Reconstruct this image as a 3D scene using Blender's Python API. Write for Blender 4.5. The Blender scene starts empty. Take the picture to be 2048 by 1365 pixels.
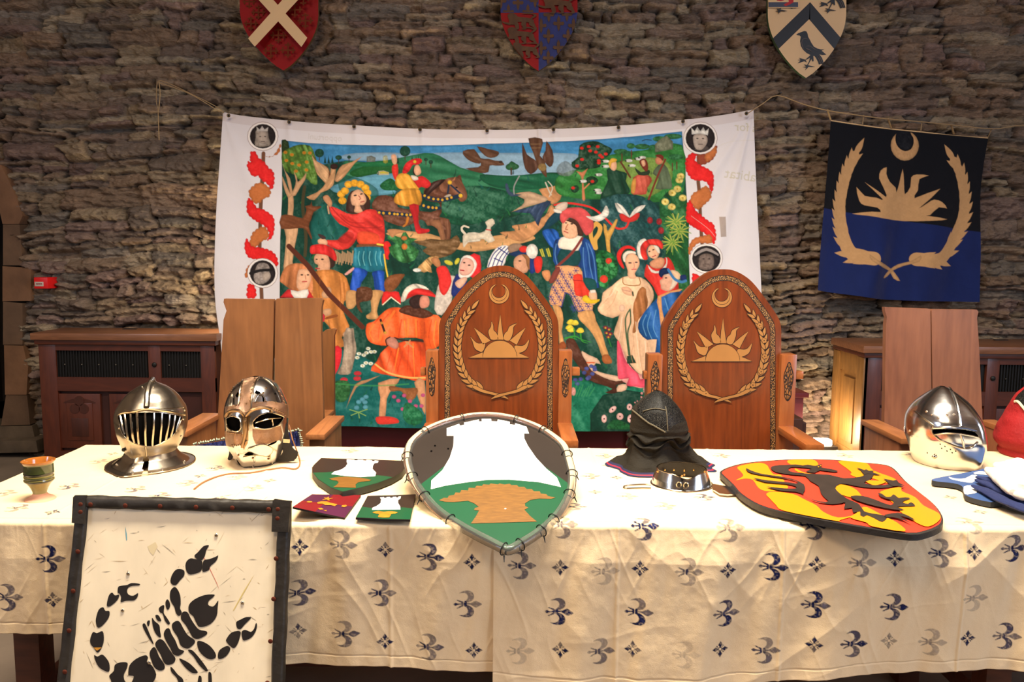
import bpy, bmesh, math, random
import numpy as np
from math import sin, cos, pi, radians, atan, sqrt, exp, hypot
from mathutils import Vector, Matrix
from mathutils.geometry import tessellate_polygon
random.seed(7)
RNG = np.random.RandomState(11)
SC = bpy.context.scene
COL = SC.collection

# ------------------------------------------------------------------ camera
FPX = 1600.0
CAMZ = 1.42
PITCH = atan(172.5 / FPX)
ROLL = radians(0.45)
U0 = Vector((1, 0, 0)); V0 = Vector((0, sin(PITCH), cos(PITCH))); FW = Vector((0, cos(PITCH), -sin(PITCH)))
CX = cos(ROLL) * U0 + sin(ROLL) * V0
CY = -sin(ROLL) * U0 + cos(ROLL) * V0
CPOS = Vector((0, 0, CAMZ))
cam_d = bpy.data.cameras.new('camera'); cam_d.sensor_width = 36; cam_d.lens = 36 * FPX / 2048
cam_d.clip_start = 0.05; cam_d.clip_end = 100
cam = bpy.data.objects.new('camera', cam_d); COL.objects.link(cam)
m = Matrix.Identity(4)
for i in range(3):
    m[i][0] = CX[i]; m[i][1] = CY[i]; m[i][2] = -FW[i]; m[i][3] = CPOS[i]
cam.matrix_world = m
SC.camera = cam

# ------------------------------------------------------------------ world, light, exposure
SC.view_settings.view_transform = 'Standard'; SC.view_settings.look = 'None'
SC.view_settings.exposure = 0.0; SC.view_settings.gamma = 1.0; SC.view_settings.use_curve_mapping = False
wd = bpy.data.worlds.new('world'); SC.world = wd; wd.use_nodes = True
wd.node_tree.nodes['Background'].inputs[0].default_value = (0.70, 0.66, 0.62, 1)
wd.node_tree.nodes['Background'].inputs[1].default_value = 0.30


def area(name, loc, target, sx, sy, power, color, spread=180):
    l = bpy.data.lights.new(name, 'AREA'); l.shape = 'RECTANGLE'; l.size = sx; l.size_y = sy
    l.energy = power; l.color = color; l.spread = radians(spread)
    o = bpy.data.objects.new(name, l); COL.objects.link(o); o.location = loc
    o.rotation_euler = (Vector(target) - Vector(loc)).to_track_quat('-Z', 'Y').to_euler()
    return o


# warm spots on the ceiling over the high table, daylight from the tall window on the right, warm hall lights
area('table_spot', (0.1, 1.75, 4.7), (0.1, 2.5, 0.75), 2.6, 0.5, 205, (1.0, 0.89, 0.72), 105)
area('window_light', (5.1, -0.6, 2.7), (0.0, 3.6, 1.2), 2.6, 3.0, 170, (0.74, 0.84, 1.0))
area('window_light_side', (-5.1, -1.6, 3.0), (-1.0, 5.0, 1.6), 1.2, 2.0, 95, (0.74, 0.82, 1.0))
area('hall_light', (-1.2, -0.6, 4.7), (0, 4.6, 1.5), 2.0, 1.0, 98, (1.0, 0.79, 0.57))


# ------------------------------------------------------------------ pixel rays: where a thing in the photo stands in the hall
def ray(px, py):
    a = (px - 1024) / FPX; b = -(py - 682.5) / FPX
    return FW + a * CX + b * CY


def PY(px, py, Y):
    d = ray(px, py); return CPOS + d * (Y / d.y)


def PZ(px, py, z):
    d = ray(px, py); return CPOS + d * ((z - CAMZ) / d.z)


def hit(px, py, p0, n):
    d = ray(px, py); return CPOS + d * ((Vector(p0) - CPOS).dot(n) / d.dot(n))


def proj(P):
    P = np.asarray(P, dtype=float) - np.array(CPOS)
    z = P @ np.array(FW); x = P @ np.array(CX); y = P @ np.array(CY)
    return np.stack([1024 + FPX * x / z, 682.5 - FPX * y / z], -1)


def PYn(p, Y):
    p = np.asarray(p, float); Y = np.broadcast_to(Y, p.shape[:-1])
    d = np.array(FW) + ((p[..., 0] - 1024) / FPX)[..., None] * np.array(CX) + (-(p[..., 1] - 682.5) / FPX)[..., None] * np.array(CY)
    return np.array(CPOS) + d * (Y / d[..., 1])[..., None]


# ------------------------------------------------------------------ numbers: colour, noise
def lin(c):
    return tuple(((v / 255) / 12.92 if v / 255 <= 0.04045 else ((v / 255 + 0.055) / 1.055) ** 2.4) for v in c)


_T = np.random.RandomState(5).rand(256, 256)


def vn(x, y, seed=0):
    x = np.asarray(x, float) + seed * 17.31; y = np.asarray(y, float) + seed * 9.17
    xi = np.floor(x).astype(int); yi = np.floor(y).astype(int)
    fx = x - xi; fy = y - yi; fx = fx * fx * (3 - 2 * fx); fy = fy * fy * (3 - 2 * fy)
    a = _T[yi & 255, xi & 255]; b = _T[yi & 255, (xi + 1) & 255]; c = _T[(yi + 1) & 255, xi & 255]; d = _T[(yi + 1) & 255, (xi + 1) & 255]
    return (a * (1 - fx) + b * fx) * (1 - fy) + (c * (1 - fx) + d * fx) * fy


def fbm(x, y, o=4, seed=0):
    s = 0; a = 0.5; t = 0
    for i in range(o):
        s = s + a * vn(x * 2 ** i, y * 2 ** i, seed + i * 3); t += a; a *= 0.5
    return s / t


# ------------------------------------------------------------------ materials (all procedural)
MATS = {}


def mat(name, color=(200, 200, 200), rough=0.6, metal=0.0, bump=None, spec=0.5, coat=0, vary=None, attr=None, sheen=0,
        trans=0, emit=None, ior=1.45):
    if name in MATS: return MATS[name]
    m = bpy.data.materials.new(name); m.use_nodes = True; nt = m.node_tree; N = nt.nodes; L = nt.links
    b = N['Principled BSDF']; MATS[name] = m
    c = lin(color) + (1,)
    b.inputs['Base Color'].default_value = c; b.inputs['Roughness'].default_value = rough; b.inputs['Metallic'].default_value = metal
    b.inputs['Specular IOR Level'].default_value = spec; b.inputs['Coat Weight'].default_value = coat; b.inputs['Coat Roughness'].default_value = 0.12
    b.inputs['Transmission Weight'].default_value = trans; b.inputs['IOR'].default_value = ior
    if sheen: b.inputs['Sheen Weight'].default_value = sheen
    if emit:
        b.inputs['Emission Color'].default_value = c; b.inputs['Emission Strength'].default_value = emit
    tc = N.new('ShaderNodeTexCoord')
    src = None
    if attr:
        a = N.new('ShaderNodeAttribute'); a.attribute_name = attr; src = a.outputs['Color']; L.new(src, b.inputs['Base Color'])
    if vary:
        sc, amt = vary[0], vary[1]
        mp = N.new('ShaderNodeMapping'); L.new(tc.outputs['Object'], mp.inputs[0])
        if len(vary) > 2: mp.inputs['Scale'].default_value = vary[2]
        n = N.new('ShaderNodeTexNoise'); n.inputs['Scale'].default_value = sc; n.inputs['Detail'].default_value = 5
        L.new(mp.outputs[0], n.inputs['Vector'])
        mr = N.new('ShaderNodeMapRange'); mr.inputs[1].default_value = 0.3; mr.inputs[2].default_value = 0.7
        mr.inputs[3].default_value = 1 - amt; mr.inputs[4].default_value = 1 + amt * 0.6
        L.new(n.outputs['Fac'], mr.inputs[0])
        mx = N.new('ShaderNodeMix'); mx.data_type = 'RGBA'; mx.blend_type = 'MULTIPLY'; mx.inputs[0].default_value = 1
        mx.inputs[6].default_value = c
        if src: L.new(src, mx.inputs[6])
        L.new(mr.outputs[0], mx.inputs[7]); L.new(mx.outputs[2], b.inputs['Base Color'])
    if bump:
        sc, st = bump[0], bump[1]
        mp = N.new('ShaderNodeMapping'); L.new(tc.outputs['Object'], mp.inputs[0])
        if len(bump) > 2: mp.inputs['Scale'].default_value = bump[2]
        n = N.new('ShaderNodeTexNoise'); n.inputs['Scale'].default_value = sc; n.inputs['Detail'].default_value = 6
        L.new(mp.outputs[0], n.inputs['Vector'])
        bp = N.new('ShaderNodeBump'); bp.inputs['Strength'].default_value = st; bp.inputs['Distance'].default_value = 0.01
        L.new(n.outputs['Fac'], bp.inputs['Height']); L.new(bp.outputs[0], b.inputs['Normal'])
    return m


def wood(name, c1, c2, axis='Z', ring=9, rough=0.45, coat=0.0, knots=0.0, dark=None):
    if name in MATS: return MATS[name]
    m = bpy.data.materials.new(name); m.use_nodes = True; nt = m.node_tree; N = nt.nodes; L = nt.links
    b = N['Principled BSDF']; MATS[name] = m
    b.inputs['Roughness'].default_value = rough; b.inputs['Coat Weight'].default_value = coat; b.inputs['Coat Roughness'].default_value = 0.15
    tc = N.new('ShaderNodeTexCoord'); mp = N.new('ShaderNodeMapping'); L.new(tc.outputs['Object'], mp.inputs[0])
    k = {'Z': (1, 1, 0.13), 'X': (0.13, 1, 1), 'Y': (1, 0.13, 1)}[axis]
    mp.inputs['Scale'].default_value = k
    n1 = N.new('ShaderNodeTexNoise'); n1.inputs['Scale'].default_value = ring; n1.inputs['Detail'].default_value = 3; n1.inputs['Distortion'].default_value = 0.9
    L.new(mp.outputs[0], n1.inputs['Vector'])
    mu = N.new('ShaderNodeMath'); mu.operation = 'MULTIPLY'; mu.inputs[1].default_value = 20; L.new(n1.outputs['Fac'], mu.inputs[0])
    fr_ = N.new('ShaderNodeMath'); fr_.operation = 'PINGPONG'; fr_.inputs[1].default_value = 1; L.new(mu.outputs[0], fr_.inputs[0])
    n2 = N.new('ShaderNodeTexNoise'); n2.inputs['Scale'].default_value = ring * 16; n2.inputs['Detail'].default_value = 3
    L.new(mp.outputs[0], n2.inputs['Vector'])
    n3 = N.new('ShaderNodeTexNoise'); n3.inputs['Scale'].default_value = 3.1; n3.inputs['Detail'].default_value = 4
    L.new(tc.outputs['Object'], n3.inputs['Vector'])
    a1 = N.new('ShaderNodeMath'); a1.operation = 'MULTIPLY_ADD'; a1.inputs[1].default_value = 0.26; L.new(fr_.outputs[0], a1.inputs[0])
    a2 = N.new('ShaderNodeMath'); a2.operation = 'MULTIPLY_ADD'; a2.inputs[1].default_value = 0.62; L.new(n2.outputs['Fac'], a2.inputs[0])
    a3 = N.new('ShaderNodeMath'); a3.operation = 'MULTIPLY_ADD'; a3.inputs[1].default_value = 0.8; a3.inputs[2].default_value = -0.35; L.new(n3.outputs['Fac'], a3.inputs[0])
    L.new(a3.outputs[0], a2.inputs[2]); L.new(a2.outputs[0], a1.inputs[2])
    cr = N.new('ShaderNodeValToRGB'); cr.color_ramp.elements[0].position = 0.05; cr.color_ramp.elements[1].position = 0.85
    cr.color_ramp.elements[0].color = lin(c1) + (1,); cr.color_ramp.elements[1].color = lin(c2) + (1,)
    L.new(a1.outputs[0], cr.inputs[0])
    out = cr.outputs[0]
    if knots:
        v = N.new('ShaderNodeTexVoronoi'); v.inputs['Scale'].default_value = 2.6
        mp2 = N.new('ShaderNodeMapping'); mp2.inputs['Scale'].default_value = tuple(0.5 if q < 1 else 1.6 for q in k); L.new(tc.outputs['Object'], mp2.inputs[0]); L.new(mp2.outputs[0], v.inputs['Vector'])
        mr = N.new('ShaderNodeMapRange'); mr.inputs[1].default_value = 0.02; mr.inputs[2].default_value = 0.13; mr.inputs[3].default_value = knots; mr.inputs[4].default_value = 0
        L.new(v.outputs['Distance'], mr.inputs[0])
        mx = N.new('ShaderNodeMix'); mx.data_type = 'RGBA'; L.new(mr.outputs[0], mx.inputs[0]); L.new(out, mx.inputs[6]); mx.inputs[7].default_value = lin(dark or c1) + (1,)
        out = mx.outputs[2]
    L.new(out, b.inputs['Base Color'])
    bp = N.new('ShaderNodeBump'); bp.inputs['Strength'].default_value = 0.12; bp.inputs['Distance'].default_value = 0.004
    L.new(n2.outputs['Fac'], bp.inputs['Height']); L.new(bp.outputs[0], b.inputs['Normal'])
    return m


def twotone(name, c1, c2, scale, lo=0.02, hi=0.06, rough=0.6, stretch=(1, 1, 1), feature='DISTANCE_TO_EDGE', metal=0):
    """voronoi cell pattern of two colours: knotwork, embossing"""
    if name in MATS: return MATS[name]
    m = bpy.data.materials.new(name); m.use_nodes = True; nt = m.node_tree; N = nt.nodes; L = nt.links
    b = N['Principled BSDF']; MATS[name] = m; b.inputs['Roughness'].default_value = rough; b.inputs['Metallic'].default_value = metal
    tc = N.new('ShaderNodeTexCoord'); mp = N.new('ShaderNodeMapping'); mp.inputs['Scale'].default_value = stretch; L.new(tc.outputs['Object'], mp.inputs[0])
    v = N.new('ShaderNodeTexVoronoi'); v.feature = feature; v.inputs['Scale'].default_value = scale; L.new(mp.outputs[0], v.inputs['Vector'])
    mr = N.new('ShaderNodeMapRange'); mr.inputs[1].default_value = lo; mr.inputs[2].default_value = hi; L.new(v.outputs['Distance'], mr.inputs[0])
    mx = N.new('ShaderNodeMix'); mx.data_type = 'RGBA'; L.new(mr.outputs[0], mx.inputs[0]); mx.inputs[6].default_value = lin(c1) + (1,); mx.inputs[7].default_value = lin(c2) + (1,)
    L.new(mx.outputs[2], b.inputs['Base Color'])
    bp = N.new('ShaderNodeBump'); bp.inputs['Strength'].default_value = 0.5; bp.inputs['Distance'].default_value = 0.003
    L.new(mr.outputs[0], bp.inputs['Height']); L.new(bp.outputs[0], b.inputs['Normal'])
    return m


# ------------------------------------------------------------------ mesh builder: collects shapes, links them as ONE mesh
def rotz(a): return Matrix.Rotation(a, 4, 'Z')


class MB:
    def __init__(s): s.v = []; s.f = []; s.m = []; s.mats = []; s.T = None

    def mi(s, m):
        if m not in s.mats: s.mats.append(m)
        return s.mats.index(m)

    def add(s, vs, fs, m):
        k = len(s.v); i = s.mi(m)
        for p in vs:
            p = Vector(p); s.v.append(s.T @ p if s.T else p)
        for f in fs: s.f.append([k + j for j in f]); s.m.append(i)

    def box(s, a, b, m, bev=0.0):
        x0, x1 = sorted((a[0], b[0])); y0, y1 = sorted((a[1], b[1])); z0, z1 = sorted((a[2], b[2]))
        e = min(bev, (x1 - x0) * .45, (y1 - y0) * .45, (z1 - z0) * .45)
        if e <= 0:
            s.add([(x, y, z) for x in (x0, x1) for y in (y0, y1) for z in (z0, z1)],
                  [(0, 1, 3, 2), (4, 6, 7, 5), (0, 4, 5, 1), (2, 3, 7, 6), (0, 2, 6, 4), (1, 5, 7, 3)], m)
        else:
            bm = bmesh.new(); bmesh.ops.create_cube(bm, size=1)
            for v in bm.verts: v.co = Vector(((x0 + x1) / 2 + v.co.x * (x1 - x0), (y0 + y1) / 2 + v.co.y * (y1 - y0), (z0 + z1) / 2 + v.co.z * (z1 - z0)))
            bmesh.ops.bevel(bm, geom=bm.edges[:], offset=e, segments=2, affect='EDGES', profile=0.6)
            bm.verts.index_update(); s.add([v.co.copy() for v in bm.verts], [[v.index for v in f.verts] for f in bm.faces], m); bm.free()

    def prism(s, pts, off, m, m2=None, bev=0):
        """pts: closed outline of 3D points; off: extrusion vector (away from the viewer)"""
        n = len(pts); P = [Vector(p) for p in pts]; o = Vector(off)
        tri = tessellate_polygon([P])
        s.add(P, [list(t) for t in tri], m)
        s.add([p + o for p in P], [list(t)[::-1] for t in tri], m2 or m)
        s.add(P + [p + o for p in P], [(i, (i + 1) % n, n + (i + 1) % n, n + i) for i in range(n)], m2 or m)

    def flat(s, pts, m, off=None):
        P = [Vector(p) + (Vector(off) if off else Vector()) for p in pts]
        if len(P) < 3: return
        s.add(P, [list(t) for t in tessellate_polygon([P])], m)

    def tube(s, path, r, m, n=8, closed=False, flatk=None):
        P = [Vector(p) for p in path]; k = len(P)
        if not hasattr(r, '__len__'): r = [r] * k
        vs = []; up = Vector((0, 0, 1)); last = None
        for i, p in enumerate(P):
            a = P[(i - 1) % k] if (closed or i > 0) else p; b = P[(i + 1) % k] if (closed or i < k - 1) else p
            t = (b - a).normalized() if (b - a).length > 1e-9 else Vector((0, 0, 1))
            if last is None: u = t.orthogonal().normalized() if abs(t.z) > .95 else t.cross(up).normalized()
            else:
                u = last - t * last.dot(t); u = u.normalized() if u.length > 1e-6 else t.orthogonal().normalized()
            last = u; w = t.cross(u)
            for j in range(n):
                an = 2 * pi * j / n; vs.append(p + (u * cos(an) + w * sin(an) * (flatk or 1)) * r[i])
        fs = []
        for i in range(k if closed else k - 1):
            i2 = (i + 1) % k
            for j in range(n): fs.append((i * n + j, i * n + (j + 1) % n, i2 * n + (j + 1) % n, i2 * n + j))
        if not closed: fs.append(list(range(n))[::-1]); fs.append([(k - 1) * n + j for j in range(n)])
        s.add(vs, fs, m)

    def lathe(s, prof, c, m, n=40, axis=None):
        c = Vector(c); vs = []; fs = []
        for r, z in prof:
            for j in range(n):
                a = 2 * pi * j / n; vs.append(c + Vector((r * cos(a), r * sin(a), z)))
        for i in range(len(prof) - 1):
            for j in range(n): fs.append((i * n + j, i * n + (j + 1) % n, (i + 1) * n + (j + 1) % n, (i + 1) * n + j))
        s.add(vs, fs, m)

    def ball(s, c, r, m, n=8, k=(1, 1, 1)):
        c = Vector(c); prof = [(sin(pi * i / n), cos(pi * i / n)) for i in range(n + 1)]
        vs = []; fs = []; q = n * 2
        for a, b in prof:
            for j in range(q):
                t = 2 * pi * j / q; vs.append(c + Vector((r * a * cos(t) * k[0], r * a * sin(t) * k[1], r * b * k[2])))
        for i in range(n):
            for j in range(q): fs.append((i * q + j, i * q + (j + 1) % q, (i + 1) * q + (j + 1) % q, (i + 1) * q + j))
        s.add(vs, fs, m)

    def build(s, name, parent=None, smooth=True, origin=None, weld=False, angle=35):
        me = bpy.data.meshes.new(name)
        og = Vector(origin) if origin else (Vector() if parent else (sum(s.v, Vector()) / max(1, len(s.v))))
        if parent is not None: og = Vector(parent.get('_o', (0, 0, 0)))
        me.from_pydata([v - og for v in s.v], [], s.f)
        for m in s.mats: me.materials.append(m)
        me.polygons.foreach_set('material_index', s.m)
        bm = bmesh.new(); bm.from_mesh(me)
        if weld: bmesh.ops.remove_doubles(bm, verts=bm.verts, dist=1e-6)
        bmesh.ops.recalc_face_normals(bm, faces=bm.faces) if weld else None
        bm.to_mesh(me); bm.free()
        if smooth:
            me.polygons.foreach_set('use_smooth', [True] * len(me.polygons))
            try: me.set_sharp_from_angle(angle=radians(angle))
            except Exception: pass
        me.update()
        return link(name, me, parent, og)


def link(name, me, parent=None, og=(0, 0, 0)):
    o = bpy.data.objects.new(name, me); COL.objects.link(o)
    if parent is not None:
        o.parent = parent
        if '_o' in parent: o['_o'] = parent['_o']
    else: o.location = og
    return o


def thing(name, loc, label, cat, group=None):
    o = bpy.data.objects.new(name, None); COL.objects.link(o); o.location = loc; o.empty_display_size = 0.05
    o['_o'] = tuple(loc); return tag(o, label, cat, group)


def tag(o, label, cat, group=None, kind=None):
    if label: o['label'] = label
    if cat: o['category'] = cat
    if group: o['group'] = group
    if kind: o['kind'] = kind
    return o


def dots(name, parent, P, r, m, k=(1, 1, 1), n=5):
    """one small round head per point, copies of one mesh"""
    first = None; out = []
    for p in P:
        if first is None:
            b = MB(); b.ball((0, 0, 0), r, m, n, k); og = parent.get('_o', (0, 0, 0)); b.v = [v + Vector(og) for v in b.v]; o = first = b.build(name, parent)
        else:
            o = first.copy(); COL.objects.link(o)
        o.location = Vector(p) - Vector(parent.get('_o', (0, 0, 0))); out.append(o)
    return out


def struct(o): o['kind'] = 'structure'; return o


def grid(name, P, m, parent=None, C=None, origin=None, keep=None, face_mat=None, smooth=True, wrap=False, og=None):
    """P (ny,nx,3) array of points -> one mesh, optional colours per point, optional face mask and face material index"""
    ny, nx = P.shape[:2]; V = P.reshape(-1, 3)
    if og is None: og = Vector(parent.get('_o', (0, 0, 0))) if parent is not None else Vector(V.mean(0))
    a = np.arange(ny * nx).reshape(ny, nx)
    if wrap: a = np.concatenate([a, a[:, :1]], 1)
    F = np.stack([a[:-1, :-1], a[:-1, 1:], a[1:, 1:], a[1:, :-1]], -1).reshape(-1, 4)
    if keep is not None:
        k = keep.reshape(-1); F = F[k]
        if face_mat is not None: face_mat = face_mat.reshape(-1)[k]
        used = np.unique(F); mp = np.full(len(V), -1); mp[used] = np.arange(len(used)); V = V[used]; F = mp[F]
        if C is not None: C = C.reshape(-1, 3)[used]
    me = bpy.data.meshes.new(name); me.vertices.add(len(V)); me.vertices.foreach_set('co', (V - np.array(og)).astype('f').ravel())
    me.loops.add(F.size); me.loops.foreach_set('vertex_index', F.astype('i').ravel())
    me.polygons.add(len(F)); me.polygons.foreach_set('loop_start', np.arange(0, F.size, 4, dtype='i'))
    me.polygons.foreach_set('use_smooth', np.full(len(F), smooth))
    for q in (m if isinstance(m, (list, tuple)) else [m]): me.materials.append(q)
    if face_mat is not None: me.polygons.foreach_set('material_index', face_mat.astype('i').ravel())
    me.update(calc_edges=True); me.validate()
    if C is not None:
        at = me.color_attributes.new('Col', 'FLOAT_COLOR', 'POINT')
        c4 = np.ones((len(V), 4), 'f'); c4[:, :3] = C.reshape(-1, 3); at.data.foreach_set('color', c4.ravel())
    return link(name, me, parent, og)


# ------------------------------------------------------------------ drawing: outlines written in enlarged-crop coordinates
FR = [0, 0, 1]


def fr(ox, oy, s): FR[:] = [ox, oy, s]


def pts(t):
    a = [float(q) for q in t.replace(',', ' ').split()] if isinstance(t, str) else list(t)
    if a and hasattr(a[0], '__len__'): return [(FR[0] + p[0] / FR[2], FR[1] + p[1] / FR[2]) for p in a]
    return [(FR[0] + a[i] / FR[2], FR[1] + a[i + 1] / FR[2]) for i in range(0, len(a) - 1, 2)]


def smooth(P, n=4, closed=True):
    k = len(P)
    if k < 3: return list(P)
    out = []
    for i in range(k if closed else k - 1):
        g = lambda j: P[j % k] if closed else P[max(0, min(k - 1, j))]
        p0, p1, p2, p3 = g(i - 1), g(i), g(i + 1), g(i + 2)
        for q in range(n):
            t = q / n
            out.append(tuple(0.5 * (2 * b + (c - a) * t + (2 * a - 5 * b + 4 * c - d) * t * t + (3 * b - a - 3 * c + d) * t ** 3) for a, b, c, d in zip(p0, p1, p2, p3)))
    if not closed: out.append(tuple(P[-1]))
    return out


SH = []
EDGE = 5.0


def g(color, t, sm=3, fold=None, a=1.0, br=0.10):
    P = pts(t); P = smooth(P, sm) if sm > 1 else P
    SH.append(('p', lin(color), np.array(P), fold, a, br))


def l(color, w, t, sm=4, a=1.0, w2=None):
    P = pts(t); P = smooth(P, sm, False) if sm > 1 and len(P) > 2 else P
    SH.append(('l', lin(color), np.array(P), (w / FR[2], (w2 if w2 is not None else w) / FR[2]), a, 0))


def e(color, cx, cy, rx, ry=None, rot=0, fold=None, a=1.0, br=0.1):
    ry = ry or rx; r = radians(rot); n = 20
    P = [(cx + rx * cos(t) * cos(r) - ry * sin(t) * sin(r), cy + rx * cos(t) * sin(r) + ry * sin(t) * cos(r)) for t in [2 * pi * i / n for i in range(n)]]
    SH.append(('p', lin(color), np.array(pts(P)), fold, a, br))


def paint(P, base, shapes, aa=1.3):
    """P (N,2) positions, base (N,3) colours, painted over by the shapes in order"""
    C = base.copy(); X = P[:, 0]; Y = P[:, 1]
    cell = 32; gx = (X // cell).astype(int); gy = (Y // cell).astype(int)
    order = np.lexsort((gx, gy)); key = gy[order] * 100000 + gx[order]
    uk, st = np.unique(key, return_index=True); en = np.append(st[1:], len(key)); D = {k: order[a:b] for k, a, b in zip(uk, st, en)}
    for kind, col, Q, ex, al, br in shapes:
        pad = aa + (max(ex) / 2 if kind == 'l' else 0)
        x0, y0 = Q.min(0) - pad; x1, y1 = Q.max(0) + pad
        ids = [D[j * 100000 + i] for j in range(int(y0 // cell), int(y1 // cell) + 1) for i in range(int(x0 // cell), int(x1 // cell) + 1) if j * 100000 + i in D]
        if not ids: continue
        ids = np.concatenate(ids); x = X[ids]; y = Y[ids]
        k = (x >= x0) & (x <= x1) & (y >= y0) & (y <= y1); ids = ids[k]; x = x[k]; y = y[k]
        if len(ids) == 0: continue
        best = np.full(len(x), 1e9); ins = np.zeros(len(x), bool); n = len(Q)
        bw = np.zeros(len(x))
        for i in range(n if kind == 'p' else n - 1):
            ax, ay = Q[i]; bx, by = Q[(i + 1) % n]; dx, dy = bx - ax, by - ay; LL = dx * dx + dy * dy + 1e-12
            t = np.clip(((x - ax) * dx + (y - ay) * dy) / LL, 0, 1)
            d = np.hypot(x - ax - t * dx, y - ay - t * dy)
            if kind == 'l':
                w = ex[0] + (ex[1] - ex[0]) * (i + t) / max(1, n - 1); d = d - w / 2
            best = np.minimum(best, d)
            if kind == 'p' and ay != by:
                c = ((ay > y) != (by > y)) & (x < (bx - ax) * (y - ay) / (by - ay) + ax); ins ^= c
        sd = np.where(ins, best, -best) if kind == 'p' else -best
        cov = np.clip(sd / aa + 0.5, 0, 1) * al
        c = np.array(col)[None, :] * np.ones((len(x), 1))
        if kind == 'p':
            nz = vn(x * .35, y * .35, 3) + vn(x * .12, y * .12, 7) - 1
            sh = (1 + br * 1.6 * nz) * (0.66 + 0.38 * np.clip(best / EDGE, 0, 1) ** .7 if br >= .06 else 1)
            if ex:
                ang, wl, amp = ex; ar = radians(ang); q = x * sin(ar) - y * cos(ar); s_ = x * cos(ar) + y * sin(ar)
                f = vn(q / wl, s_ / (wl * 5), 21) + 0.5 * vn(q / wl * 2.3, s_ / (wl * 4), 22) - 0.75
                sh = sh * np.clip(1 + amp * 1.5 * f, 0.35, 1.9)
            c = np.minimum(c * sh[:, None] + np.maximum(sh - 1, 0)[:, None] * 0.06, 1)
        C[ids] = C[ids] * (1 - cov[:, None]) + c * cov[:, None]
    return C
# ================================================================== the hall: rubble wall, floor, doorway
WY = 5.6


def rubble(x, v):
    """coursed rubble stone: relief height and colour at wall coordinates"""
    r = np.random.RandomState(3); n = len(x)
    vw = v + 0.12 * (vn(x * .55, v * .4, 1) - .5) + 0.075 * (vn(x * 1.9, v * 1.6, 2) - .5) + 0.034 * (vn(x * 6, v * 9, 4) - .5) + 0.013 * (vn(x * 19, v * 30, 9) - .5)
    xw = x + 0.10 * (vn(x * 2.2, v * 4.5, 5) - .5) + 0.05 * (vn(x * 8, v * 15, 6) - .5) + .014 * (vn(x * 24, v * 34, 10) - .5)
    hs = []; z = -0.3
    while z < 4.4: hs.append(z); z += r.choice([.035, .05, .065, .085, .11, .15], p=[.16, .24, .22, .18, .13, .07])
    hs = np.array(hs); row = np.clip(np.searchsorted(hs, vw) - 1, 0, len(hs) - 2)
    H = np.zeros(n); D = np.zeros(n); ID = np.zeros(n, int); base = 0; LX = np.zeros(n); LV = np.zeros(n)
    for k in range(len(hs) - 1):
        ii = np.nonzero(row == k)[0]; ch = hs[k + 1] - hs[k]
        bs = [-6.0]
        while bs[-1] < 6: bs.append(bs[-1] + r.uniform(1.0, 4.8) * (0.035 + ch * 0.62) * (1 if ch > .06 else 1.5))
        bs = np.array(bs); c = np.clip(np.searchsorted(bs, xw[ii]) - 1, 0, len(bs) - 2)
        sp = r.choice([1, 2, 3], size=len(bs), p=[.66, .26, .08]) if ch > .08 else np.ones(len(bs), int)
        tv = (vw[ii] - hs[k]) / ch; s_ = sp[c]
        sub = np.minimum(np.floor(tv * s_), s_ - 1); sh = ch / s_; lv = tv * s_ - sub
        dx = np.minimum(xw[ii] - bs[c], bs[c + 1] - xw[ii]); dv = np.minimum(lv, 1 - lv) * sh
        D[ii] = -0.012 * np.log(np.exp(-np.maximum(dx, 0) / 0.012) + np.exp(-np.maximum(dv, 0) / 0.012) + 1e-9)
        ID[ii] = base + c * 3 + sub.astype(int); base += len(bs) * 3
        LX[ii] = (xw[ii] - (bs[c] + bs[c + 1]) / 2); LV[ii] = (lv - .5) * sh
    rr = r.rand(base + 10, 8)
    q = rr[ID]
    D2 = np.maximum(D + 0.008 + 0.024 * (fbm(x * 20, v * 30, 4, 8) - .6), 0)
    prof = 1 - np.exp(-D2 / (0.005 + 0.010 * q[:, 1]))
    h = prof * np.where(q[:, 7] < .03, .005, 0.034 + 0.085 * q[:, 0] ** 1.3) + prof * (LX * (q[:, 2] - .5) * .30 + LV * (q[:, 3] - .5) * 1.1)
    strata = fbm(x * 7, v * 70 + x * 5 * (q[:, 4] - .5), 4, 12)
    rough_ = fbm(x * 26, v * 38, 4, 15)
    h = h + prof * (0.056 * (strata - .5) + 0.062 * (rough_ - .5)) + 0.05 * (fbm(x * .9, v * .9, 2, 31) - .5)
    pal = np.array([lin(c) for c in [(132, 113, 94), (120, 103, 90), (138, 121, 98), (112, 98, 86), (124, 104, 94), (150, 135, 112), (116, 107, 96), (128, 107, 88)]])
    C = pal[(q[:, 5] * 7.99).astype(int)]
    C = C * (0.55 + 0.85 * fbm(x * 14, v * 34, 4, 41))[:, None] * (0.86 + .28 * q[:, 6])[:, None]
    pink = np.clip(fbm(x * 1.3, v * 1.3, 3, 51) * 3 - 1.3, 0, 1)[:, None]
    C = C * (1 - pink * .4) + C * np.array([1.10, .95, .96]) * pink * .4
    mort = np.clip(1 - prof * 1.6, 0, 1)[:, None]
    mc = np.array(lin((54, 46, 40))) * (0.55 + .6 * fbm(x * 9, v * 9, 3, 61))[:, None]  # mortar darkened here so the gaps read as shaded crevices
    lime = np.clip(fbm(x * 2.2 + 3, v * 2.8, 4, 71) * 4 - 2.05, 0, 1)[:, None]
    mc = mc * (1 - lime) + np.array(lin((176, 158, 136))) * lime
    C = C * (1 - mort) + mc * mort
    return h, C


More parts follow.
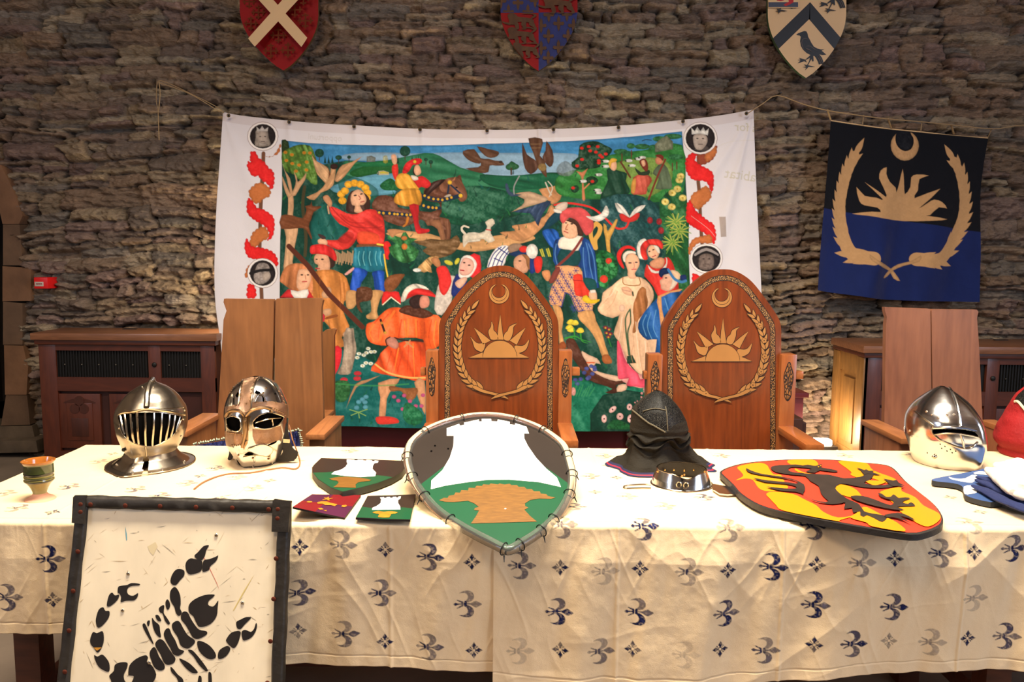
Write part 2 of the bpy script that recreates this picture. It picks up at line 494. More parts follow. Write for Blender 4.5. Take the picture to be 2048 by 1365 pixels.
def wallgrid(x0, x1, z0, z1, st):
    nx = int((x1 - x0) / st) + 1; nz = int((z1 - z0) / st) + 1
    X, Z = np.meshgrid(np.linspace(x0, x1, nx), np.linspace(z1, z0, nz))
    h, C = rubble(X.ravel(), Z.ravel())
    P = np.stack([X, WY - h.reshape(X.shape), Z], -1)
    return P, C


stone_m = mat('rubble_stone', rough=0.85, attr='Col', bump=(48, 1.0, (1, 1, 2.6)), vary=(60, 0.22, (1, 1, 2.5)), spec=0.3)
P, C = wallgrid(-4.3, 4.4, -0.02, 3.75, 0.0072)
# the doorway on the left is left open: its rough edge is traced
edge = np.array([(-260, 60), (-60, 150), (-20, 285), (0, 322), (28, 380), (46, 430), (38, 448), (46, 532), (62, 536), (62, 602), (46, 607), (46, 690), (56, 735), (58, 800), (60, 860), (66, 1010)])
pp = proj(P.reshape(-1, 3)).reshape(P.shape[:2] + (2,))
ex = np.interp(pp[..., 1], edge[:, 1], edge[:, 0], left=-900)
keep = (pp[:-1, :-1, 0] > ex[:-1, :-1] - 6)
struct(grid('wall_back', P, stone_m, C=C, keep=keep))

ash = mat('dressed_stone', (122, 88, 62), 0.8, bump=(14, 0.5), vary=(5, 0.35))
ash2 = mat('dressed_stone_dark', (100, 76, 56), 0.8, bump=(14, 0.5), vary=(6, 0.3))
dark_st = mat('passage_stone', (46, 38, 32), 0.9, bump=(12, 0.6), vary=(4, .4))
b = MB()
outer = [(0, 322), (28, 380), (46, 430), (38, 448), (46, 532), (62, 536), (62, 602), (46, 607), (46, 690), (56, 735), (58, 800)]


def block(pl, y, d, mt):
    b.prism([PY(x, q, y) for x, q in pl], (0, d, 0), mt)


# jamb and arch of the doorway: dressed blocks, splayed inwards
for pl, mt in [([(-40, 260), (0, 326), (28, 384), (45, 432), (38, 448), (5, 448), (-6, 400), (-60, 330)], ash),
               ([(6, 449), (39, 449), (45, 531), (6, 531)], ash2), ([(5, 533), (62, 536), (62, 602), (5, 603)], ash),
               ([(6, 604), (45, 607), (45, 690), (6, 690)], ash2), ([(8, 691), (46, 692), (56, 735), (53, 790), (10, 790)], ash),
               ([(12, 791), (54, 791), (60, 850), (2, 852)], ash2)]:
    block(pl, WY - 0.10, 0.4, mt)
b.prism([PY(x, q, WY - .09) for x, q in [(-330, -60), (-40, 258), (-62, 332), (-380, 100)]], (0, .3, 0), ash)
struct(b.build('trim_1', smooth=False))
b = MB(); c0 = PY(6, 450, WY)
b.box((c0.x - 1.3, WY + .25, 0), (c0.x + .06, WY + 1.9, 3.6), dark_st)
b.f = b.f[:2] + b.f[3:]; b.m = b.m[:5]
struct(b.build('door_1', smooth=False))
b = MB()
for pl, y in [([(-60, 855), (64, 852), (70, 880), (-60, 884)], WY - .10), ([(-60, 884), (72, 882), (76, 905), (-60, 908)], WY - .22)]:
    b.prism([PY(x, q, y) for x, q in pl], (0, .3, 0), mat('step_stone', (88, 74, 58), .85, bump=(9, .9), vary=(6, .5)))
struct(b.build('trim_2', smooth=False))

floor_m = mat('floor_flags', (112, 98, 84), 0.75, bump=(7, 0.35), vary=(2.5, 0.3))
b = MB(); b.box((-5.5, -5.2, -0.06), (5.5, WY + 2.4, 0.0), floor_m)
struct(b.build('floor', smooth=False))

# the rest of the hall, out of frame: it gives the helmets something to mirror
pla = mat('hall_plaster', (206, 180, 146), .85, bump=(6, .4), vary=(1.5, .3)); bea = wood('ceiling_boards', (120, 80, 48), (166, 116, 74), 'X', 3, .6)
gls = mat('window_daylight', (196, 216, 255), .4, emit=5); fra = mat('window_stone', (140, 122, 98), .8, vary=(5, .2))
b = MB(); b.box((5.3, -5.2, 0), (5.5, WY + .1, 5.2), pla); struct(b.build('wall_right', smooth=False))
b = MB(); b.box((-5.5, -5.2, 0), (-5.3, WY + 2.4, 5.2), pla); struct(b.build('wall_left', smooth=False))
b = MB(); b.box((-5.3, -5.4, 0), (5.3, -5.2, 5.2), pla); struct(b.build('wall_front', smooth=False))
b = MB(); b.box((-5.5, -5.4, 5.2), (5.5, WY + 2.4, 5.3), bea)
for k in range(9): b.box((-5.3, -4.6 + k * 1.25, 4.98), (5.3, -4.42 + k * 1.25, 5.2), bea)
struct(b.build('ceiling', smooth=False))
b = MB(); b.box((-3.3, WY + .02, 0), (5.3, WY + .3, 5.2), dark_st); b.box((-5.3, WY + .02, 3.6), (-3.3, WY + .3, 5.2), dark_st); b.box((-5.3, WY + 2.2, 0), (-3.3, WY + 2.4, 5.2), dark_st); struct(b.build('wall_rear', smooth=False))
for i, (x, sx, y, z, w, h) in enumerate(((5.28, -1, -.6, 2.7, 2.6, 3.0), (-5.28, 1, -1.6, 3.0, 1.2, 2.0))):
    b = MB(); b.box((x, y - w / 2, z - h / 2), (x + .02 * sx, y + w / 2, z + h / 2), gls)
    for k in (-1, 1): b.box((x, y + k * w / 2 - .06, z - h / 2 - .1), (x + .1 * sx, y + k * w / 2 + .06, z + h / 2 + .1), fra)
    for k in (-1, 1): b.box((x, y - w / 2, z + k * h / 2 - .06), (x + .1 * sx, y + w / 2, z + k * h / 2 + .06), fra)
    b.box((x, y - .04, z - h / 2), (x + .08 * sx, y + .04, z + h / 2), fra)
    struct(b.build('window_%d' % (i + 1), smooth=False))

# ------------------------------------------------------------------ red fire alarm call point by the doorway
red = mat('alarm_red', (214, 22, 24), 0.4)
o0 = PY(82, 567, WY - .10)
t = thing('fire_alarm_call_point', o0, 'small red fire alarm box on the stone wall beside the doorway', 'alarm')
b = MB(); y0 = WY - .17
b.box(PY(67, 555, y0), PY(96, 578, y0) + Vector((0, .15, 0)), red, .006); b.build('housing', t)
b = MB(); b.box(PY(69, 564, y0 - .002), PY(87, 573, y0 - .002) + Vector((0, .006, 0)), mat('alarm_glass', (190, 180, 165), .3), .001)
for k in range(3): b.box(PY(72.5 + k * 4, 567, y0 - .003), PY(75.5 + k * 4, 569.5, y0 - .003) + Vector((0, .004, 0)), mat('alarm_print', (120, 30, 30), .5))
b.build('glass_panel', t)

# ------------------------------------------------------------------ long panelled cabinets along the wall
cab = wood('cabinet_oak', (60, 25, 15), (92, 42, 24), 'X', 5, .45, .15)
cabz = wood('cabinet_oak_upright', (62, 26, 16), (96, 44, 25), 'Z', 5, .45, .15)
cabtop = wood('cabinet_top_oak', (100, 62, 40), (140, 92, 62), 'X', 5, .4, .2)
cabdark = mat('cabinet_recess', (58, 24, 16), .6, vary=(6, .3))
carve = wood('cabinet_carving', (48, 20, 12), (76, 34, 20), 'Z', 5, .5)
grill = mat('vent_black', (14, 12, 11), .55)


def trefoil(bm, cx, cz, y, r, m_, dep=.006):
    for a in (90, 210, 330):
        q = [(cx + r * .55 * cos(radians(a)) + r * .52 * cos(t), y, cz + r * .55 * sin(radians(a)) + r * .52 * sin(t)) for t in [2 * pi * i / 18 for i in range(18)]]
        bm.prism(q, (0, dep, 0), m_)


def cabinet(name, x0, x1, yf, ztop, label, divs, first, side=None):
    t = thing(name, ((x0 + x1) / 2, yf, 0), label, 'cabinet')
    yb = WY - .12; H = ztop
    b = MB(); b.box((x0 + .05, yf + .03, .02), (x1 - .04, yb, H - .05), cabdark); b.box((x0 + .035, yf + .0, 0), (x1 - .03, yf + .06, .1), cab, .004)
    b.build('body', t)
    b = MB(); b.box((x0, yf - .035, H - .045), (x1, yb, H), cabtop, .006); b.box((x0 + .015, yf - .018, H - .075), (x1 - .015, yb, H - .045), cab, .004)
    for k in range(4):
        xx = x0 + .45 + k * .62
        if xx < x1 - .2: b.box((xx, yb - .10, H), (xx + .09, yb - .075, H + .004), grill)
    b.build('worktop', t)
    # face frame
    b = MB(); zt = H - .075; zv0 = H - .29; zv1 = H - .115
    b.box((x0 + .03, yf, zt), (x1 - .03, yf + .03, zv1), cab); b.box((x0 + .03, yf, zv0), (x1 - .03, yf + .03, zv0 - .09), cab)
    xs = first
    while xs[-1] + divs < x1 - .1: xs.append(xs[-1] + divs)
    prev = x0 + .03
    b.box((x0 + .03, yf - .001, 0.02), (x0 + .14, yf + .03, zt), cabz, .002); b.box((x1 - .12, yf - .001, 0.02), (x1 - .03, yf + .03, zt), cabz, .002)
    for x in xs[1:]: b.box((x - .04, yf - .001, 0.02), (x + .04, yf + .03, zt), cabz, .002)
    b.box((x0 + .03, yf, 0.02), (x1 - .03, yf + .03, .12), cab)
    ff_ = b.build('face_frame', t)
    bounds = [x0 + .10] + xs[1:] + [x1 - .08]
    for i in range(len(bounds) - 1):
        a, c = bounds[i] + .04, bounds[i + 1] - .04
        v = MB(); v.box((a, yf + .022, zv0), (c, yf + .03, zv1), grill)
        n = int((c - a) / .018)
        for k in range(n): v.box((a + k * .018, yf + .012, zv0), (a + k * .018 + .005, yf + .02, zv1), grill)
        for k in range(int((c - a) / .11)):
            v.ball((a + .05 + k * .11, yf + .010, (zv0 + zv1) / 2 - .005), .006, mat('vent_stud', (70, 66, 60), .4, .5), 4)
        v.build('vent_grille', t)
        h = (a + c) / 2
        for u, w in ((a, h - .03), (h + .03, c)):
            if w - u < .12: continue
            d = MB(); d.box((u, yf + .008, .14), (w, yf + .03, zv0 - .11), cabz, .002)
            zc = (.14 + zv0 - .11) / 2; m_ = .05
            d.box((u + m_, yf + .002, .14 + m_), (w - m_, yf + .012, zv0 - .17), cabz, .006)
            d.prism([(u + m_ * .6 + (w - u - 1.2 * m_) * s, yf + .005, zv0 - .165 + .028 * sin(pi * s)) for s in [i / 10 for i in range(11)]] + [(w - m_ * .6, yf + .005, zv0 - .17), (u + m_ * .6, yf + .005, zv0 - .17)], (0, .005, 0), carve)
            trefoil(d, (u + w) / 2, zc + .10, yf - .001, .062, carve)
            d.box(((u + w) / 2 - .055, yf - .0005, zc - .10), ((u + w) / 2 + .055, yf + .004, zc + .02), carve, .003)
            d.build('door', t)
        if i:
            kn = MB(); kn.ball((bounds[i], yf - .006, (zv0 + zv1) / 2), .016, grill, 6, (1, .6, 1)); kn.build('knob', ff_)
    if side:
        s = MB(); s.box((x0 + .022, yf - .001, .02), (x0 + .05, yf + .10, H - .078), side, .002); s.box((x0 + .022, yb - .10, .02), (x0 + .05, yb, H - .078), side, .002)
        s.box((x0 + .031, yf + .10, H - .20), (x0 + .049, yb - .10, H - .075), side); s.box((x0 + .031, yf + .10, .02), (x0 + .049, yb - .10, .16), side); s.box((x0 + .045, yf + .10, .16), (x0 + .052, yb - .10, H - .20), side)
        s.box((x0 + .036, yf + .16, .2), (x0 + .055, yb - .15, H - .24), side, .004)
        s.build('side_panel', t)
    return t


yc = 5.12
L0 = PY(66, 672, yc); L1 = PY(437, 672, yc)
cabinet('panelled_cabinet', L0.x, L1.x, yc, PY(250, 668, yc - .035).z, 'long dark oak cabinet with black vents left of the painted banner', .72, [L0.x + .1, PY(308, 700, yc).x])
yc = 5.0
R0 = PY(1722, 700, yc)
cabinet('panelled_cabinet', R0.x, R0.x + 2.0, yc, PY(1900, 694, yc - .035).z, 'dark oak cabinet against the wall at the right, below the black and blue flag', .70, [R0.x, R0.x + .84], wood('cabinet_end_lit_oak', (104, 70, 34), (150, 106, 54), 'Z', 5, .45))  # end panel oak is paler and yellower, lamplight mixed into its colour

# maroon bench box behind the thrones, dark block and floor lamp at its right end
mar = mat('maroon_paint', (98, 22, 28), .5, vary=(3, .15))
A = PY(668, 800, 5.2); B = PY(1616, 790, 5.2)
t = thing('maroon_box_bench', ((A.x + B.x) / 2, 5.3, 0), 'long maroon painted box standing behind the two thrones, under the banner', 'bench')
b = MB(); zt = PY(1600, 786, 5.2).z
b.box((A.x, 5.22, 0), (B.x - .02, 5.41, zt - .03), mar, .004); b.build('body', t)
b = MB(); b.box((A.x, 5.18, zt - .03), (B.x, 5.41, zt), mar, .004); b.build('lid', t)
for q in (870, 1262): b = MB(); xx = PY(q, 870, 5.2).x; b.box((xx - .03, 5.19, 0), (xx + .03, 5.22, zt - .04), mar, .003); b.build('stile', t)
brn = mat('dark_brown_wood', (70, 38, 26), .5, vary=(4, .3))
b = MB(); a0 = PY(1585, 838, 4.6); b.box((a0.x, 4.6, 0), (PY(1607, 838, 4.6).x, 4.95, a0.z), brn, .005); b.box((PY(1607, 838, 4.6).x, 4.63, 0), (PY(1617, 845, 4.6).x, 4.9, PY(1610, 848, 4.6).z), brn, .004)
tag(b.build('stepped_block', smooth=False), 'dark brown stepped wooden block behind the right throne', 'block')
lampm = mat('lamp_tube', (255, 244, 225), .4, emit=9)
p = PY(1628, 884, 5.3)
t = thing('floor_lamp', (p.x, 5.3, p.z - .1), 'glowing white strip uplighter at the foot of the wall, right of the maroon box', 'lamp')
b = MB(); b.box((p.x - .10, 5.26, p.z - .02), (p.x + .11, 5.34, p.z + .02), lampm, .01); b.build('tube', t)
b = MB(); b.box((p.x - .13, 5.24, 0.0), (p.x + .14, 5.36, p.z - .02), mat('lamp_housing', (40, 34, 30), .5), .006); b.build('housing', t)


def point(name, loc, power, color, size=.08):
    q = bpy.data.lights.new(name, 'POINT'); q.energy = power; q.color = color; q.shadow_soft_size = size
    o = bpy.data.objects.new(name, q); COL.objects.link(o); o.location = loc; return o


point('uplight_right', (p.x, 5.22, p.z + .10), 15, (1, .82, .55))
area('uplight_strip', (-.15, 5.44, .96), (-.15, 5.50, 3.0), 3.2, .05, 34, (1, .82, .52), 170)
# the same kind of uplighter stands hidden behind the painted banner and at its left edge
point('uplight_left', (-1.80, 5.38, 1.15), 15, (1, .84, .55))
# ================================================================== high table and its two cloths
TZ = 0.75
YF = PZ(1100, 1048, TZ).y; YB = PZ(1100, 900, TZ).y
XL = PZ(172, 893, TZ).x; XR = 2.35
tw = wood('table_dark_wood', (60, 28, 16), (104, 52, 28), 'X', 5, .5)
t = thing('trestle_table', ((XL + XR) / 2, (YF + YB) / 2, 0), 'long dark wooden table hidden under the printed cloths, only its legs showing', 'table')
b = MB(); b.box((XL + .02, YF + .02, TZ - .045), (XR, YB - .02, TZ - .006), tw, .004); b.build('tabletop', t)
for q in (70, 1020, 1985):
    for y in (YF + .16, YB - .14):
        x = PY(q, 1320, YF + .16).x; b = MB(); b.box((x - .035, y - .035, 0), (x + .035, y + .035, TZ - .05), tw, .004); b.build('leg', t)
    b = MB(); b.box((x - .02, YF + .16, .16), (x + .02, YB - .14, .22), tw, .003); b.build('stretcher', t)
b = MB(); b.box((XL + .3, (YF + YB) / 2 - .02, .17), (XR - .1, (YF + YB) / 2 + .02, .23), tw, .003); b.build('stretcher', t)


def cl_uv(px, py):
    """photo point -> cloth coordinates: x along the table, t = distance from the front edge, negative on the top"""
    p = PZ(px, py, TZ)
    if p.y > YF: return p.x, -(p.y - YF)
    q = PY(px, py, YF - .012); return q.x, TZ - q.z


def fleur(c, s, ang, al, yk=1):
    x0, y0 = c; r = radians(ang); R = np.random.RandomState(int(abs(x0 * 977 + y0 * 331)) % 9999)
    def T(L): return np.array([(x0 + s * (px * cos(r) - py * sin(r)), y0 + s * yk * (px * sin(r) + py * cos(r))) for px, py in L])
    col = np.array(lin((20, 26, 70)))
    pet = [(-.05, .05), (.07, .07), (.19, .15), (.25, .28), (.20, .43), (.06, .51), (-.12, .51), (-.27, .45), (-.30, .42), (-.13, .43), (-.02, .37), (.02, .27), (-.01, .18), (-.07, .11)]
    out = [([(-.03, .03), (.12, .035), (.24, .10), (.33, .125), (.42, .08), (.54, 0), (.42, -.08), (.33, -.125), (.24, -.10), (.12, -.035), (-.03, -.03)], .8), (pet, .75), ([(a, -b_) for a, b_ in pet][::-1], .75),
           ([(-.12, .09), (-.03, .09), (-.03, -.09), (-.12, -.09)], 1), ([(-.22, .08), (-.15, .08), (-.15, -.08), (-.22, -.08)], 1),
           ([(-.22, .025), (-.36, .03), (-.44, .06), (-.52, 0), (-.44, -.06), (-.36, -.03), (-.22, -.025)], .8),
           ([(-.2, .05), (-.3, .09), (-.4, .16), (-.36, .17), (-.26, .13), (-.18, .1)], .9), ([(-.2, -.05), (-.3, -.09), (-.4, -.16), (-.36, -.17), (-.26, -.13), (-.18, -.1)], .9)]
    return [('p', col, np.array(smooth([tuple(q) for q in T(L)], 3)), None, min(1, al * a * R.uniform(.9, 1.35) * 1.2), .3) for L, a in out]


def crossm(c, s, ang, al, yk=1):
    x0, y0 = c; out = []; col = np.array(lin((18, 22, 62))); R = np.random.RandomState(int(abs(x0 * 911 + y0 * 377)) % 9999)
    for k in range(4):
        r = radians(ang + 90 * k)
        def T(L): return np.array([(x0 + s * (px * cos(r) - py * sin(r)), y0 + s * yk * (px * sin(r) + py * cos(r))) for px, py in L])
        a = min(1, al * R.uniform(.85, 1.3) * 1.1)
        out.append(('p', col, T([(.1, .04), (.2, .07), (.27, .15), (.36, .10), (.52, 0), (.36, -.10), (.27, -.15), (.2, -.07), (.1, -.04)]), None, a, .3))
        out.append(('p', col, T([(.09, .06), (.20, .24), (.26, .22), (.24, .16)]), None, a, .3))
        out.append(('p', col, T([(.08, .10), (.14, 0), (.08, -.10)]), None, a, .3))
    return out


F_D = [(105, 1122, .9), (24, 1197, .8), (688, 1094, .55), (861, 1119, .8), (604, 1188, .8), (764, 1193, .85), (935, 1213, .8), (692, 1271, .75), (860, 1298, .8),
       (1043, 1137, .75), (1208, 1145, .4), (1373, 1145, .6), (1542, 1138, 1), (1117, 1229, 1), (1275, 1227, .85), (1447, 1228, .95), (1040, 1306, .35), (1200, 1305, .7),
       (1366, 1306, .25), (1527, 1303, .75), (1127, 1057, .6), (1289, 1060, .95), (1459, 1062, .6), (1714, 1126, .6), (1875, 1110, .75), (2024, 1104, .95), (1623, 1211, 1),
       (1778, 1215, 1), (1942, 1200, .4), (1697, 1286, 1), (1856, 1286, .5), (2011, 1281, .8), (1628, 1058, .85), (1938, 1051, .5), (2075, 1190, .8)]
X_D = [(110, 1204, .8), (603, 1097, 1), (771, 1106, 1), (944, 1129, 1), (598, 1266, .7), (770, 1290, .9), (948, 1305, 1), (1120, 1141, .8), (1278, 1142, 1), (1450, 1142, .9),
       (1120, 1304, .85), (1263, 1300, .8), (1436, 1300, 1), (1627, 1132, .9), (1781, 1120, .95), (1939, 1107, 1), (1620, 1288, .8), (1770, 1283, .6), (1929, 1281, 1), (105, 1029, .9)]
F_T = [(11, 991), (35, 1021), (139, 977), (198, 926), (431, 940), (474, 958), (374, 970), (272, 982), (507, 980), (1209, 917), (1254, 999), (1443, 917), (1408, 1000), (1690, 916),
       (1890, 972), (560, 1012), (1180, 958), (340, 910), (700, 905), (320, 995), (1330, 1018), (1960, 1000), (1150, 1020), (1820, 914), (650, 1030), (590, 925)]
X_T = [(226, 910), (401, 955), (540, 965), (1233, 961), (1215, 936), (1500, 935), (1960, 1030), (440, 1000), (240, 955), (1300, 935), (1900, 1000), (1190, 990)]
cloth_sh = []
for x, y, a in F_D: cloth_sh += fleur(cl_uv(x, y), .068, 0, a)
for x, y, a in X_D: cloth_sh += crossm(cl_uv(x, y), .042, 0, a)
for i, (x, y) in enumerate(F_T): cloth_sh += fleur(cl_uv(x, y), .06, (i * 37) % 20 - 10, .50 + (i * 7 % 5) * .06)
for i, (x, y) in enumerate(X_T): cloth_sh += crossm(cl_uv(x, y), .04, 0, .65)
for s_ in range(len(cloth_sh)):
    k, c, Q, ex_, al, br = cloth_sh[s_]; cloth_sh[s_] = (k, c, Q * 1000, ex_, min(al, 1), br)
cloth_m = mat('printed_cotton', rough=0.85, attr='Col', bump=(420, 0.10), spec=0.2)


def ridge(x, y, seed): return 1 - np.abs(2 * fbm(x, y, 3, seed) - 1)


def tablecloth(name, x0, x1, hem, zoff, label, side=False, seed=0, st=.0018):
    """one sheet from behind the table over the top and down the front; hem gives the drop along x"""
    nx = int((x1 - x0) / st); depth = YB - YF
    ts = np.concatenate([[-depth - .10, -depth - .05], np.linspace(-depth - .012, .0, int(depth / st * .62)), np.linspace(0.001, 1, int(.40 / st))])
    xs = np.linspace(x0, x1, nx); X, T0 = np.meshgrid(xs, ts)
    hm = np.interp(X, [h[0] for h in hem], [h[1] for h in hem]) + .003 * (vn(X * 25, X * 0, 7) - .5)
    Tm = np.where(T0 > 0, T0 * hm, T0)
    R_ = .012
    # flat layout -> draped position
    Y = np.where(Tm <= 0, YF - Tm, YF); Z = np.where(Tm <= 0, TZ + zoff, TZ + zoff - Tm)
    c = np.clip(Tm / (R_ * 1.57), 0, 1); Y = np.where(Tm > 0, YF - R_ * np.sin(c * pi / 2), Y); Z = np.where(Tm > 0, TZ + zoff - np.where(Tm < R_ * 1.57, R_ * (1 - np.cos(c * pi / 2)), Tm - R_ * .57), Z)
    bk = Tm < -depth; Z = np.where(bk, TZ + zoff - (-depth - Tm) * .9, Z); Y = np.where(bk, YB + .004, Y)
    top = (Tm <= 0) & ~bk; fr_ = np.clip(Tm / .10, 0, 1)
    ux = X + .05 * vn(X * 3, Tm * 3, 70 + seed); ut = Tm + .05 * vn(X * 4 + 9, Tm * 3, 71 + seed)
    patch = lambda f, sd: np.clip(fbm(X * f, Tm * f, 2, sd + seed) * 3 - 1.1, 0, 1)
    def cr(a, f, st, sd):   # long sharp creases running at angle a
        p = ux * cos(a) + ut * sin(a); q = -ux * sin(a) + ut * cos(a)
        return np.maximum(0, 1 - np.abs(2 * vn(p * f, q * st, sd + seed) - 1) * 2.6) ** 1.6
    wr = .0022 * cr(.15, 7, 1.6, 81) * patch(3, 60) + .0022 * cr(.9, 8, 1.8, 82) * patch(3.4, 61) + .0020 * cr(2.3, 9, 2.0, 83) * patch(3, 62) + .0012 * cr(1.35, 22, 4, 84) * patch(4, 63) + .0010 * cr(.5, 30, 6, 85) * patch(4, 64) + .0010 * cr(2.7, 28, 6, 86) * patch(4, 65) + .0009 * fbm(X * 40, Tm * 40, 3, 87) + .0022 * fbm(X * 9, Tm * 6, 2, 88)
    crease = sum(.0035 * np.exp(-((X - q) / .004) ** 2) for q in (x0 + .31, x0 + .72, x0 + 1.17, x0 + 1.60))
    topn = wr * .55 + crease * .5 + .002 * vn(X * 3, Tm * 5, 90)
    Z = Z + np.where(top, topn, 0)
    fold = fr_ * (.034 * (vn(X * 5.2 + Tm * .8, Tm * .9, 91 + seed) - .3) + .020 * (vn(X * 13 + Tm * 2.0, Tm * 1.6, 93 + seed) - .35) + .007 * (vn(X * 34 + Tm * 4, Tm * 3, 94 + seed) - .4))
    fr2 = np.clip(Tm / .012, 0, 1)
    bunch = .004 * ridge(X * 36, Tm * 6, 97 + seed) * np.exp(-np.maximum(Tm, 0) / .05)
    Y = Y - np.where(Tm > 0, fold + fr2 * (wr * 1.5 + crease + bunch), 0)
    hemw = (np.abs(hm - Tm - .028) < .0016) & (T0 > 0); Y = Y + np.where(hemw, .002, 0)
    Pc = np.stack([X, Y, Z], -1)
    S = np.stack([X, Tm], -1).reshape(-1, 2)
    base = np.array(lin((234, 206, 164)))[None, :] * (0.95 + .1 * fbm(S[:, 0] * 6, S[:, 1] * 6, 3, 99))[:, None]
    C = paint(S * 1000, base, cloth_sh, aa=1.2)
    spk = vn(S[:, 0] * 260, S[:, 1] * 260, 5)[:, None]  # stamped ink sits unevenly on the weave
    C = C + (base - C) * np.clip((spk - .55) * 1.0, 0, .3)
    if side:  # the left end drops down the side of the table
        d = np.linspace(0, .34, 60)[1:]; S0 = Pc[:, 0, :]
    o = grid(name, Pc, cloth_m, C=C); tag(o, label, 'tablecloth', 'printed tablecloths')
    if side:
        Yl = Pc[2:int(depth / st * .62) + 2, 0, :]
        A_ = np.repeat(Yl[None], 40, 0); dd = np.linspace(0, .32, 40)[:, None]
        A_[..., 2] -= dd; A_[..., 0] -= .004 + .015 * np.sin(Yl[None, :, 1] * 30) * dd / .3 + .01
        A_[0] = Yl
        q = grid('side_drop', A_, cloth_m, C=np.tile(np.array(lin((234, 206, 164))), (A_.shape[0] * A_.shape[1], 1)), og=o.location)
        q.parent = o; q.location = (0, 0, 0)
    sm = o.modifiers.new('s', 'SOLIDIFY'); sm.thickness = .0008
    return o


def hemlist(t):
    a = pts(t); return [(PY(x, y, YF - .02).x, TZ - PY(x, y, YF - .02).z) for x, y in a]


fr(0, 0, 1)
XS = PY(996, 1200, YF).x
tablecloth('tablecloth', XL, XS + .02, hemlist('-160,1270 0,1272 130,1276 350,1305 560,1333 760,1343 990,1353'), .0015, 'cream cloth with blue fleur-de-lis prints, left half of the table, shorter drop', True, 0)
tablecloth('tablecloth', XS - .012, XR, hemlist('990,1372 1080,1385 1400,1380 1560,1368 1640,1358 1720,1352 1830,1349 2048,1351 2400,1351'), .004, 'cream cloth with blue fleur-de-lis prints, right half of the table, longer drop', False, 4)
# ================================================================== thrones and plank chairs behind the table
throne_w = wood('throne_lacquered_pine', (76, 33, 12), (130, 60, 22), 'Z', 4.5, .32, .22, .8, (74, 26, 8))
throne_arm = wood('throne_arm_wood', (120, 62, 28), (172, 100, 50), 'Y', 5, .3, .5)
throne_post = wood('throne_post_wood', (112, 56, 26), (160, 92, 46), 'Z', 5, .3, .5)
gold = mat('gilt_inlay', (164, 114, 60), .42, vary=(9, .12))
burn = mat('burnt_line', (34, 18, 8), .6)
knotm = twotone('burnt_knotwork', (30, 18, 8), (176, 126, 66), 170, .10, .24, .5)
knotc = twotone('carved_knotwork', (36, 22, 12), (150, 96, 44), 120, .06, .22, .5, (1, 1, .45))


def leafshape(x, y, ang, L, w, n=10):
    P = []
    for i in range(n + 1):
        t = i / n; P.append((L * t, w * .5 * sin(pi * t ** .8) * (1 - t * .25)))
    for i in range(n - 1, 0, -1):
        t = i / n; P.append((L * t, -w * .5 * sin(pi * t ** .8) * (1 - t * .25)))
    bend = .22
    r = []
    for a, b in P:
        b2 = b + bend * 0
        r.append((x + a * cos(ang) - b2 * sin(ang), y + a * sin(ang) + b2 * cos(ang)))
    return r


def along(path, n):
    P = smooth(path, 8, False); d = [0]
    for a, b in zip(P, P[1:]): d.append(d[-1] + hypot(b[0] - a[0], b[1] - a[1]))
    out = []
    for k in range(n):
        s = d[-1] * k / (n - 1); i = max(0, min(len(P) - 2, np.searchsorted(d, s) - 1)); f = (s - d[i]) / (d[i + 1] - d[i] + 1e-9)
        a, b = P[i], P[i + 1]; out.append((a[0] + (b[0] - a[0]) * f, a[1] + (b[1] - a[1]) * f, math.atan2(b[1] - a[1], b[0] - a[0])))
    return out


def wreath(path, n, L, w, spread=.42, both=True):
    """leaf outlines along a branch, from the stem end to the tip"""
    out = []; A = along(path, n)
    for k, (x, y, t) in enumerate(A[:-1]):
        f = 1 - .25 * k / n
        for s in (-1, 1): out.append(leafshape(x, y, t + s * spread, L * f, w * f))
    x, y, t = A[-1]; out.append(leafshape(x, y, t, L, w * .9))
    return out


def offs(P, d):
    out = []; n = len(P)
    for i in range(n):
        a = P[max(0, i - 1)]; b = P[min(n - 1, i + 1)]; tx, ty = b[0] - a[0], b[1] - a[1]; q = hypot(tx, ty) + 1e-9
        out.append((P[i][0] - ty / q * d, P[i][1] + tx / q * d))
    return out


BR_L = [(430, 888), (345, 835), (285, 740), (258, 620), (268, 500), (300, 410), (355, 335)]
SUNR = [[(528, 545), (535, 460), (548, 374), (558, 460), (570, 545)],
        [(430, 577), (400, 520), (368, 463), (425, 505), (482, 552)], [(612, 552), (665, 505), (722, 462), (690, 520), (660, 580)],
        [(428, 632), (380, 650), (332, 669), (429, 669)], [(660, 632), (705, 650), (745, 668), (660, 669)]]
SUNW = [[(488, 545), (472, 515), (468, 485), (485, 455), (488, 420), (500, 450), (502, 480), (518, 495), (530, 520), (532, 542)],
        [(572, 542), (578, 505), (598, 485), (612, 455), (660, 434), (638, 458), (635, 490), (625, 525), (606, 552)],
        [(428, 625), (395, 620), (372, 600), (360, 560), (344, 524), (372, 555), (400, 572), (445, 572)],
        [(645, 588), (690, 588), (715, 580), (745, 545), (730, 600), (705, 625), (660, 636)]]


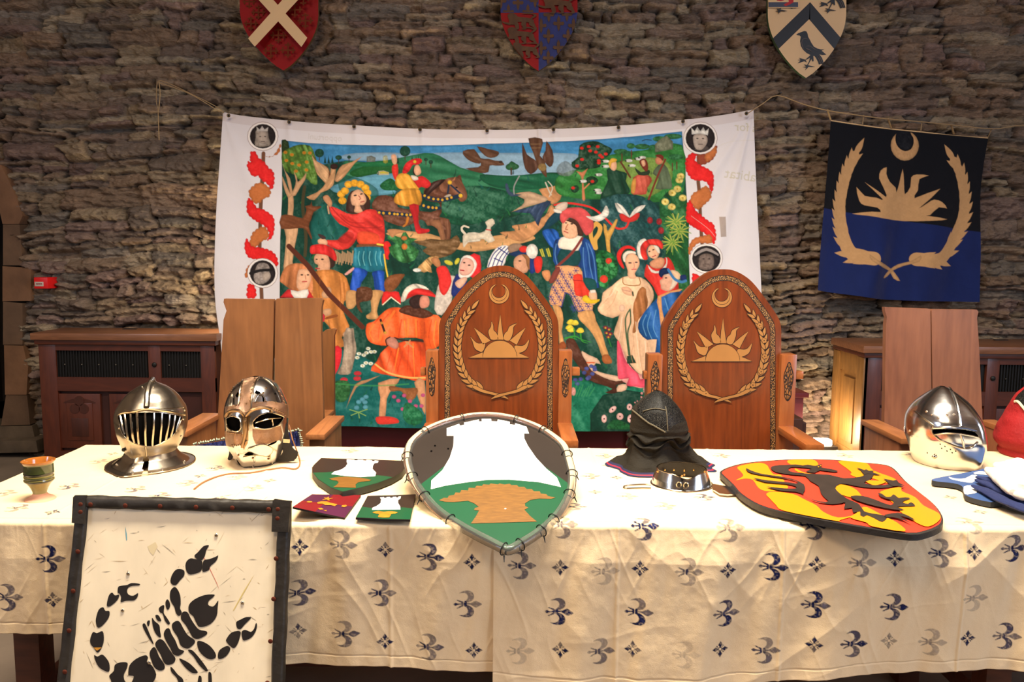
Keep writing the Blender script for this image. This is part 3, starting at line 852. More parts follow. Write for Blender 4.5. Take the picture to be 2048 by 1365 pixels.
def throne(ox, oy, label, flowers):
    Y0 = 3.3; fr(ox, oy, 3.4125)
    T3 = lambda P, y=Y0: [PY(a, b, y) for a, b in pts(P)]
    arch = [(130, 450), (140, 410), (165, 365), (215, 285), (290, 190), (370, 115), (440, 65), (500, 45), (550, 40), (610, 45), (680, 75), (750, 130), (830, 230), (900, 330), (935, 395), (945, 450)]
    arch = smooth(arch, 4, False)
    full = [(126, 1330)] + arch + [(947, 1330)]
    c = T3([(540, 1000)])[0]; zs = T3([(0, 1330)])[0].z; zb = .34
    t = thing('throne', (c.x, Y0 + .02, 0), label, 'throne', 'matching wooden thrones')
    out3 = T3(full); a0 = out3[0].copy(); a0.z = zb; a1 = out3[-1].copy(); a1.z = zb
    b = MB(); b.prism([a0] + out3 + [a1], (0, .035, 0), throne_w)
    n = [0]

    def dec(P, m_, layer, sm=1):
        q = smooth([tuple(p) for p in P], sm) if sm > 1 else P
        b.flat([p + Vector((0, -.0003 * layer, 0)) for p in T3(q)], m_)

    def grow(P, k):
        cx = sum(p[0] for p in P) / len(P); cy = sum(p[1] for p in P) / len(P); q = []
        m_ = len(P)
        ar = sum(P[i][0] * P[(i + 1) % m_][1] - P[(i + 1) % m_][0] * P[i][1] for i in range(m_))
        s = -1 if ar > 0 else 1
        for i in range(m_):
            a = P[i - 1]; d = P[(i + 1) % m_]; tx, ty = d[0] - a[0], d[1] - a[1]; h = hypot(tx, ty) + 1e-9
            q.append((P[i][0] - s * ty / h * k * -1 * -1, P[i][1] + s * tx / h * k * -1 * -1))
        return q
    # knotwork border
    path = [(126, 1330)] + along([(130, 450)] + arch[::4] + [(945, 450)], 60) + [(947, 1330)]
    path = [(p[0], p[1]) for p in path]
    inn, ou = offs(path, 76), offs(path, 42)
    for i in range(len(path) - 1): dec([ou[i], ou[i + 1], inn[i + 1], inn[i]], knotm, 1)
    for q in (42, 76):
        A_ = offs(path, q - 2); B_ = offs(path, q + 2)
        for i in range(len(path) - 1): dec([A_[i], A_[i + 1], B_[i + 1], B_[i]], burn, 2)
    # crescent
    circ = lambda x, y, r, a0, a1, k=26: [(x + r * cos(radians(a0 + (a1 - a0) * i / k)), y + r * sin(radians(a0 + (a1 - a0) * i / k))) for i in range(k + 1)]
    for i, (x, y, r, x2, y2, r2) in enumerate([(540, 231, 71, 538, 213, 44), (540, 231, 68, 538, 214, 47)]):
        dec(circ(x, y, r, -62, 242) + circ(x2, y2, r2, 250, -70), burn if i == 0 else gold, 3 + i)
    dec(circ(540, 226, 56, -60, 240) + circ(540, 226, 53.5, 240, -60), burn, 5)
    # sun
    disc = circ(545, 668, 116, 180, 360)
    for R in SUNR: dec(grow(R, 4), burn, 3); dec(R, gold, 4)
    for R in SUNW: dec(grow(R, 4), burn, 3, 3); dec(R, gold, 4, 3)
    dec(grow(disc, 3), burn, 5); dec(disc, gold, 6); dec([(328, 668), (746, 668), (746, 672), (328, 672)], burn, 7)
    # wreath: two crossed branches
    k = 0
    for mir in (0, 1):
        M = lambda P: [((1090 - p[0]), p[1]) if mir else p for p in P]
        lv = wreath(BR_L, 15, 78, 27, .42)
        for i, L in enumerate(lv):
            dec(grow(M(L), 4), burn, 8 + .18 * i); dec(M(L), gold, 8.09 + .18 * i)
        stem = [(378, 858), (430, 885), (500, 905), (560, 920), (605, 948), (560, 938), (495, 920), (420, 902), (360, 872)]
        dec(grow(M(stem), 3.5), burn, 14 + mir, 3); dec(M(stem), gold, 14.5 + mir, 3)
        if flowers:
            for x, y, _ in along(BR_L, 7)[:-1]:
                for a in range(5):
                    q = [(x + 11 * cos(1.257 * a) + 8 * cos(u), y + 11 * sin(1.257 * a) + 8 * sin(u)) for u in [2 * pi * i / 10 for i in range(10)]]
                    dec(M(grow(q, 2)), burn, 14); dec(M(q), gold, 14.2 + a * .05)
                dec(M([(x + 4 * cos(u), y + 4 * sin(u)) for u in [2 * pi * i / 8 for i in range(8)]]), burn, 15)
    b.build('backrest', t, angle=30)
    # posts, pegs, arms
    YA = 2.95
    for s, (x0, x1) in enumerate(((38, 124), (949, 1033))):
        A = T3([(x0, 622)], Y0 - .03)[0]; B = T3([(x1, 1112)], Y0 - .03)[0]
        p = MB(); p.box((A.x, Y0 - .03, .0), (B.x, Y0 + .05, A.z), throne_post, .005)
        cx = (A.x + B.x) / 2; cz = T3([(80, 800)], Y0 - .03)[0].z
        w = (B.x - A.x) * .30; h = .082
        el = [(cx + w * cos(u) * (1 + .15 * sin(5 * u)), Y0 - .0306, cz + h * sin(u)) for u in [2 * pi * i / 36 for i in range(36)]]
        p.flat(el, burn); p.flat([(cx + (a - cx) * .86, y - .0005, cz + (z - cz) * .95) for a, y, z in el], knotc)
        po_ = p.build('post', t)
        px_ = [(4, 38), (1033, 1090)][s]
        A2 = T3([(px_[0], 735)], Y0)[0]; B2 = T3([(px_[1], 790)], Y0)[0]
        p = MB(); p.box((A2.x, Y0 - .012, B2.z), (B2.x, Y0 + .03, A2.z), throne_arm, .004); p.build('peg', po_)
        xa, xb = (A.x - .004, B.x + .004)
        p = MB(); p.box((xa, YA, B.z - .03), (xb, Y0 - .028, B.z), throne_arm, .006); ar_ = p.build('armrest', t)
        p = MB(); p.box((xa + .012, YA + .05, 0), (xb - .012, YA + .10, B.z - .03), throne_post, .004); p.build('leg', t)
    L_ = T3([(126, 1000)])[0].x; R_ = T3([(947, 1000)])[0].x
    p = MB(); p.box((L_, YA - .0, .40), (R_, Y0 + .0, .44), throne_arm, .006); p.build('seat', t)
    return t


throne(840, 520, 'wooden throne with pointed back, sun and leaf wreath without flowers, left one', False)
throne(840 + 445.5, 520 + 7.3, 'wooden throne with pointed back, small flowers in its leaf wreath, right one', True)

oak = wood('plank_chair_oak', (96, 58, 30), (142, 92, 52), 'Z', 3.2, .42, .12, .35, (84, 50, 28))
oakr = wood('plank_chair_oak_red', (104, 60, 38), (148, 94, 62), 'Z', 3.2, .42, .12, .2, (92, 52, 34))
oaky = wood('plank_chair_arm', (120, 72, 40), (170, 108, 62), 'Y', 5, .42, .12)


def plank_chair(label, slats, arms, Y0, seatx, YA, mt, lowz=.30):
    fr(0, 0, 1)
    c = PY(seatx[0], 880, Y0); d = PY(seatx[1], 880, Y0)
    t = thing('plank_chair', ((c.x + d.x) / 2, Y0, 0), label, 'chair')
    for P in slats:
        q = [PY(x, y, Y0) for x, y in P]
        b = MB(); b.prism(q, (0, .028, 0), mt); b.build('back_plank', t, angle=25)
    b = MB(); b.box((c.x + .03, Y0 + .03, .62), (d.x - .03, Y0 + .06, .70), mt, .004); b.build('crossbar', t)
    b = MB(); b.box((c.x + .06, Y0 + .028, .98 * lowz / .30), (d.x - .06, Y0 + .052, 1.03 * lowz / .30), mt, .004); b.build('crossbar', t)
    for x0, x1, yy in arms:
        A = PY(x0, yy, Y0); B = PY(x1, yy, Y0)
        b = MB(); b.box((A.x, YA, A.z - .022), (B.x, Y0 + .03, A.z), oaky, .004); b.build('armrest', t)
        m_ = (A.x + B.x) / 2
        b = MB(); b.box((m_ - .03, YA + .03, 0), (m_ + .03, Y0 - .0, A.z - .022), mt, .004); b.build('side_panel', t)
    b = MB(); b.box((c.x, YA - .01, .40), (d.x, Y0, .435), oaky, .005); b.build('seat', t)
    return t


hook = lambda x, y, s: [(x + s * 1, y + 14), (x - s * 5, y + 6), (x - s * 4, y)]
tA = plank_chair('oak chair with two tall back planks, left end of the table behind the mask helmet',
                 [[(421, 1120), (433, 880), (447, 640), (453, 622), (447, 605), (448, 598), (546, 599), (548, 603), (541, 900), (538, 1120)],
                  [(546, 1120), (547, 900), (551, 602), (553, 598), (642, 597), (646, 601), (643, 614), (642, 660), (648, 900), (654, 1120)]],
                 [(399, 437, 829), (651, 686, 834)], 3.3, (428, 660), 2.97, oak)
tB = plank_chair('reddish oak chair with two tall back planks, right end behind the steel helmet',
                 [[(1766, 1120), (1768, 900), (1772, 650), (1774, 635), (1770, 622), (1770, 615), (1858, 618), (1861, 622), (1864, 900), (1866, 1120)],
                  [(1868, 1120), (1867, 900), (1863, 622), (1865, 619), (1954, 620), (1957, 624), (1954, 636), (1958, 690), (1968, 900), (1978, 1120)]],
                 [(1727, 1763, 842), (1966, 1998, 842)], 3.3, (1762, 1972), 2.97, oakr)
plank_chair('shorter oak plank chair standing behind the left plank chair, mostly hidden',
            [[(560, 1000), (562, 665), (640, 665), (645, 1000)], [(640, 1000), (641, 668), (652, 660), (668, 658), (672, 660), (668, 672), (668, 820), (676, 900), (680, 1000)]],
            [(530, 556, 822), (648, 668, 820)], 3.75, (560, 670), 3.42, oak, .26)

# blue woven throw with a knotted fringe, on the seat of the left chair
thr = mat('woven_blue', (58, 66, 128), .9, bump=(160, .5), vary=(40, .4))
frin = mat('fringe_pale', (168, 176, 150), .9, vary=(60, .4))
t = thing('fringed_throw', PY(590, 890, 3.12), 'blue woven throw with pale knotted fringe over the left oak chair, behind the mask helmet', 'blanket')
fr(0, 0, 1)
b = MB()
n = 30
for seg, (pa, pb, pc, pd, y) in enumerate([((388, 892), (452, 881), (452, 925), (388, 925), 2.93), ((575, 866), (597, 862), (604, 915), (575, 915), 2.93)]):
    vs = []; fs = []
    for i in range(n + 1):
        for j in range(7):
            u = i / n; v = j / 6
            x = (pa[0] * (1 - u) + pb[0] * u) * (1 - v) + (pd[0] * (1 - u) + pc[0] * u) * v; yy = (pa[1] * (1 - u) + pb[1] * u) * (1 - v) + (pd[1] * (1 - u) + pc[1] * u) * v
            vs.append(PY(x, yy, y + .006 * sin(u * 17 + v * 3)))
    for i in range(n):
        for j in range(6): fs.append((i * 7 + j, i * 7 + j + 1, (i + 1) * 7 + j + 1, (i + 1) * 7 + j))
    b.add(vs, fs, thr)
    b.build('cloth_end', t); b = MB()
R = random.Random(3)
for (ax, ay), (bx, by), (dx, dy), k in [((388, 890), (452, 879), (0, -1), 15), ((576, 866), (596, 861), (.1, -1), 5), ((597, 862), (605, 912), (1, -.1), 13)]:
    b = MB()
    for i in range(k):
        u = i / (k - 1); x = ax + (bx - ax) * u; y = ay + (by - ay) * u; q = R.uniform(3, 6)
        b.tube([PY(x + R.uniform(-1, 1), y, 2.925), PY(x + dx * q * .5 + R.uniform(-1.5, 1.5), y + dy * q * .5, 2.92), PY(x + dx * q + R.uniform(-2, 2), y + dy * q, 2.922)], [.0032, .0038, .001], frin, 5)
    b.build('fringe', t)
# ================================================================== black and blue flag, cords, shields on the wall
cloth_flag = mat('flag_cotton', rough=0.8, attr='Col', bump=(300, 0.15), sheen=.1, spec=.2)
cord = mat('natural_cord', (158, 132, 96), .9, bump=(90, .5))


def sheet(name, TL, TR, BR, BL, topc, botc, leftc, rightc, nx, ny, yf, fold, shapes, basef, m_, aa=1.2, parent=None):
    """cloth hanging between traced edges; each edge is a function 0..1 -> photo point"""
    u = np.linspace(0, 1, nx); v = np.linspace(0, 1, ny); U, V = np.meshgrid(u, v)
    f = lambda L, t: np.stack([np.interp(t, np.linspace(0, 1, len(L)), [p[0] for p in L]), np.interp(t, np.linspace(0, 1, len(L)), [p[1] for p in L])], -1)
    T_, B_, L_, R_ = f(topc, u), f(botc, u), f(leftc, v), f(rightc, v)
    c00, c10, c01, c11 = T_[0], T_[-1], B_[0], B_[-1]
    p = (T_[None] * (1 - V[..., None]) + B_[None] * V[..., None] + L_[:, None] * (1 - U[..., None]) + R_[:, None] * U[..., None]
         - ((1 - U) * (1 - V))[..., None] * c00 - (U * (1 - V))[..., None] * c10 - ((1 - U) * V)[..., None] * c01 - (U * V)[..., None] * c11)
    P3 = PYn(p, yf(U, V)); P3[..., 1] -= fold(U, V)
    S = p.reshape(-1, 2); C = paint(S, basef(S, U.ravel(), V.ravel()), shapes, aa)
    return grid(name, P3, m_, parent, C=C), p, P3


def curve(P, n): return [(x, y) for x, y, _ in along(P, n)]


fr(1600, 200, 3.103)
SH.clear()
TAN = (196, 152, 104)
# crescent
e(TAN, 649, 285, 90, 93)
SH.append(('p', lin((12, 15, 24)), np.array(smooth(pts([(598, 196), (588, 240), (596, 280), (622, 308), (655, 318), (690, 305), (706, 270), (703, 235), (686, 205), (690, 150), (650, 140), (605, 150)]), 3)), None, 1, .1))
# sun
for P in [[(330, 706), (440, 695), (490, 698), (470, 670), (400, 655), (370, 625), (355, 540), (400, 595), (465, 608), (505, 620), (405, 512), (525, 605), (515, 560), (485, 490), (495, 440), (530, 420), (528, 460), (550, 510), (590, 545), (596, 575), (615, 520), (637, 430), (648, 510), (655, 585), (690, 540), (695, 480), (730, 462), (798, 470), (745, 490), (735, 560), (715, 610), (862, 553), (740, 672), (790, 640), (825, 620), (870, 635), (902, 675), (850, 668), (800, 715), (780, 720), (905, 742), (800, 752), (650, 752), (520, 738), (420, 720)]]:
    g(TAN, P, 2, br=.05)
for pth, n_ in ([[(440, 985), (330, 960), (275, 850), (250, 700), (262, 560), (295, 440), (345, 340)], 15], [[(720, 990), (860, 990), (940, 900), (1010, 760), (1025, 620), (1000, 480), (950, 380)], 15]):
    W_ = smooth(pth, 6, False)
    SH.append(('l', lin(TAN), np.array(pts(W_)), (84 / 3.1, 52 / 3.1), 1, 0))
    for L in wreath(pth, n_, 118, 46, .44): g(TAN, L, 1, br=.05)
g(TAN, '420 960 470 1000 530 1025 575 1050 600 1075 627 1125 592 1110 560 1062 500 1040 430 1000', 2); g(TAN, '740 965 690 1000 620 1020 570 1050 525 1090 520 1108 550 1095 585 1062 650 1030 730 1005', 2)
l((226, 190, 140), 10, '190 126 560 178 1168 234', 3)
flag_sh = list(SH)


def flagbase(S, U, V):
    mid = 415.8 + (S[:, 0] - 1642) * .152
    k = np.clip((S[:, 1] - mid) / 1.5, 0, 1)[:, None]
    n_ = (.85 + .3 * fbm(S[:, 0] * .05, S[:, 1] * .02, 3, 5))[:, None]
    return (np.array(lin((10, 12, 20))) * (1 - k) + np.array(lin((20, 35, 88))) * k) * n_


top = curve(pts([(190, 125), (390, 155), (560, 178), (750, 195), (950, 218), (1168, 234)]), 20)
bot = curve(pts([(108, 1182), (220, 1200), (340, 1215), (520, 1240), (700, 1246), (900, 1252), (1088, 1252)]), 20)
lef = curve(pts([(190, 125), (160, 450), (130, 800), (108, 1182)]), 20); rig = curve(pts([(1168, 234), (1130, 500), (1108, 850), (1088, 1252)]), 20)
ff = lambda U, V: .034 * V ** .7 * np.sin(U * 17 + V * 2.2 + 1.5 * vn(U * 4, V * 2, 3)) + .018 * V * vn(U * 9 + V * 2, V * 1.5, 6) + .004 * fbm(U * 22, V * 22, 3, 9) + .02 * np.exp(-((U - .42 + .3 * (V - .62)) / .05) ** 2 - ((V - .78) / .12) ** 2)
ft = thing('hanging_flag', PY(1805, 240, 5.38), 'black and dark blue flag with tan sun, crescent and leaf wreath', 'flag')
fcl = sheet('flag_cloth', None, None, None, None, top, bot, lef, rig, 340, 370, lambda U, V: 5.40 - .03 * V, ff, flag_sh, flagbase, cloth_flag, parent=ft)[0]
fr(1600, 200, 3.103)
for a, b_ in [((190, 124), (170, 60)), ((388, 152), (396, 96)), ((566, 174), (545, 114)), ((750, 192), (757, 134)), ((955, 212), (938, 154)), ((1166, 232), (1190, 178))]:
    p, q = pts([a, b_]); b = MB(); b.tube([PY(*p, 5.375), PY((p[0] + q[0]) / 2, (p[1] + q[1]) / 2, 5.372), PY(*q, 5.38)], .009, cord, 6, flatk=.35); b.build('tie_tab', fcl)
fr(0, 0, 1)
b = MB()
sag = [(1497, 226), (1525, 208), (1555, 191), (1605, 208), (1655, 221), (1727, 232), (1776, 238), (1845, 244), (1903, 250), (1985, 258), (2030, 252), (2110, 246)]
b.tube([PY(x, y, 5.36) for x, y in smooth(sag, 3, False)], .0035, cord, 6)
tag(b.build('cord'), 'thin natural cord strung along the wall above the flag, from the banner corner', 'cord')
b = MB(); b.tube([PY(x, y, WY - .16) for x, y in smooth([(448, 226), (430, 212), (370, 182), (335, 166), (317, 162), (313, 180), (313, 205), (316, 222), (318, 280)], 4, False)], .003, cord, 5)
b.tube([PY(x, y, WY - .163) for x, y in smooth([(318, 163), (320, 190), (317, 222)], 4, False)], .003, cord, 5)
b.tube([PY(x, y, WY - .16) for x, y in smooth([(320, 166), (380, 188), (440, 224)], 4, False)], .0025, cord, 5)
tag(b.build('cord'), 'thin cord looped on a nail left of the painted banner', 'cord')
b = MB(); p = PY(1555, 190, 5.45); b.tube([p + Vector((0, .1, 0)), p + Vector((0, -.07, .0))], .006, mat('iron_nail', (60, 54, 50), .5, .8), 6)
tag(b.build('nail'), 'nail in the wall holding the cord between banner and flag', 'nail')


# ---- three painted heraldic shields high on the wall
def hshield(label, x0, x1, ytop, pts_out, build, main, Y=5.42):
    t = None
    return t


def shield(name, outline, main, edge, label, decals, Y=5.42, thick=.03, cat='shield', group=None):
    fr(0, 0, 1)
    q = [PY(x, y, Y) for x, y in outline]; c = sum(q, Vector()) / len(q)
    b = MB(); b.prism(q, (0, thick, 0), main, edge)
    for i, (P, m_) in enumerate(decals): b.flat([PY(x, y, Y) + Vector((0, -.0004 * (i + 1), 0)) for x, y in P], m_)
    o = b.build(name, angle=30); return tag(o, label, cat, group)


def clip(P, Q):
    """clip polygon P to the convex outline Q"""
    ar = sum(Q[i][0] * Q[(i + 1) % len(Q)][1] - Q[(i + 1) % len(Q)][0] * Q[i][1] for i in range(len(Q)))
    if ar < 0: Q = Q[::-1]
    out = list(P)
    for i in range(len(Q)):
        a, b_ = Q[i], Q[(i + 1) % len(Q)]; inp, out = out, []
        if not inp: break
        f = lambda p: (b_[0] - a[0]) * (p[1] - a[1]) - (b_[1] - a[1]) * (p[0] - a[0])
        for j in range(len(inp)):
            p, q = inp[j - 1], inp[j]; fp, fq = f(p), f(q)
            if fq >= 0:
                if fp < 0: t = fp / (fp - fq); out.append((p[0] + (q[0] - p[0]) * t, p[1] + (q[1] - p[1]) * t))
                out.append(q)
            elif fp >= 0: t = fp / (fp - fq); out.append((p[0] + (q[0] - p[0]) * t, p[1] + (q[1] - p[1]) * t))
    return out


def heater(cx, top, w, tip, tipx, straight, n=14):
    L = []
    for i in range(n + 1):
        t = i / n; y = straight + (tip - straight) * t; L.append((cx + (tipx - cx) * t + w / 2 * (cos(t * pi / 2) ** .80), y))
    R = [(cx + w / 2 * .985, top), (cx + w / 2, (top + straight) / 2)] + L
    Lf = [(2 * (cx + (tipx - cx) * max(0, (y - straight) / (tip - straight))) - x, y) for x, y in R[::-1]][1:]
    return R + Lf


cream = mat('shield_cream', (216, 180, 132), .5, vary=(3, .08)); blackp = mat('shield_black', (22, 18, 16), .45)
redp = mat('shield_red', (140, 8, 12), .6, spec=.25, vary=(3, .1)); crossg = mat('shield_dull_gold', (104, 44, 16), .7, vary=(20, .2), spec=.2)
bluep = mat('shield_blue', (28, 40, 104), .65, vary=(9, .3)); dullg = mat('shield_tarnished_gold', (84, 54, 28), .7, vary=(20, .3)); greyb = mat('shield_slate', (60, 66, 82), .5)
edgem = mat('shield_edge', (104, 84, 50), .6)


def crosslet(cx, cy, s):
    w = s * .09; out = []
    bar = lambda a, b_, c, d: [(cx + a * s, cy + b_ * s), (cx + c * s, cy + b_ * s), (cx + c * s, cy + d * s), (cx + a * s, cy + d * s)]
    out += [bar(-.5, -.055, .5, .055), bar(-.055, -.5, .055, .5)]
    for dx, dy in ((-.38, 0), (.38, 0)): out.append(bar(dx - .05, -.17, dx + .05, .17))
    for dy in (-.38, .38): out.append(bar(-.17, dy - .05, .17, dy + .05))
    for dx, dy in ((-.5, 0), (.5, 0), (0, -.5), (0, .5), (-.38, -.17), (.38, -.17), (-.38, .17), (.38, .17), (-.17, -.38), (.17, -.38), (-.17, .38), (.17, .38)):
        out.append([(cx + dx * s + .07 * s * cos(u), cy + dy * s + .07 * s * sin(u)) for u in [2 * pi * i / 8 for i in range(8)]])
    return out


o1 = heater(558, -78, 157, 141, 567, 22)
fr(460, 0, 9.1)
dc = []
for P in ['180 -420 560 -420 660 -300 1640 740 1475 765 1380 935 780 270 60 -560', '-40 1100 385 790 500 950 1620 -750 1500 -760 1300 -500 730 230']:
    pass
A1 = pts('60,-520 330,-520 1470,755 1378,935'); A2 = pts('1480,-440 1780,-440 497,948 385,790')
for P in (A1, A2): dc.append((clip(P, o1), cream))
for cx, cy, s in [(350, 30, 260), (525, 230, 270), (395, 440, 270), (900, 660, 300), (770, 950, 290), (1085, 940, 290), (1215, 215, 290), (1410, 420, 300), (1380, 20, 280), (860, -230, 260), (700, -420, 260), (1050, -420, 260)]:
    for P in crosslet(cx, cy, s * .84): q = clip(pts(P), o1); dc.append((q, crossg))
dc = [d for d in dc if len(d[0]) > 2]; dc = dc[2:] + dc[:2]
shield('heraldic_shield', o1, redp, edgem, 'red wall shield with a cream diagonal cross, upper left', dc)

o2 = heater(1078, -80, 154, 142, 1077, 20)
fr(980, 0, 9.1); dc = []
q4 = lambda x0, y0, x1, y1: clip(pts([(x0, y0), (x1, y0), (x1, y1), (x0, y1)]), o2)
dc += [(q4(-100, -1000, 885, 235), bluep), (q4(885, 228, 1900, 1400), bluep)]


def lily(cx, cy, s):
    b_ = [(0, -.5), (.10, -.28), (.09, -.08), (.30, -.12), (.36, .02), (.26, .12), (.10, .10), (.08, .3), (0, .5)]
    return [(cx + x * s, cy + y * s) for x, y in b_] + [(cx - x * s, cy + y * s) for x, y in b_[::-1][1:-1]]


for cx, cy in [(510, 50), (335, 215), (690, 215), (820, 10), (200, 20), (335, -120), (690, -120), (510, -280), (1070, 270), (1250, 430), (1400, 260), (930, 470), (1065, 660), (1520, 470), (1420, 660), (930, 880), (1245, 870), (1060, 1060), (1390, 1040)]:
    q = clip(pts(lily(cx, cy, 300)), o2)
    if (cx < 885) == (cy < 235) or True:
        lim = q4(-100, -1000, 870, 225) if cx < 885 else q4(897, 240, 1900, 1400)
        q = clip(pts(lily(cx, cy, 290)), lim)
        if len(q) > 2: dc.append((q, dullg))


def lion(cx, cy, s):
    out = [[(-.45, -.05), (-.5, -.3), (-.35, -.42), (-.2, -.35), (-.1, -.22), (.2, -.18), (.4, -.12), (.5, .0), (.42, .12), (.2, .05), (-.1, .05), (-.25, .18), (-.42, .15)],
           [(-.42, .1), (-.62, .05), (-.68, .0), (-.7, .06), (-.6, .14), (-.4, .2)], [(-.25, .1), (-.2, .35), (-.3, .4), (-.08, .42), (-.1, .1)], [(.05, .02), (.02, .22), (.12, .36), (-.02, .42), (.2, .42), (.2, .2), (.2, 0)],
           [(.35, .02), (.32, .2), (.5, .34), (.38, .42), (.6, .42), (.56, .26), (.48, .05)], [(.42, -.1), (.6, -.3), (.3, -.42), (0, -.36), (.3, -.35), (.5, -.3), (.38, -.16)]]
    return [[(cx + x * s, cy + y * s * .75) for x, y in P] for P in out]


for cx, cy, s in [(560, 390, 480), (560, 650, 480), (640, 920, 440), (1230, 90, 520), (1230, -170, 520)]:
    for P in lion(cx, cy, s):
        q = clip(pts(smooth(P, 3)), o2)
        if len(q) > 2: dc.append((q, dullg))
shield('heraldic_shield', o2, redp, edgem, 'quartered red and blue wall shield with lilies and lions, top centre', dc)

o3 = heater(1614, -80, 157, 156, 1612, 26)
fr(1510, 0, 8.03); dc = []
for P in ('885,35 1372,610 1420,700 1295,800 868,310 340,825 255,640', ): dc.append((clip(pts(P), o3), blackp))
# the outline is convex, so the chevron is clipped in two halves
dc = [(clip(pts('885,35 885,330 868,310 330,835 180,720'), o3), blackp), (clip(pts('884,35 1480,730 1290,808 868,310 884,330'), o3), blackp)]


def raven(dx, dy):
    R_ = [('660,560 690,535 745,515 790,498 825,505 845,545 852,590 880,640 905,690 945,750 1000,780 1060,795 1115,790 1070,815 1145,880 1080,885 1010,870 960,905 900,890 830,855 770,800 735,740 722,660 735,590 715,572 685,568', 1),
          ('945,890 985,870 1030,870 1075,930 1108,1025 1080,1030 1060,1025 1025,1040 1005,985 975,930', 1), ('890,885 935,900 940,985 920,990 905,950 870,1010 850,1050 835,1045 870,980 880,930 830,960 800,965', 1),
          ('700,930 760,945 810,962 830,1005 790,985 750,1000 680,1020 730,975 680,965 730,958', 1), ('780,1035 850,1050 900,1060 965,1075 900,1080 860,1075 805,1130 820,1090 760,1080 820,1070', 1)]
    out = []
    for s_, k in R_:
        a = [float(v) for v in s_.replace(',', ' ').split()]; out.append([(a[i] + dx, a[i + 1] + dy) for i in range(0, len(a), 2)])
    return out


greyl = mat('raven_highlight', (92, 76, 68), .5)
for dx, dy in ((0, 0), (340, -900), (-450, -890)):
    for P in raven(dx, dy):
        q = clip(pts(P), o3)
        if len(q) > 2: dc.append((q, blackp))
    for P in ('760,640 800,620 870,640 850,630 800,610 755,635 742,690 760,760 790,810 770,760 752,690', '800,750 850,735 890,740 930,770 1000,820 940,790 890,750 850,745', '985,890 1030,950 1060,1030 1050,1030 1020,955', '1010,880 1050,935 1085,1020 1078,1022 1040,940', '800,770 860,790 950,860 880,815 830,795'):
        a = [float(v) for v in P.replace(',', ' ').split()]; q = clip(pts([(a[i] + dx, a[i + 1] + dy) for i in range(0, len(a), 2)]), o3)
        if len(q) > 2: dc.append((q, greyl))
dc.append((clip(pts('150,-420 700,-420 700,130 690,135 150,135'), o3), cream)); dc.append((clip(pts('150,45 680,45 680,125 150,125'), o3), greyb))
dc.append((clip(pts('335,-60 460,-60 455,15 400,30 340,20'), o3), mat('canton_red', (176, 20, 26), .5))); dc.append((clip(pts('520,-60 610,-60 605,50 540,85 480,110 445,85 500,55 530,40'), o3), mat('canton_red')))
shield('heraldic_shield', o3, cream, mat('shield_edge_green', (60, 84, 56), .6), 'cream wall shield with black chevron and ravens, upper right', [d for d in dc if len(d[0]) > 2])
# ================================================================== the painted cloth banner
SH.clear()
SK = (232, 176, 138); SKD = (206, 146, 104); RED = (226, 52, 40); DKG = (12, 62, 52); TEAL = (10, 104, 92); BRN = (122, 76, 44); TANB = (196, 146, 92)
# --- ground of the picture
fr(0, 0, 1)
pic = curve([(563, 281), (640, 288), (750, 291), (880, 291), (980, 288), (1100, 284), (1200, 279), (1280, 272), (1364, 263)], 16)
g((8, 62, 48), pic + [(1370, 330), (1376, 450), (1380, 560), (1386, 700), (1388, 868), (1260, 863), (850, 857), (670, 851), (553, 848), (557, 700), (562, 500), (564, 380)], 1, (80, 14, .55), br=.22)
g((58, 128, 176), pic + [(1366, 300), (1250, 316), (1150, 345), (1080, 352), (960, 358), (900, 330), (830, 320), (760, 326), (690, 322), (640, 330), (565, 330)], 1, (0, 12, .22), br=.12)
g((150, 176, 190), '690,309 760,305 830,307 900,305 1000,306 1110,306 1160,312 1150,345 1080,352 1000,356 950,356 900,326 830,316 760,322 690,320', 3, (0, 10, .2), a=.75)
g((36, 108, 72), '690,322 730,326 790,318 850,306 880,312 920,335 960,345 1000,356 1100,345 1130,352 1150,380 1130,420 1000,430 900,400 800,380 690,360', 2, (10, 12, .5))
g((90, 150, 170), '715,352 745,344 790,346 800,362 780,372 790,388 700,392 660,378 690,362', 3, (0, 6, .3))
g((26, 92, 40), '700,345 740,330 780,330 800,345 750,349 715,355', 3); g((28, 110, 62), '700,332 760,322 800,328 770,334', 3)
g((206, 154, 100), '772,468 800,462 860,468 920,486 990,472 1030,468 1060,470 1070,478 1040,488 1010,494 950,504 900,496 850,486 800,476', 3, (5, 8, .35))
g((196, 138, 90), '1078,380 1124,368 1120,400 1100,412 1090,432 1060,446 1024,452 1030,462 1000,466 1046,484 1090,450 1112,420', 3, (40, 8, .4))
g((14, 78, 52), '900,380 960,372 1020,385 1050,400 1040,430 980,440 930,452 880,440 870,410', 3, (20, 12, .6), br=.3)
g((18, 92, 60), '960,350 1020,352 1100,345 1130,350 1110,372 1040,380 980,372', 3, (10, 9, .5))
g((44, 118, 50), '1120,350 1180,330 1220,310 1290,300 1364,290 1368,380 1340,400 1300,405 1220,400 1160,398 1120,390 1110,372', 3, (20, 10, .45), br=.22)
g((122, 148, 66), '1224,330 1280,316 1330,320 1346,350 1330,376 1290,396 1262,380 1240,350', 3, a=.85, br=.2)
g((24, 70, 70), '1200,400 1250,388 1300,400 1330,440 1320,520 1280,560 1240,520 1210,470', 3, (60, 9, .6), br=.3)
g((30, 92, 46), '1320,400 1372,392 1378,560 1384,620 1340,600 1330,500', 3, (60, 9, .6), br=.3)
g((12, 96, 92), '556,700 660,690 760,730 800,760 850,770 850,858 553,850', 2, (10, 16, .35), br=.16)
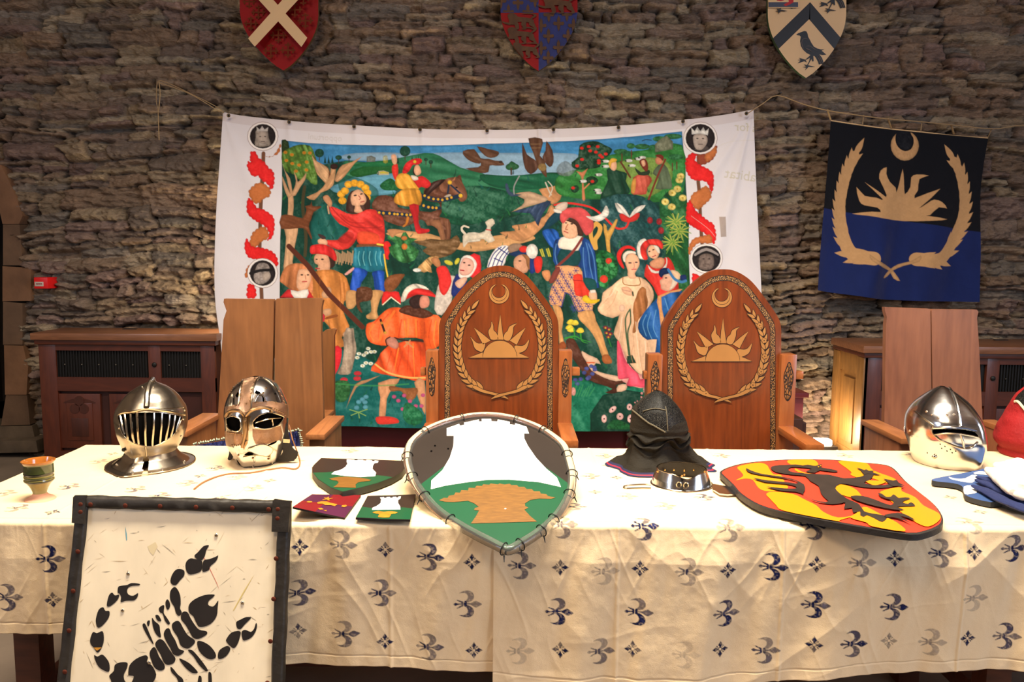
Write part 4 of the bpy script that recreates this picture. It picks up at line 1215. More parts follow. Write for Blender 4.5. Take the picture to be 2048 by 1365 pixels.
g((16, 108, 80), '1140,760 1200,770 1260,775 1300,770 1300,862 1140,862', 2, (60, 14, .5), br=.2)
g((10, 58, 44), '1205,790 1290,786 1300,862 1180,862', 2, (60, 14, .5), br=.2)
# distant trees, houses
fr(540, 270, 4.136)
for x, y, rx, ry in [(408, 150, 38, 36), (1117, 135, 44, 44), (568, 188, 28, 20), (655, 185, 16, 14), (1290, 205, 16, 14), (1330, 225, 18, 18)]: e((22, 70, 52), x, y, rx, ry, br=.3); l((70, 50, 34), 7, [(x, y + ry - 4), (x, y + ry + 26)], 1)
for x in (455, 485, 516, 1058, 1175, 1208, 1228, 1246): g((18, 62, 50), [(x - 11, 235), (x, 172), (x + 11, 235)], 1)
g((196, 190, 160), '885,320 900,300 940,296 985,310 985,332 900,334', 1); g((206, 190, 70), '905,308 935,300 980,312 980,322 910,322', 1); g((110, 116, 110), '800,180 840,172 876,190 870,222 800,224', 1, br=.3); g((190, 176, 60), '935,180 970,172 975,230 940,232', 2, br=.4, a=.6)
g((24, 96, 50), '910,420 950,380 1000,360 1050,400 1090,440 1010,460 940,455', 3, br=.35); g((16, 86, 70), '560,340 700,350 820,400 900,470 860,560 700,560 600,520', 3, (60, 9, .4), a=.7)
g((14, 92, 84), '430,560 520,560 600,620 640,760 560,900 440,960 350,900 340,720 400,620', 3, (70, 9, .4), a=.9)
# brushed grass and leaves over the green ground
fr(0, 0, 1); RL = random.Random(8)
for i in range(620):
    x = RL.uniform(566, 1366); y = RL.uniform(345, 856)
    if 660 < x < 800 and y < 420 and y > 340 and x < 700: continue
    c_ = RL.choice([(8, 52, 38), (6, 44, 40), (20, 96, 60), (34, 112, 52), (14, 84, 80), (10, 66, 50)]); a_ = RL.uniform(-2.4, -.7); L_ = RL.uniform(5, 15)
    l(c_, RL.uniform(2, 4.5), [(x, y), (x + L_ * .5 * cos(a_) + 1, y + L_ * .5 * sin(a_)), (x + L_ * cos(a_), y + L_ * sin(a_))], 1, a=.7, w2=.6)
# left tree, deer, falcon
fr(540, 270, 4.136)
g((42, 62, 30), '100,40 155,60 155,140 100,150', 2, br=.3); g((84, 122, 44), '100,150 160,110 240,80 330,90 365,150 390,240 385,320 390,410 340,400 300,360 250,380 200,330 130,300 100,230', 2, (70, 5, .8), br=.35)
for x, y in [(128, 145), (182, 165), (135, 212), (185, 237), (282, 148), (303, 225), (215, 300), (300, 290), (330, 150), (240, 250)]: e((206, 150, 44), x, y, 17, 14); e((226, 120, 30), x, y, 7, 6)
TR = (206, 160, 118)
g(TR, '150,480 165,500 190,495 195,600 190,700 235,760 215,900 195,1050 200,1120 120,1150 130,1000 140,850 118,760 140,720 150,600', 2, (88, 5, .3)); g(TR, '148,520 110,420 98,340 118,380 165,480 150,420 130,330 100,240 125,300 165,360 180,440 185,490', 2); g(TR, '175,500 200,440 215,380 195,300 222,350 230,390 280,340 300,310 290,370 250,430 210,500', 2); e((214, 206, 186), 222, 722, 22, 24)
l((70, 60, 34), 26, '285,430 270,560 280,700 300,850 295,1000', a=.9)
g((118, 66, 36), '95,670 180,665 270,690 300,620 290,590 330,580 345,550 352,590 420,590 415,605 360,640 340,700 320,760 350,850 340,860 300,790 250,770 100,780', 2, (20, 6, .3))
g(BRN, '350,160 400,240 470,260 500,320 510,420 470,420 430,370 390,330 365,260', 2, (50, 4, .5)); g((214, 168, 122), '345,165 372,210 430,240 480,280 485,330 470,400 440,380 395,330 370,270', 2, (50, 4, .4)); g((200, 150, 106), '765,178 700,240 660,290 620,340 560,390 535,370 560,300 600,250 680,225', 2, (140, 4, .4))
g((212, 160, 112), '505,260 545,260 535,360 520,420 470,460 420,480 365,540 300,515 380,480 440,430 470,380 500,330', 2, (120, 5, .3)); e((56, 32, 26), 530, 262, 32, 24)
# falconer in red with yellow turban
for x, y in [(600, 545), (590, 490), (620, 465), (650, 410), (700, 400), (750, 410), (790, 440), (806, 480), (800, 520)]: e((240, 172, 44), x, y, 34, 30, br=.25)
g((66, 40, 30), '650,500 630,600 640,640 690,650 800,640 830,600 820,520 760,470 690,460', 3, (80, 5, .4)); g(SK, '668,530 680,480 730,452 775,480 800,540 775,580 745,585 770,640 700,640 705,590 680,580', 3, br=.12)
e((50, 34, 30), 706, 502, 14, 6, -10); e((50, 34, 30), 758, 490, 12, 6, -10); l((180, 90, 80), 7, '735,505 752,528 738,535', 3); l((170, 60, 60), 8, '752,558 780,550')
g((214, 52, 44), '500,590 560,610 640,650 720,655 800,620 870,620 935,680 950,780 945,880 900,915 740,905 720,860 700,890 650,940 560,950 470,905 475,870 560,870 640,800 650,770 580,740 510,660 490,600', 2, (35, 9, .6), br=.12)
g((232, 84, 46), '730,810 800,800 900,830 890,900 740,900', 3, a=.8); g((150, 26, 24), '560,870 640,800 700,830 640,900', 3, a=.5); l((150, 26, 28), 10, '510,600 600,700 700,760 860,770 930,760', a=.6); l((160, 28, 28), 8, '590,660 660,720 780,730', a=.6)
g(SKD, '440,510 480,500 515,560 500,600 470,570 445,540', 3); g(SK, '398,870 440,855 475,880 470,910 410,905', 3); g((70, 50, 50), '395,822 440,830 465,855 430,862', 3); l((206, 160, 120), 12, '478,590 488,650')
g(BRN, '720,905 930,905 925,935 715,935', 1, br=.2); g((28, 116, 136), '715,930 940,935 950,1040 940,1110 900,1135 800,1130 690,1090 680,1040 700,970', 3, (88, 8, .8)); 
for x in (740, 780, 830, 880, 920): l((120, 200, 206), 7, [(x, 965), (x - 8, 1020), (x + 6, 1080)], 3, a=.7)
g((26, 78, 178), '700,1100 810,1130 760,1220 735,1290 690,1300 665,1270 680,1180', 3, (80, 8, .7)); g((26, 78, 178), '850,1135 940,1125 945,1200 950,1290 910,1300 870,1280 860,1200', 3, (80, 8, .7))
l((232, 190, 60), 12, '945,990 960,1100 1000,1300'); g((224, 40, 36), '930,900 975,880 1005,930 980,1000 985,1030 955,1020 945,950', 3); l((232, 200, 70), 14, '890,905 935,912')
# rider and horse
HB = (100, 58, 38)
g(HB, '850,560 890,510 960,500 1040,530 1060,600 1200,620 1330,640 1400,600 1390,560 1290,540 1270,460 1330,400 1440,370 1540,350 1575,330 1590,390 1630,500 1610,540 1570,550 1540,510 1470,510 1420,560 1420,640 1400,680 1480,700 1495,800 1490,860 1470,890 1440,870 1380,760 1300,740 1250,700 1120,760 1000,730 940,700 930,640 850,610', 2, (20, 10, .6), br=.25)
g((150, 106, 74), '1320,710 1400,705 1430,760 1450,860 1425,850 1390,770 1330,745', 2); g((214, 200, 180), '1440,510 1480,490 1500,500 1470,520', 3, a=.7)
g((120, 76, 52), '1300,700 1400,690 1480,700 1495,790 1485,860 1470,890 1450,880 1455,800 1430,750 1300,750', 2, (85, 5, .5)); g((150, 100, 68), '1330,715 1395,705 1425,760 1445,850 1440,900 1410,860 1385,780 1340,750', 2); g((124, 78, 54), '1440,372 1540,350 1600,410 1632,500 1612,545 1572,550 1540,500 1480,480 1420,470 1400,430', 3, (60, 6, .5)); e((20, 14, 12), 1543, 435, 10, 7); g((200, 130, 90), '1500,385 1535,345 1530,375', 1); g((60, 32, 24), '1330,400 1400,372 1450,370 1400,420 1340,470 1290,520 1275,470', 3, (130, 4, .8))
l((20, 44, 66), 32, '905,640 1050,655 1170,668'); l((20, 44, 66), 34, '1250,500 1350,530 1450,535 1580,500'); l((20, 44, 66), 28, '1260,585 1330,605 1400,605'); l((20, 44, 66), 14, '1480,410 1470,480'); l((20, 44, 66), 14, '1490,410 1580,490')
for x, y in [(905, 643), (940, 648), (990, 650), (1030, 655), (1055, 657), (1092, 657), (1130, 662), (1160, 662), (1278, 503), (1312, 518), (1352, 530), (1390, 533), (1425, 538), (1465, 528), (1500, 518), (1270, 585), (1310, 598), (1345, 602), (1375, 604)]: e((234, 178, 50), x, y, 11)
e((240, 190, 50), 1487, 393, 18); e((240, 190, 50), 1577, 503, 17); g((212, 128, 44), '1130,680 1150,680 1140,730 1110,762 1095,755 1120,730', 3)
g(RED, '1010,260 1055,240 1060,330 1040,380 1015,330', 2); g(SK, '1003,170 1040,165 1052,215 1040,245 1015,235', 3); g((222, 158, 52), '1060,330 1110,315 1160,340 1200,400 1230,450 1120,455 1060,440 1035,390', 3, (60, 7, .5)); g((214, 146, 46), '1110,450 1235,455 1245,580 1120,590 1030,560 1040,500', 3, (75, 8, .7))
g((214, 40, 40), '1185,370 1260,340 1330,400 1300,440 1250,430 1230,440 1200,400', 3); g((240, 226, 206), '1165,335 1215,345 1225,370 1185,375', 3); g((40, 24, 20), '1180,290 1200,250 1230,240 1230,330 1190,330', 3); g(SK, '1200,255 1230,250 1250,300 1240,325 1210,335 1190,300', 3); g((216, 36, 40), '1095,310 1120,240 1180,200 1240,195 1258,220 1225,245 1180,250 1150,300 1120,320', 3, (30, 6, .4)); e((240, 200, 60), 1197, 222, 13)
g((206, 36, 40), '1150,580 1230,580 1225,680 1245,770 1315,780 1310,805 1240,820 1205,800 1180,680', 2, (80, 7, .4))
# birds, dog
g((96, 62, 40), '1595,140 1680,150 1737,190 1737,240 1660,220 1610,180', 2)
g((112, 82, 48), '1185,880 1260,875 1330,860 1420,870 1500,860 1545,830 1575,890 1550,940 1500,990 1400,1020 1340,1010 1260,960 1300,930 1240,910', 2, (10, 5, .8), br=.2)
g((196, 150, 92), '1320,1010 1400,1010 1330,1080 1340,1140 1300,1130 1270,1140 1215,1110 1260,1060', 2, (50, 4, .7)); g((180, 120, 76), '1330,1030 1380,1010 1410,1060 1400,1100 1360,1080', 3); e((226, 226, 216), 1215, 1120, 34, 16, br=.3)
g((216, 206, 186), '1600,850 1640,810 1737,815 1737,880 1640,890 1610,930 1595,890', 2, br=.15); l((216, 206, 186), 12, '1610,820 1585,790 1600,755 1640,765')
g((50, 116, 60), '1000,820 1080,850 1110,780 1150,850 1220,860 1160,900 1230,960 1190,1040 1100,1060 1020,1010 980,930 1040,900 970,860', 2, (70, 6, .8), br=.4); e((196, 116, 60), 1110, 855, 24, 18); e((206, 120, 50), 1112, 925, 24, 26)
g((196, 136, 90), '970,790 1040,780 1130,800 1050,820 1010,850', 3); g((236, 170, 160), '620,1150 690,1095 695,1115 640,1160', 2)
for i in range(14): l((190, 150, 110), 9, [(545 + i * 11, 960 + (i * 37) % 30), (540 + i * 11, 1040 + (i * 23) % 40)], 1, a=.8)
# man with the red cap and staff, woman in brown hood
g((196, 122, 56), '400,1130 480,1110 560,1130 640,1200 650,1365 360,1365 370,1200', 3, (80, 9, .45)); g((56, 32, 24), '470,1000 530,1010 540,1080 490,1110 470,1060', 3); g((214, 160, 124), '370,1010 400,980 470,985 500,1060 490,1140 440,1170 395,1120 405,1080 375,1060', 3); e((40, 26, 22), 390, 1030, 9, 5); e((40, 26, 22), 437, 1030, 12, 6); l((170, 60, 60), 10, '385,1105 415,1108')
g((212, 40, 38), '335,950 350,915 440,905 520,940 555,1010 540,1045 480,1000 400,985 345,985', 3, (80, 7, .5))
g((196, 120, 72), '85,1200 130,1100 200,1065 290,1070 360,1120 375,1200 360,1310 210,1300 150,1260 110,1230', 3, (100, 8, .6)); g(SK, '240,1130 280,1110 330,1120 350,1180 330,1250 290,1290 230,1260', 3); e((60, 36, 30), 272, 1158, 12, 6); e((60, 36, 30), 322, 1158, 10, 6); l((190, 60, 60), 9, '278,1215 312,1212'); l((190, 120, 90), 6, '300,1160 305,1195')
# standing man's legs, staff
fr(560, 480, 3.5)
g((196, 122, 56), '240,230 320,210 400,220 470,270 475,380 440,480 490,600 470,640 440,680 460,740 385,750 380,640 310,560 250,470 240,330', 2, (80, 10, .5)); g((150, 80, 34), '330,540 400,520 410,535 330,555', 2); g((222, 38, 50), '385,745 440,760 430,860 400,930 385,925', 2); g((206, 44, 46), '0,405 60,345 100,350 105,405', 1); g((206, 44, 46), '245,405 210,350 190,345 190,405', 1); g((240, 232, 220), '80,350 130,360 205,345 195,405 105,405', 2)
g((206, 156, 116), '300,370 340,330 365,350 355,400 310,405', 3); g((206, 156, 116), '310,490 360,480 365,520 320,530', 3); g((200, 44, 60), '300,510 325,530 315,570 298,560', 2)
l((88, 40, 24), 34, '68,45 200,180 350,380 580,610', 1)
g((206, 156, 120), '445,660 470,640 490,690 470,700', 3); g((160, 140, 120), '470,615 500,620 520,620 525,680 540,760 520,860 500,930 460,940 410,930 440,870 455,760 450,690', 2, (85, 6, .6), br=.2)
g(TANB, '470,360 545,365 540,440 510,480 470,470', 3); g(TANB, '640,355 725,360 700,420 680,500 690,550 620,555 605,530 640,500 635,420', 3, (85, 8, .3)); g((96, 56, 32), '540,340 640,340 640,420 560,440 580,510 540,470', 3, br=.3); g((130, 76, 40), '730,300 770,250 870,240 850,280 820,330 760,380 740,360', 3, br=.2)
g((220, 40, 36), '725,365 775,365 830,365 845,450 780,400 715,455', 2); l((240, 226, 190), 7, '720,455 778,402 840,450', 1)
# man in orange with feathered cap
g((236, 92, 34), '720,510 780,475 850,480 900,520 1000,545 1060,525 1125,550 1150,700 1010,800 1000,700 830,690 750,740 640,720 605,660 610,590 660,570', 3, (84, 14, .8), br=.14); g((238, 84, 34), '760,740 1010,720 1020,985 900,975 800,955 640,915 680,850', 2, (70, 14, .8), br=.12)
l((200, 60, 24), 10, '850,560 830,680', a=.7); l((244, 130, 50), 16, '800,500 730,620 700,700', a=.6); l((244, 140, 50), 14, '900,560 890,680', a=.5); l((244, 140, 50), 14, '950,560 955,680', a=.5); l((200, 52, 24), 9, '860,780 820,930', a=.6); l((200, 52, 24), 9, '940,760 930,960', a=.6)
l((226, 176, 96), 12, '670,870 760,930 900,965 1020,968'); l((60, 26, 20), 10, '800,685 870,705 1000,710'); g((196, 130, 110), '745,690 800,685 830,730 815,765 760,740', 3); l((70, 30, 20), 9, '750,740 742,700 770,680')
l((190, 140, 90), 9, '870,750 910,705', 1); l((190, 140, 90), 9, '880,715 930,755', 1); l((50, 30, 24), 16, '705,560 735,650'); e((210, 160, 60), 712, 582, 10); e((210, 160, 60), 738, 650, 10)
e((40, 26, 24), 1022, 412, 7, 4); l((150, 60, 60), 6, '1018,452 1034,450'); g((84, 44, 26), '830,500 880,460 960,470 1040,500 1070,530 1000,550 900,530', 3, br=.3); g((50, 28, 24), '900,430 940,390 990,395 985,470 930,480', 3); g((214, 140, 116), '985,400 1030,395 1046,430 1035,470 990,480 975,450', 3); g((216, 40, 36), '855,430 900,350 960,335 1040,350 1095,400 1040,395 960,385 900,410', 3, (15, 8, .4)); g((226, 216, 196), '845,430 870,350 930,310 1000,320 1040,350 960,340 900,370 875,425', 3, (40, 5, .5), br=.2)
g(SKD, '690,1000 840,970 790,1040 750,1110 740,1230 695,1230 705,1100', 2, (85, 8, .3)); g((222, 60, 48), '675,1240 760,1235 820,1250 830,1280 740,1290 685,1285', 3); g((190, 140, 100), '700,950 600,1000 540,1030 480,1150 475,1160 530,1010 620,975', 2); g(SKD, '940,1000 1010,985 1020,1200 1000,1200', 2); g((146, 90, 50), '770,1020 870,1040 960,1040 950,1100 900,1130 850,1060 780,1060', 3, br=.2)
for x, y in [(620, 760), (557, 795), (608, 790), (640, 783), (663, 782), (545, 822), (590, 805), (605, 860), (638, 865), (582, 880)]: e((226, 230, 216), x, y, 16, 12, br=.3); e((210, 190, 90), x, y, 5)
for x, y in [(548, 932), (455, 975), (545, 968)]: e((196, 50, 60), x, y, 26, 16)
for x, y in [(605, 1097), (580, 1115), (555, 1132), (598, 1135), (540, 1172), (600, 1170)]: e((90, 160, 180), x, y, 18, 15)
for dx, dy in ((-60, -20), (-50, 20), (60, -20), (50, 25), (5, 40)): l((130, 170, 90), 6, [(553, 1205), (553 + dx, 1205 + dy)], 1)
g((40, 96, 50), '390,990 480,985 500,1050 470,1120 420,1130 390,1090', 3, br=.4); l((60, 150, 80), 10, '390,1000 640,1020 900,1010', a=.6)
for x, y in [(800, 1097), (830, 1125), (870, 1090), (910, 1130), (950, 1165), (860, 1185), (990, 1165), (1000, 1090)]: e((196, 84, 130), x, y, 15, 13)
g((30, 110, 70), '880,1140 960,1180 1000,1230 980,1290 900,1290 860,1230', 3, br=.4)
# lady in red hood at the left of the throne, falcon on her wrist
g((204, 190, 176), '1190,250 1240,270 1210,350 1200,440 1130,530 1080,490 1095,360 1120,300', 2, br=.2); g((222, 48, 44), '1095,200 1160,185 1200,270 1190,330 1150,390 1115,350 1110,270', 3); g((30, 44, 110), '1235,240 1310,270 1290,360 1210,400 1200,340', 2)
g((216, 40, 44), '1320,115 1400,110 1400,260 1320,250', 2); g((236, 226, 214), '1270,130 1330,110 1380,170 1340,250 1290,270 1250,250', 3); g((226, 170, 150), '1262,170 1290,125 1345,140 1360,190 1330,240 1280,250 1255,225', 3); e((60, 40, 40), 1290, 160, 9, 5); e((60, 40, 40), 1325, 178, 10, 5); l((170, 40, 50), 8, '1262,212 1288,215')
g((226, 176, 150), '1225,300 1290,260 1310,280 1260,340', 3); e((206, 196, 60), 1180, 160, 32, 16, 20); e((206, 196, 60), 1240, 150, 14, 26, 30)
# --- right half
fr(900, 250, 3.9)
EB = (92, 60, 40)
g(EB, '100,205 190,190 240,260 300,265 350,280 400,285 425,315 360,320 310,320 300,370 230,375 120,340 220,330 240,300 180,270 130,240', 2, (20, 6, .4)); g(EB, '210,168 300,190 380,210 370,245 320,260 270,240', 2, (20, 6, .4)); e((60, 38, 26), 395, 290, 16, 10)
g(EB, '610,105 720,110 715,180 700,240 740,280 755,380 750,410 715,370 680,310 650,220', 2, (85, 6, .5)); l((150, 116, 80), 6, '630,150 705,150', 1, a=.6); l((150, 116, 80), 6, '635,180 705,180', 1, a=.6)
g((86, 54, 38), '565,140 600,230 660,270 690,310 680,350 630,385 585,340 565,240', 2, (80, 6, .5)); g((86, 54, 38), '752,125 800,200 808,290 780,330 740,290 720,250 745,200', 2, (80, 6, .5)); e((150, 120, 70), 720, 330, 34, 30, br=.3)
g((30, 84, 46), '435,320 460,300 480,283 510,300 540,320 525,345 470,355 440,345', 2, br=.3); l((70, 50, 34), 14, '478,340 478,385')
g((120, 130, 130), '830,350 850,310 900,280 950,310 980,350 930,400 850,390', 2, br=.3, a=.7)
# heron
g((186, 152, 120), '500,540 620,520 700,545 760,570 740,600 600,640 480,680 560,630 580,580', 2, (10, 6, .3)); g((46, 66, 96), '490,680 620,640 770,590 780,620 720,700 690,790 660,740 620,690', 2, (120, 4, .7)); g((56, 76, 100), '430,465 450,460 470,520 520,540 560,545 480,560 440,520', 2); l((150, 150, 150), 9, '500,540 500,480 540,400', a=.9); l((200, 190, 170), 10, '745,450 775,520 790,545'); l((200, 190, 170), 8, '765,440 800,490 775,560')
# white dog
g((214, 200, 176), '110,850 200,850 270,830 290,790 275,760 330,730 350,770 320,800 320,850 350,900 300,920 260,890 190,900 130,910 105,960 100,900', 2, br=.15); l((214, 200, 176), 13, '120,850 90,810 110,790 145,800'); l((190, 50, 50), 9, '285,818 318,822')
# orange tree
g((16, 58, 34), '950,290 1000,250 1010,160 1080,130 1150,130 1210,160 1265,190 1240,240 1180,280 1170,330 1080,345 1000,350 955,330', 2, br=.6); g((206, 128, 86), '985,360 1030,370 1075,340 1045,400 1040,450 1055,580 1030,580 1030,450 1020,400', 2); g((18, 62, 34), '1060,420 1110,400 1155,430 1130,465 1080,470', 3, br=.5); g((18, 62, 34), '945,490 985,470 1010,500 980,530 950,520', 3, br=.5); l((206, 128, 86), 9, '1045,500 1085,460')
for x, y in [(1028, 182), (1082, 170), (1152, 170), (1093, 203), (1138, 213), (1170, 238), (1215, 228), (1186, 252), (1030, 270), (992, 320), (1160, 280), (1160, 297), (1110, 442), (960, 492)]: e((218, 44, 34), x, y, 15, 12)
for x, y in [(1160, 390), (1215, 285), (1215, 325), (1150, 510), (1160, 530), (1040, 440), (1395, 280), (1470, 265), (1420, 318), (1500, 255)]: e((216, 216, 206), x, y, 28, 12, br=.3); e((40, 40, 40), x - 26, y + 2, 8, 6)
for x, y, rx in [(1330, 210, 55), (1410, 165, 34), (1500, 170, 60), (1380, 225, 50), (1640, 110, 60), (1760, 250, 60), (1740, 90, 70), (1600, 175, 60)]: e((46, 108, 62), x, y, rx, 22, br=.45)
for x, y in [(1415, 200), (1340, 230), (1735, 300), (1770, 290)]: l((96, 50, 34), 9, [(x, y), (x, y + 55)], 1)
g((112, 116, 92), '1600,150 1640,110 1690,85 1740,130 1740,190 1600,215', 1, br=.3); l((30, 34, 30), 6, '1500,125 1530,115 1570,120')
# three people resting on the hill
g((14, 60, 40), '1220,350 1260,340 1320,360 1380,380 1370,440 1400,500 1390,540 1300,540 1170,580 1200,500 1230,430', 2, (70, 8, .6)); g(SK, '1250,285 1290,280 1300,330 1280,360 1250,340', 3); g((222, 170, 60), '1235,300 1260,262 1300,270 1290,290 1260,300 1250,340', 3); l((96, 48, 30), 14, '1330,290 1405,410')
g((178, 76, 56), '1430,410 1500,385 1560,400 1575,440 1540,490 1530,540 1460,545 1410,530', 2, (80, 8, .6)); g((40, 56, 36), '1440,330 1490,370 1555,350 1550,390 1470,390', 2); g((116, 44, 30), '1475,290 1510,262 1540,290 1545,350 1520,360', 3); g(SK, '1490,285 1515,275 1525,310 1505,325', 3); g((220, 170, 70), '1420,440 1450,420 1440,530 1412,520', 3, a=.7)
g((96, 112, 84), '1610,330 1650,300 1700,340 1735,480 1690,500 1600,500 1630,420 1580,380', 2, (80, 8, .5)); g((206, 130, 96), '1605,260 1640,240 1660,290 1630,310 1605,295', 3); g((122, 44, 30), '1600,240 1640,230 1668,250 1660,280 1640,260', 3); l((120, 46, 34), 15, '1680,270 1620,400 1550,580')
# flowering bushes at the right edge, whirled lure
for x, y in [(1790, 430), (1775, 500), (1735, 530), (1680, 600), (1730, 640), (1815, 570), (1800, 400)]:
    e((222, 200, 112), x, y, 30, 26, br=.35); e((206, 170, 60), x, y, 8)
for cx, cy in ((1760, 760), (1730, 920), (1790, 830)):
    for k in range(11):
        a = 2 * pi * k / 11 + cy; l((106, 150, 60), 20, [(cx, cy), (cx + 45 * cos(a), cy + 38 * sin(a)), (cx + 92 * cos(a), cy + 84 * sin(a) + 12)], 3, w2=4); l((200, 190, 90), 6, [(cx, cy), (cx + 80 * cos(a + .1), cy + 70 * sin(a + .1))], 1, a=.8)
for x, y in [(1560, 745), (1632, 755), (1645, 825)]: e((150, 34, 40), x, y, 22, 26, br=.3)
g((206, 48, 40), '1320,700 1360,690 1395,725 1440,690 1480,690 1460,740 1400,760 1340,750', 2); g((226, 220, 206), '1285,610 1340,630 1385,690 1400,725 1350,695 1310,680', 2, (50, 4, .6)); g((226, 220, 206), '1525,625 1460,640 1420,680 1400,725 1450,690 1490,670', 2, (130, 4, .6))
l((216, 44, 38), 15, '1395,750 1370,800 1310,810 1260,780 1200,720 1110,650 1000,620 890,610 815,625'); 
l((212, 160, 74), 34, '1135,960 1130,900 1160,850 1170,800 1140,770'); l((212, 160, 74), 30, '1130,960 1100,880 1100,820 1130,780'); g((212, 160, 74), '1195,770 1220,790 1230,830 1290,740 1305,750 1270,840 1245,900 1250,1000 1225,1000 1210,880 1200,840', 2)
fr(560, 480, 3.5)
for P in ['760,520 700,600 690,690', '700,540 640,620 640,700', '960,570 965,690', '1010,580 1010,690', '780,780 740,920', '900,740 890,950', '980,740 990,960', '1060,560 1040,680 1060,760', '820,760 780,930']: l((180, 44, 16), 9, P, a=.55, w2=3)
for P in ['660,590 630,650 660,710', '870,570 880,680', '830,760 800,920', '930,730 940,960', '1090,570 1075,700 1100,780', '1120,560 1110,660']: l((250, 160, 60), 9, P, a=.55, w2=3)
for P in ['290,260 280,350 300,480', '420,260 430,400 420,560', '350,560 370,700 380,740', '450,300 455,420']: l((132, 72, 30), 10, P, a=.5, w2=4)
# man with striped sleeve and feathered blue hat behind the throne
fr(900, 250, 3.9)
g((236, 230, 224), '290,1110 330,1000 380,950 440,940 475,970 440,1030 410,1110', 2)
for P in ['300,1105 340,1010 400,955', '330,1110 365,1020 430,950', '360,1110 395,1030 455,955', '395,1110 420,1040 470,970', '345,1040 410,1070', '375,960 450,1010']: l((30, 50, 120), 8, P)
g((150, 120, 96), '450,960 480,930 530,925 565,945 520,985 470,1000', 3); g((20, 50, 90), '460,1010 520,985 620,990 680,1060 690,1130 620,1150 600,1040 520,1030', 3); e((220, 50, 40), 575, 970, 36, 26); e((226, 220, 210), 640, 985, 46, 56, br=.25); e((220, 50, 40), 690, 1090, 30, 66, 10)
g((206, 150, 116), '500,1050 540,1015 600,1020 620,1080 600,1150 540,1150 500,1110', 3); g((150, 100, 60), '560,1010 620,1030 625,1130 600,1100 590,1050', 3); e((50, 36, 30), 545, 1062, 12, 5)
# man in blue with the red hat
BL = (20, 66, 134)
g((12, 60, 76), '820,680 870,670 860,730 790,790 740,830 720,820 760,740', 3); g((24, 84, 168), '720,830 800,810 850,850 840,920 800,960 750,900', 3, (60, 8, .9)); g(BL, '820,900 900,870 1020,875 1080,900 1130,1000 1150,1150 1160,1270 1110,1260 1050,1250 1030,1150 1010,1110 830,1110 805,1000', 2, (86, 9, .8), br=.1)
for P in ['1060,920 1080,1000 1090,1100 1120,1230', '1080,930 1120,1040 1140,1230', '830,930 820,1010 840,1100', '1040,960 1040,1060 1060,1200']: l((96, 150, 206), 8, P, a=.6)
g((10, 66, 66), '860,970 1010,980 1000,1100 850,1090', 2); g((236, 226, 206), '850,900 900,868 1030,870 1000,980 930,975 850,960', 2, br=.06); l((126, 50, 44), 20, '1030,885 950,1000 830,1110', 3); g((130, 52, 44), '820,1110 1000,1100 1010,1125 830,1130', 1)
g(SK, '880,750 920,735 990,750 1000,830 980,880 910,885 875,840', 3, br=.15); g((70, 40, 28), '905,745 960,730 1020,760 1040,860 1000,860 985,790 940,760', 3); g((214, 80, 80), '860,700 880,660 950,645 1030,650 1090,700 1120,770 1110,830 1060,862 1020,800 990,750 930,725 885,770 860,740', 3, (40, 12, .35)); e((40, 28, 26), 905, 765, 9, 5); e((40, 28, 26), 950, 772, 11, 6); l((176, 70, 60), 8, '890,830 920,842'); l((180, 110, 80), 8, '920,775 902,812 918,818')
g((232, 226, 212), '1060,712 1120,715 1180,690 1215,630 1240,680 1220,720 1160,755 1100,740', 3, (20, 4, .5)); g((214, 190, 170), '820,640 860,610 915,605 910,650 870,675 830,660', 3); g((238, 226, 210), '812,655 870,670 865,690 815,680', 2)
fr(1060, 480, 4.266)
g((222, 160, 110), '230,225 420,235 450,330 470,470 520,520 530,600 410,620 350,490 305,450 270,570 180,560 165,490 190,390 230,330', 2, br=.08)
for k in range(60):
    x = 175 + (k * 47) % 340; y = 240 + (k * 83) % 360
    inside = (x < 460 or y > 480) and not (270 < x < 345 and y > 455) and (x > 230 or y > 380) and y < 600 - (30 if x < 300 else 0) and not (370 < x < 470 and 290 < y < 470) and (x < 300 or x > 350 or y < 450) and (x > 300 or y < 550)
    if inside:
        for a in (0, 60, 120): l((52, 56, 120), 5, [(x - 24 * cos(radians(a)), y - 24 * sin(radians(a))), (x + 24 * cos(radians(a)), y + 24 * sin(radians(a)))], 1)
l((52, 56, 120), 8, '180,560 270,570 300,450 345,470 410,610 530,600', 1); g((226, 56, 36), '370,300 440,295 450,350 500,420 500,480 390,475 375,380', 2, (80, 8, .3)); l((150, 30, 30), 7, '370,345 445,350', 1)
g((16, 76, 74), '450,330 550,340 565,420 500,430', 3); g(SK, '500,450 550,425 570,480 560,540 520,545', 3); g((240, 226, 210), '510,430 555,425 560,450 515,455', 1); g((232, 190, 40), '440,500 480,470 520,510 595,505 560,540 480,540', 2); g((210, 140, 90), '105,270 165,262 175,330 150,355 115,320', 3); g((130, 60, 50), '160,350 230,230 260,260 200,370', 2)
g((214, 156, 96), '410,620 530,600 560,690 610,790 640,900 670,990 620,1010 580,900 530,800 460,720 420,680', 2, (70, 9, .35)); g((214, 156, 96), '190,560 260,575 285,680 270,780 290,880 250,890 240,700', 2, (85, 7, .3)); g((150, 76, 36), '245,890 290,865 310,920 250,940', 2); g((170, 96, 48), '615,985 660,975 690,1010 695,1050 640,1055 615,1030', 2)
for x, y in [(345, 700), (335, 745), (425, 770), (380, 705), (350, 765)]: g((232, 206, 60), [(x - 34, y + 10), (x - 8, y - 20), (x + 20, y - 18), (x + 34, y + 12), (x, y + 24)], 2, br=.2)
for P in ['375,760 380,840', '300,840 380,820 440,850 520,870', '430,800 440,860 490,880', '340,830 400,850']: l((50, 140, 50), 14, P, 3, w2=4)
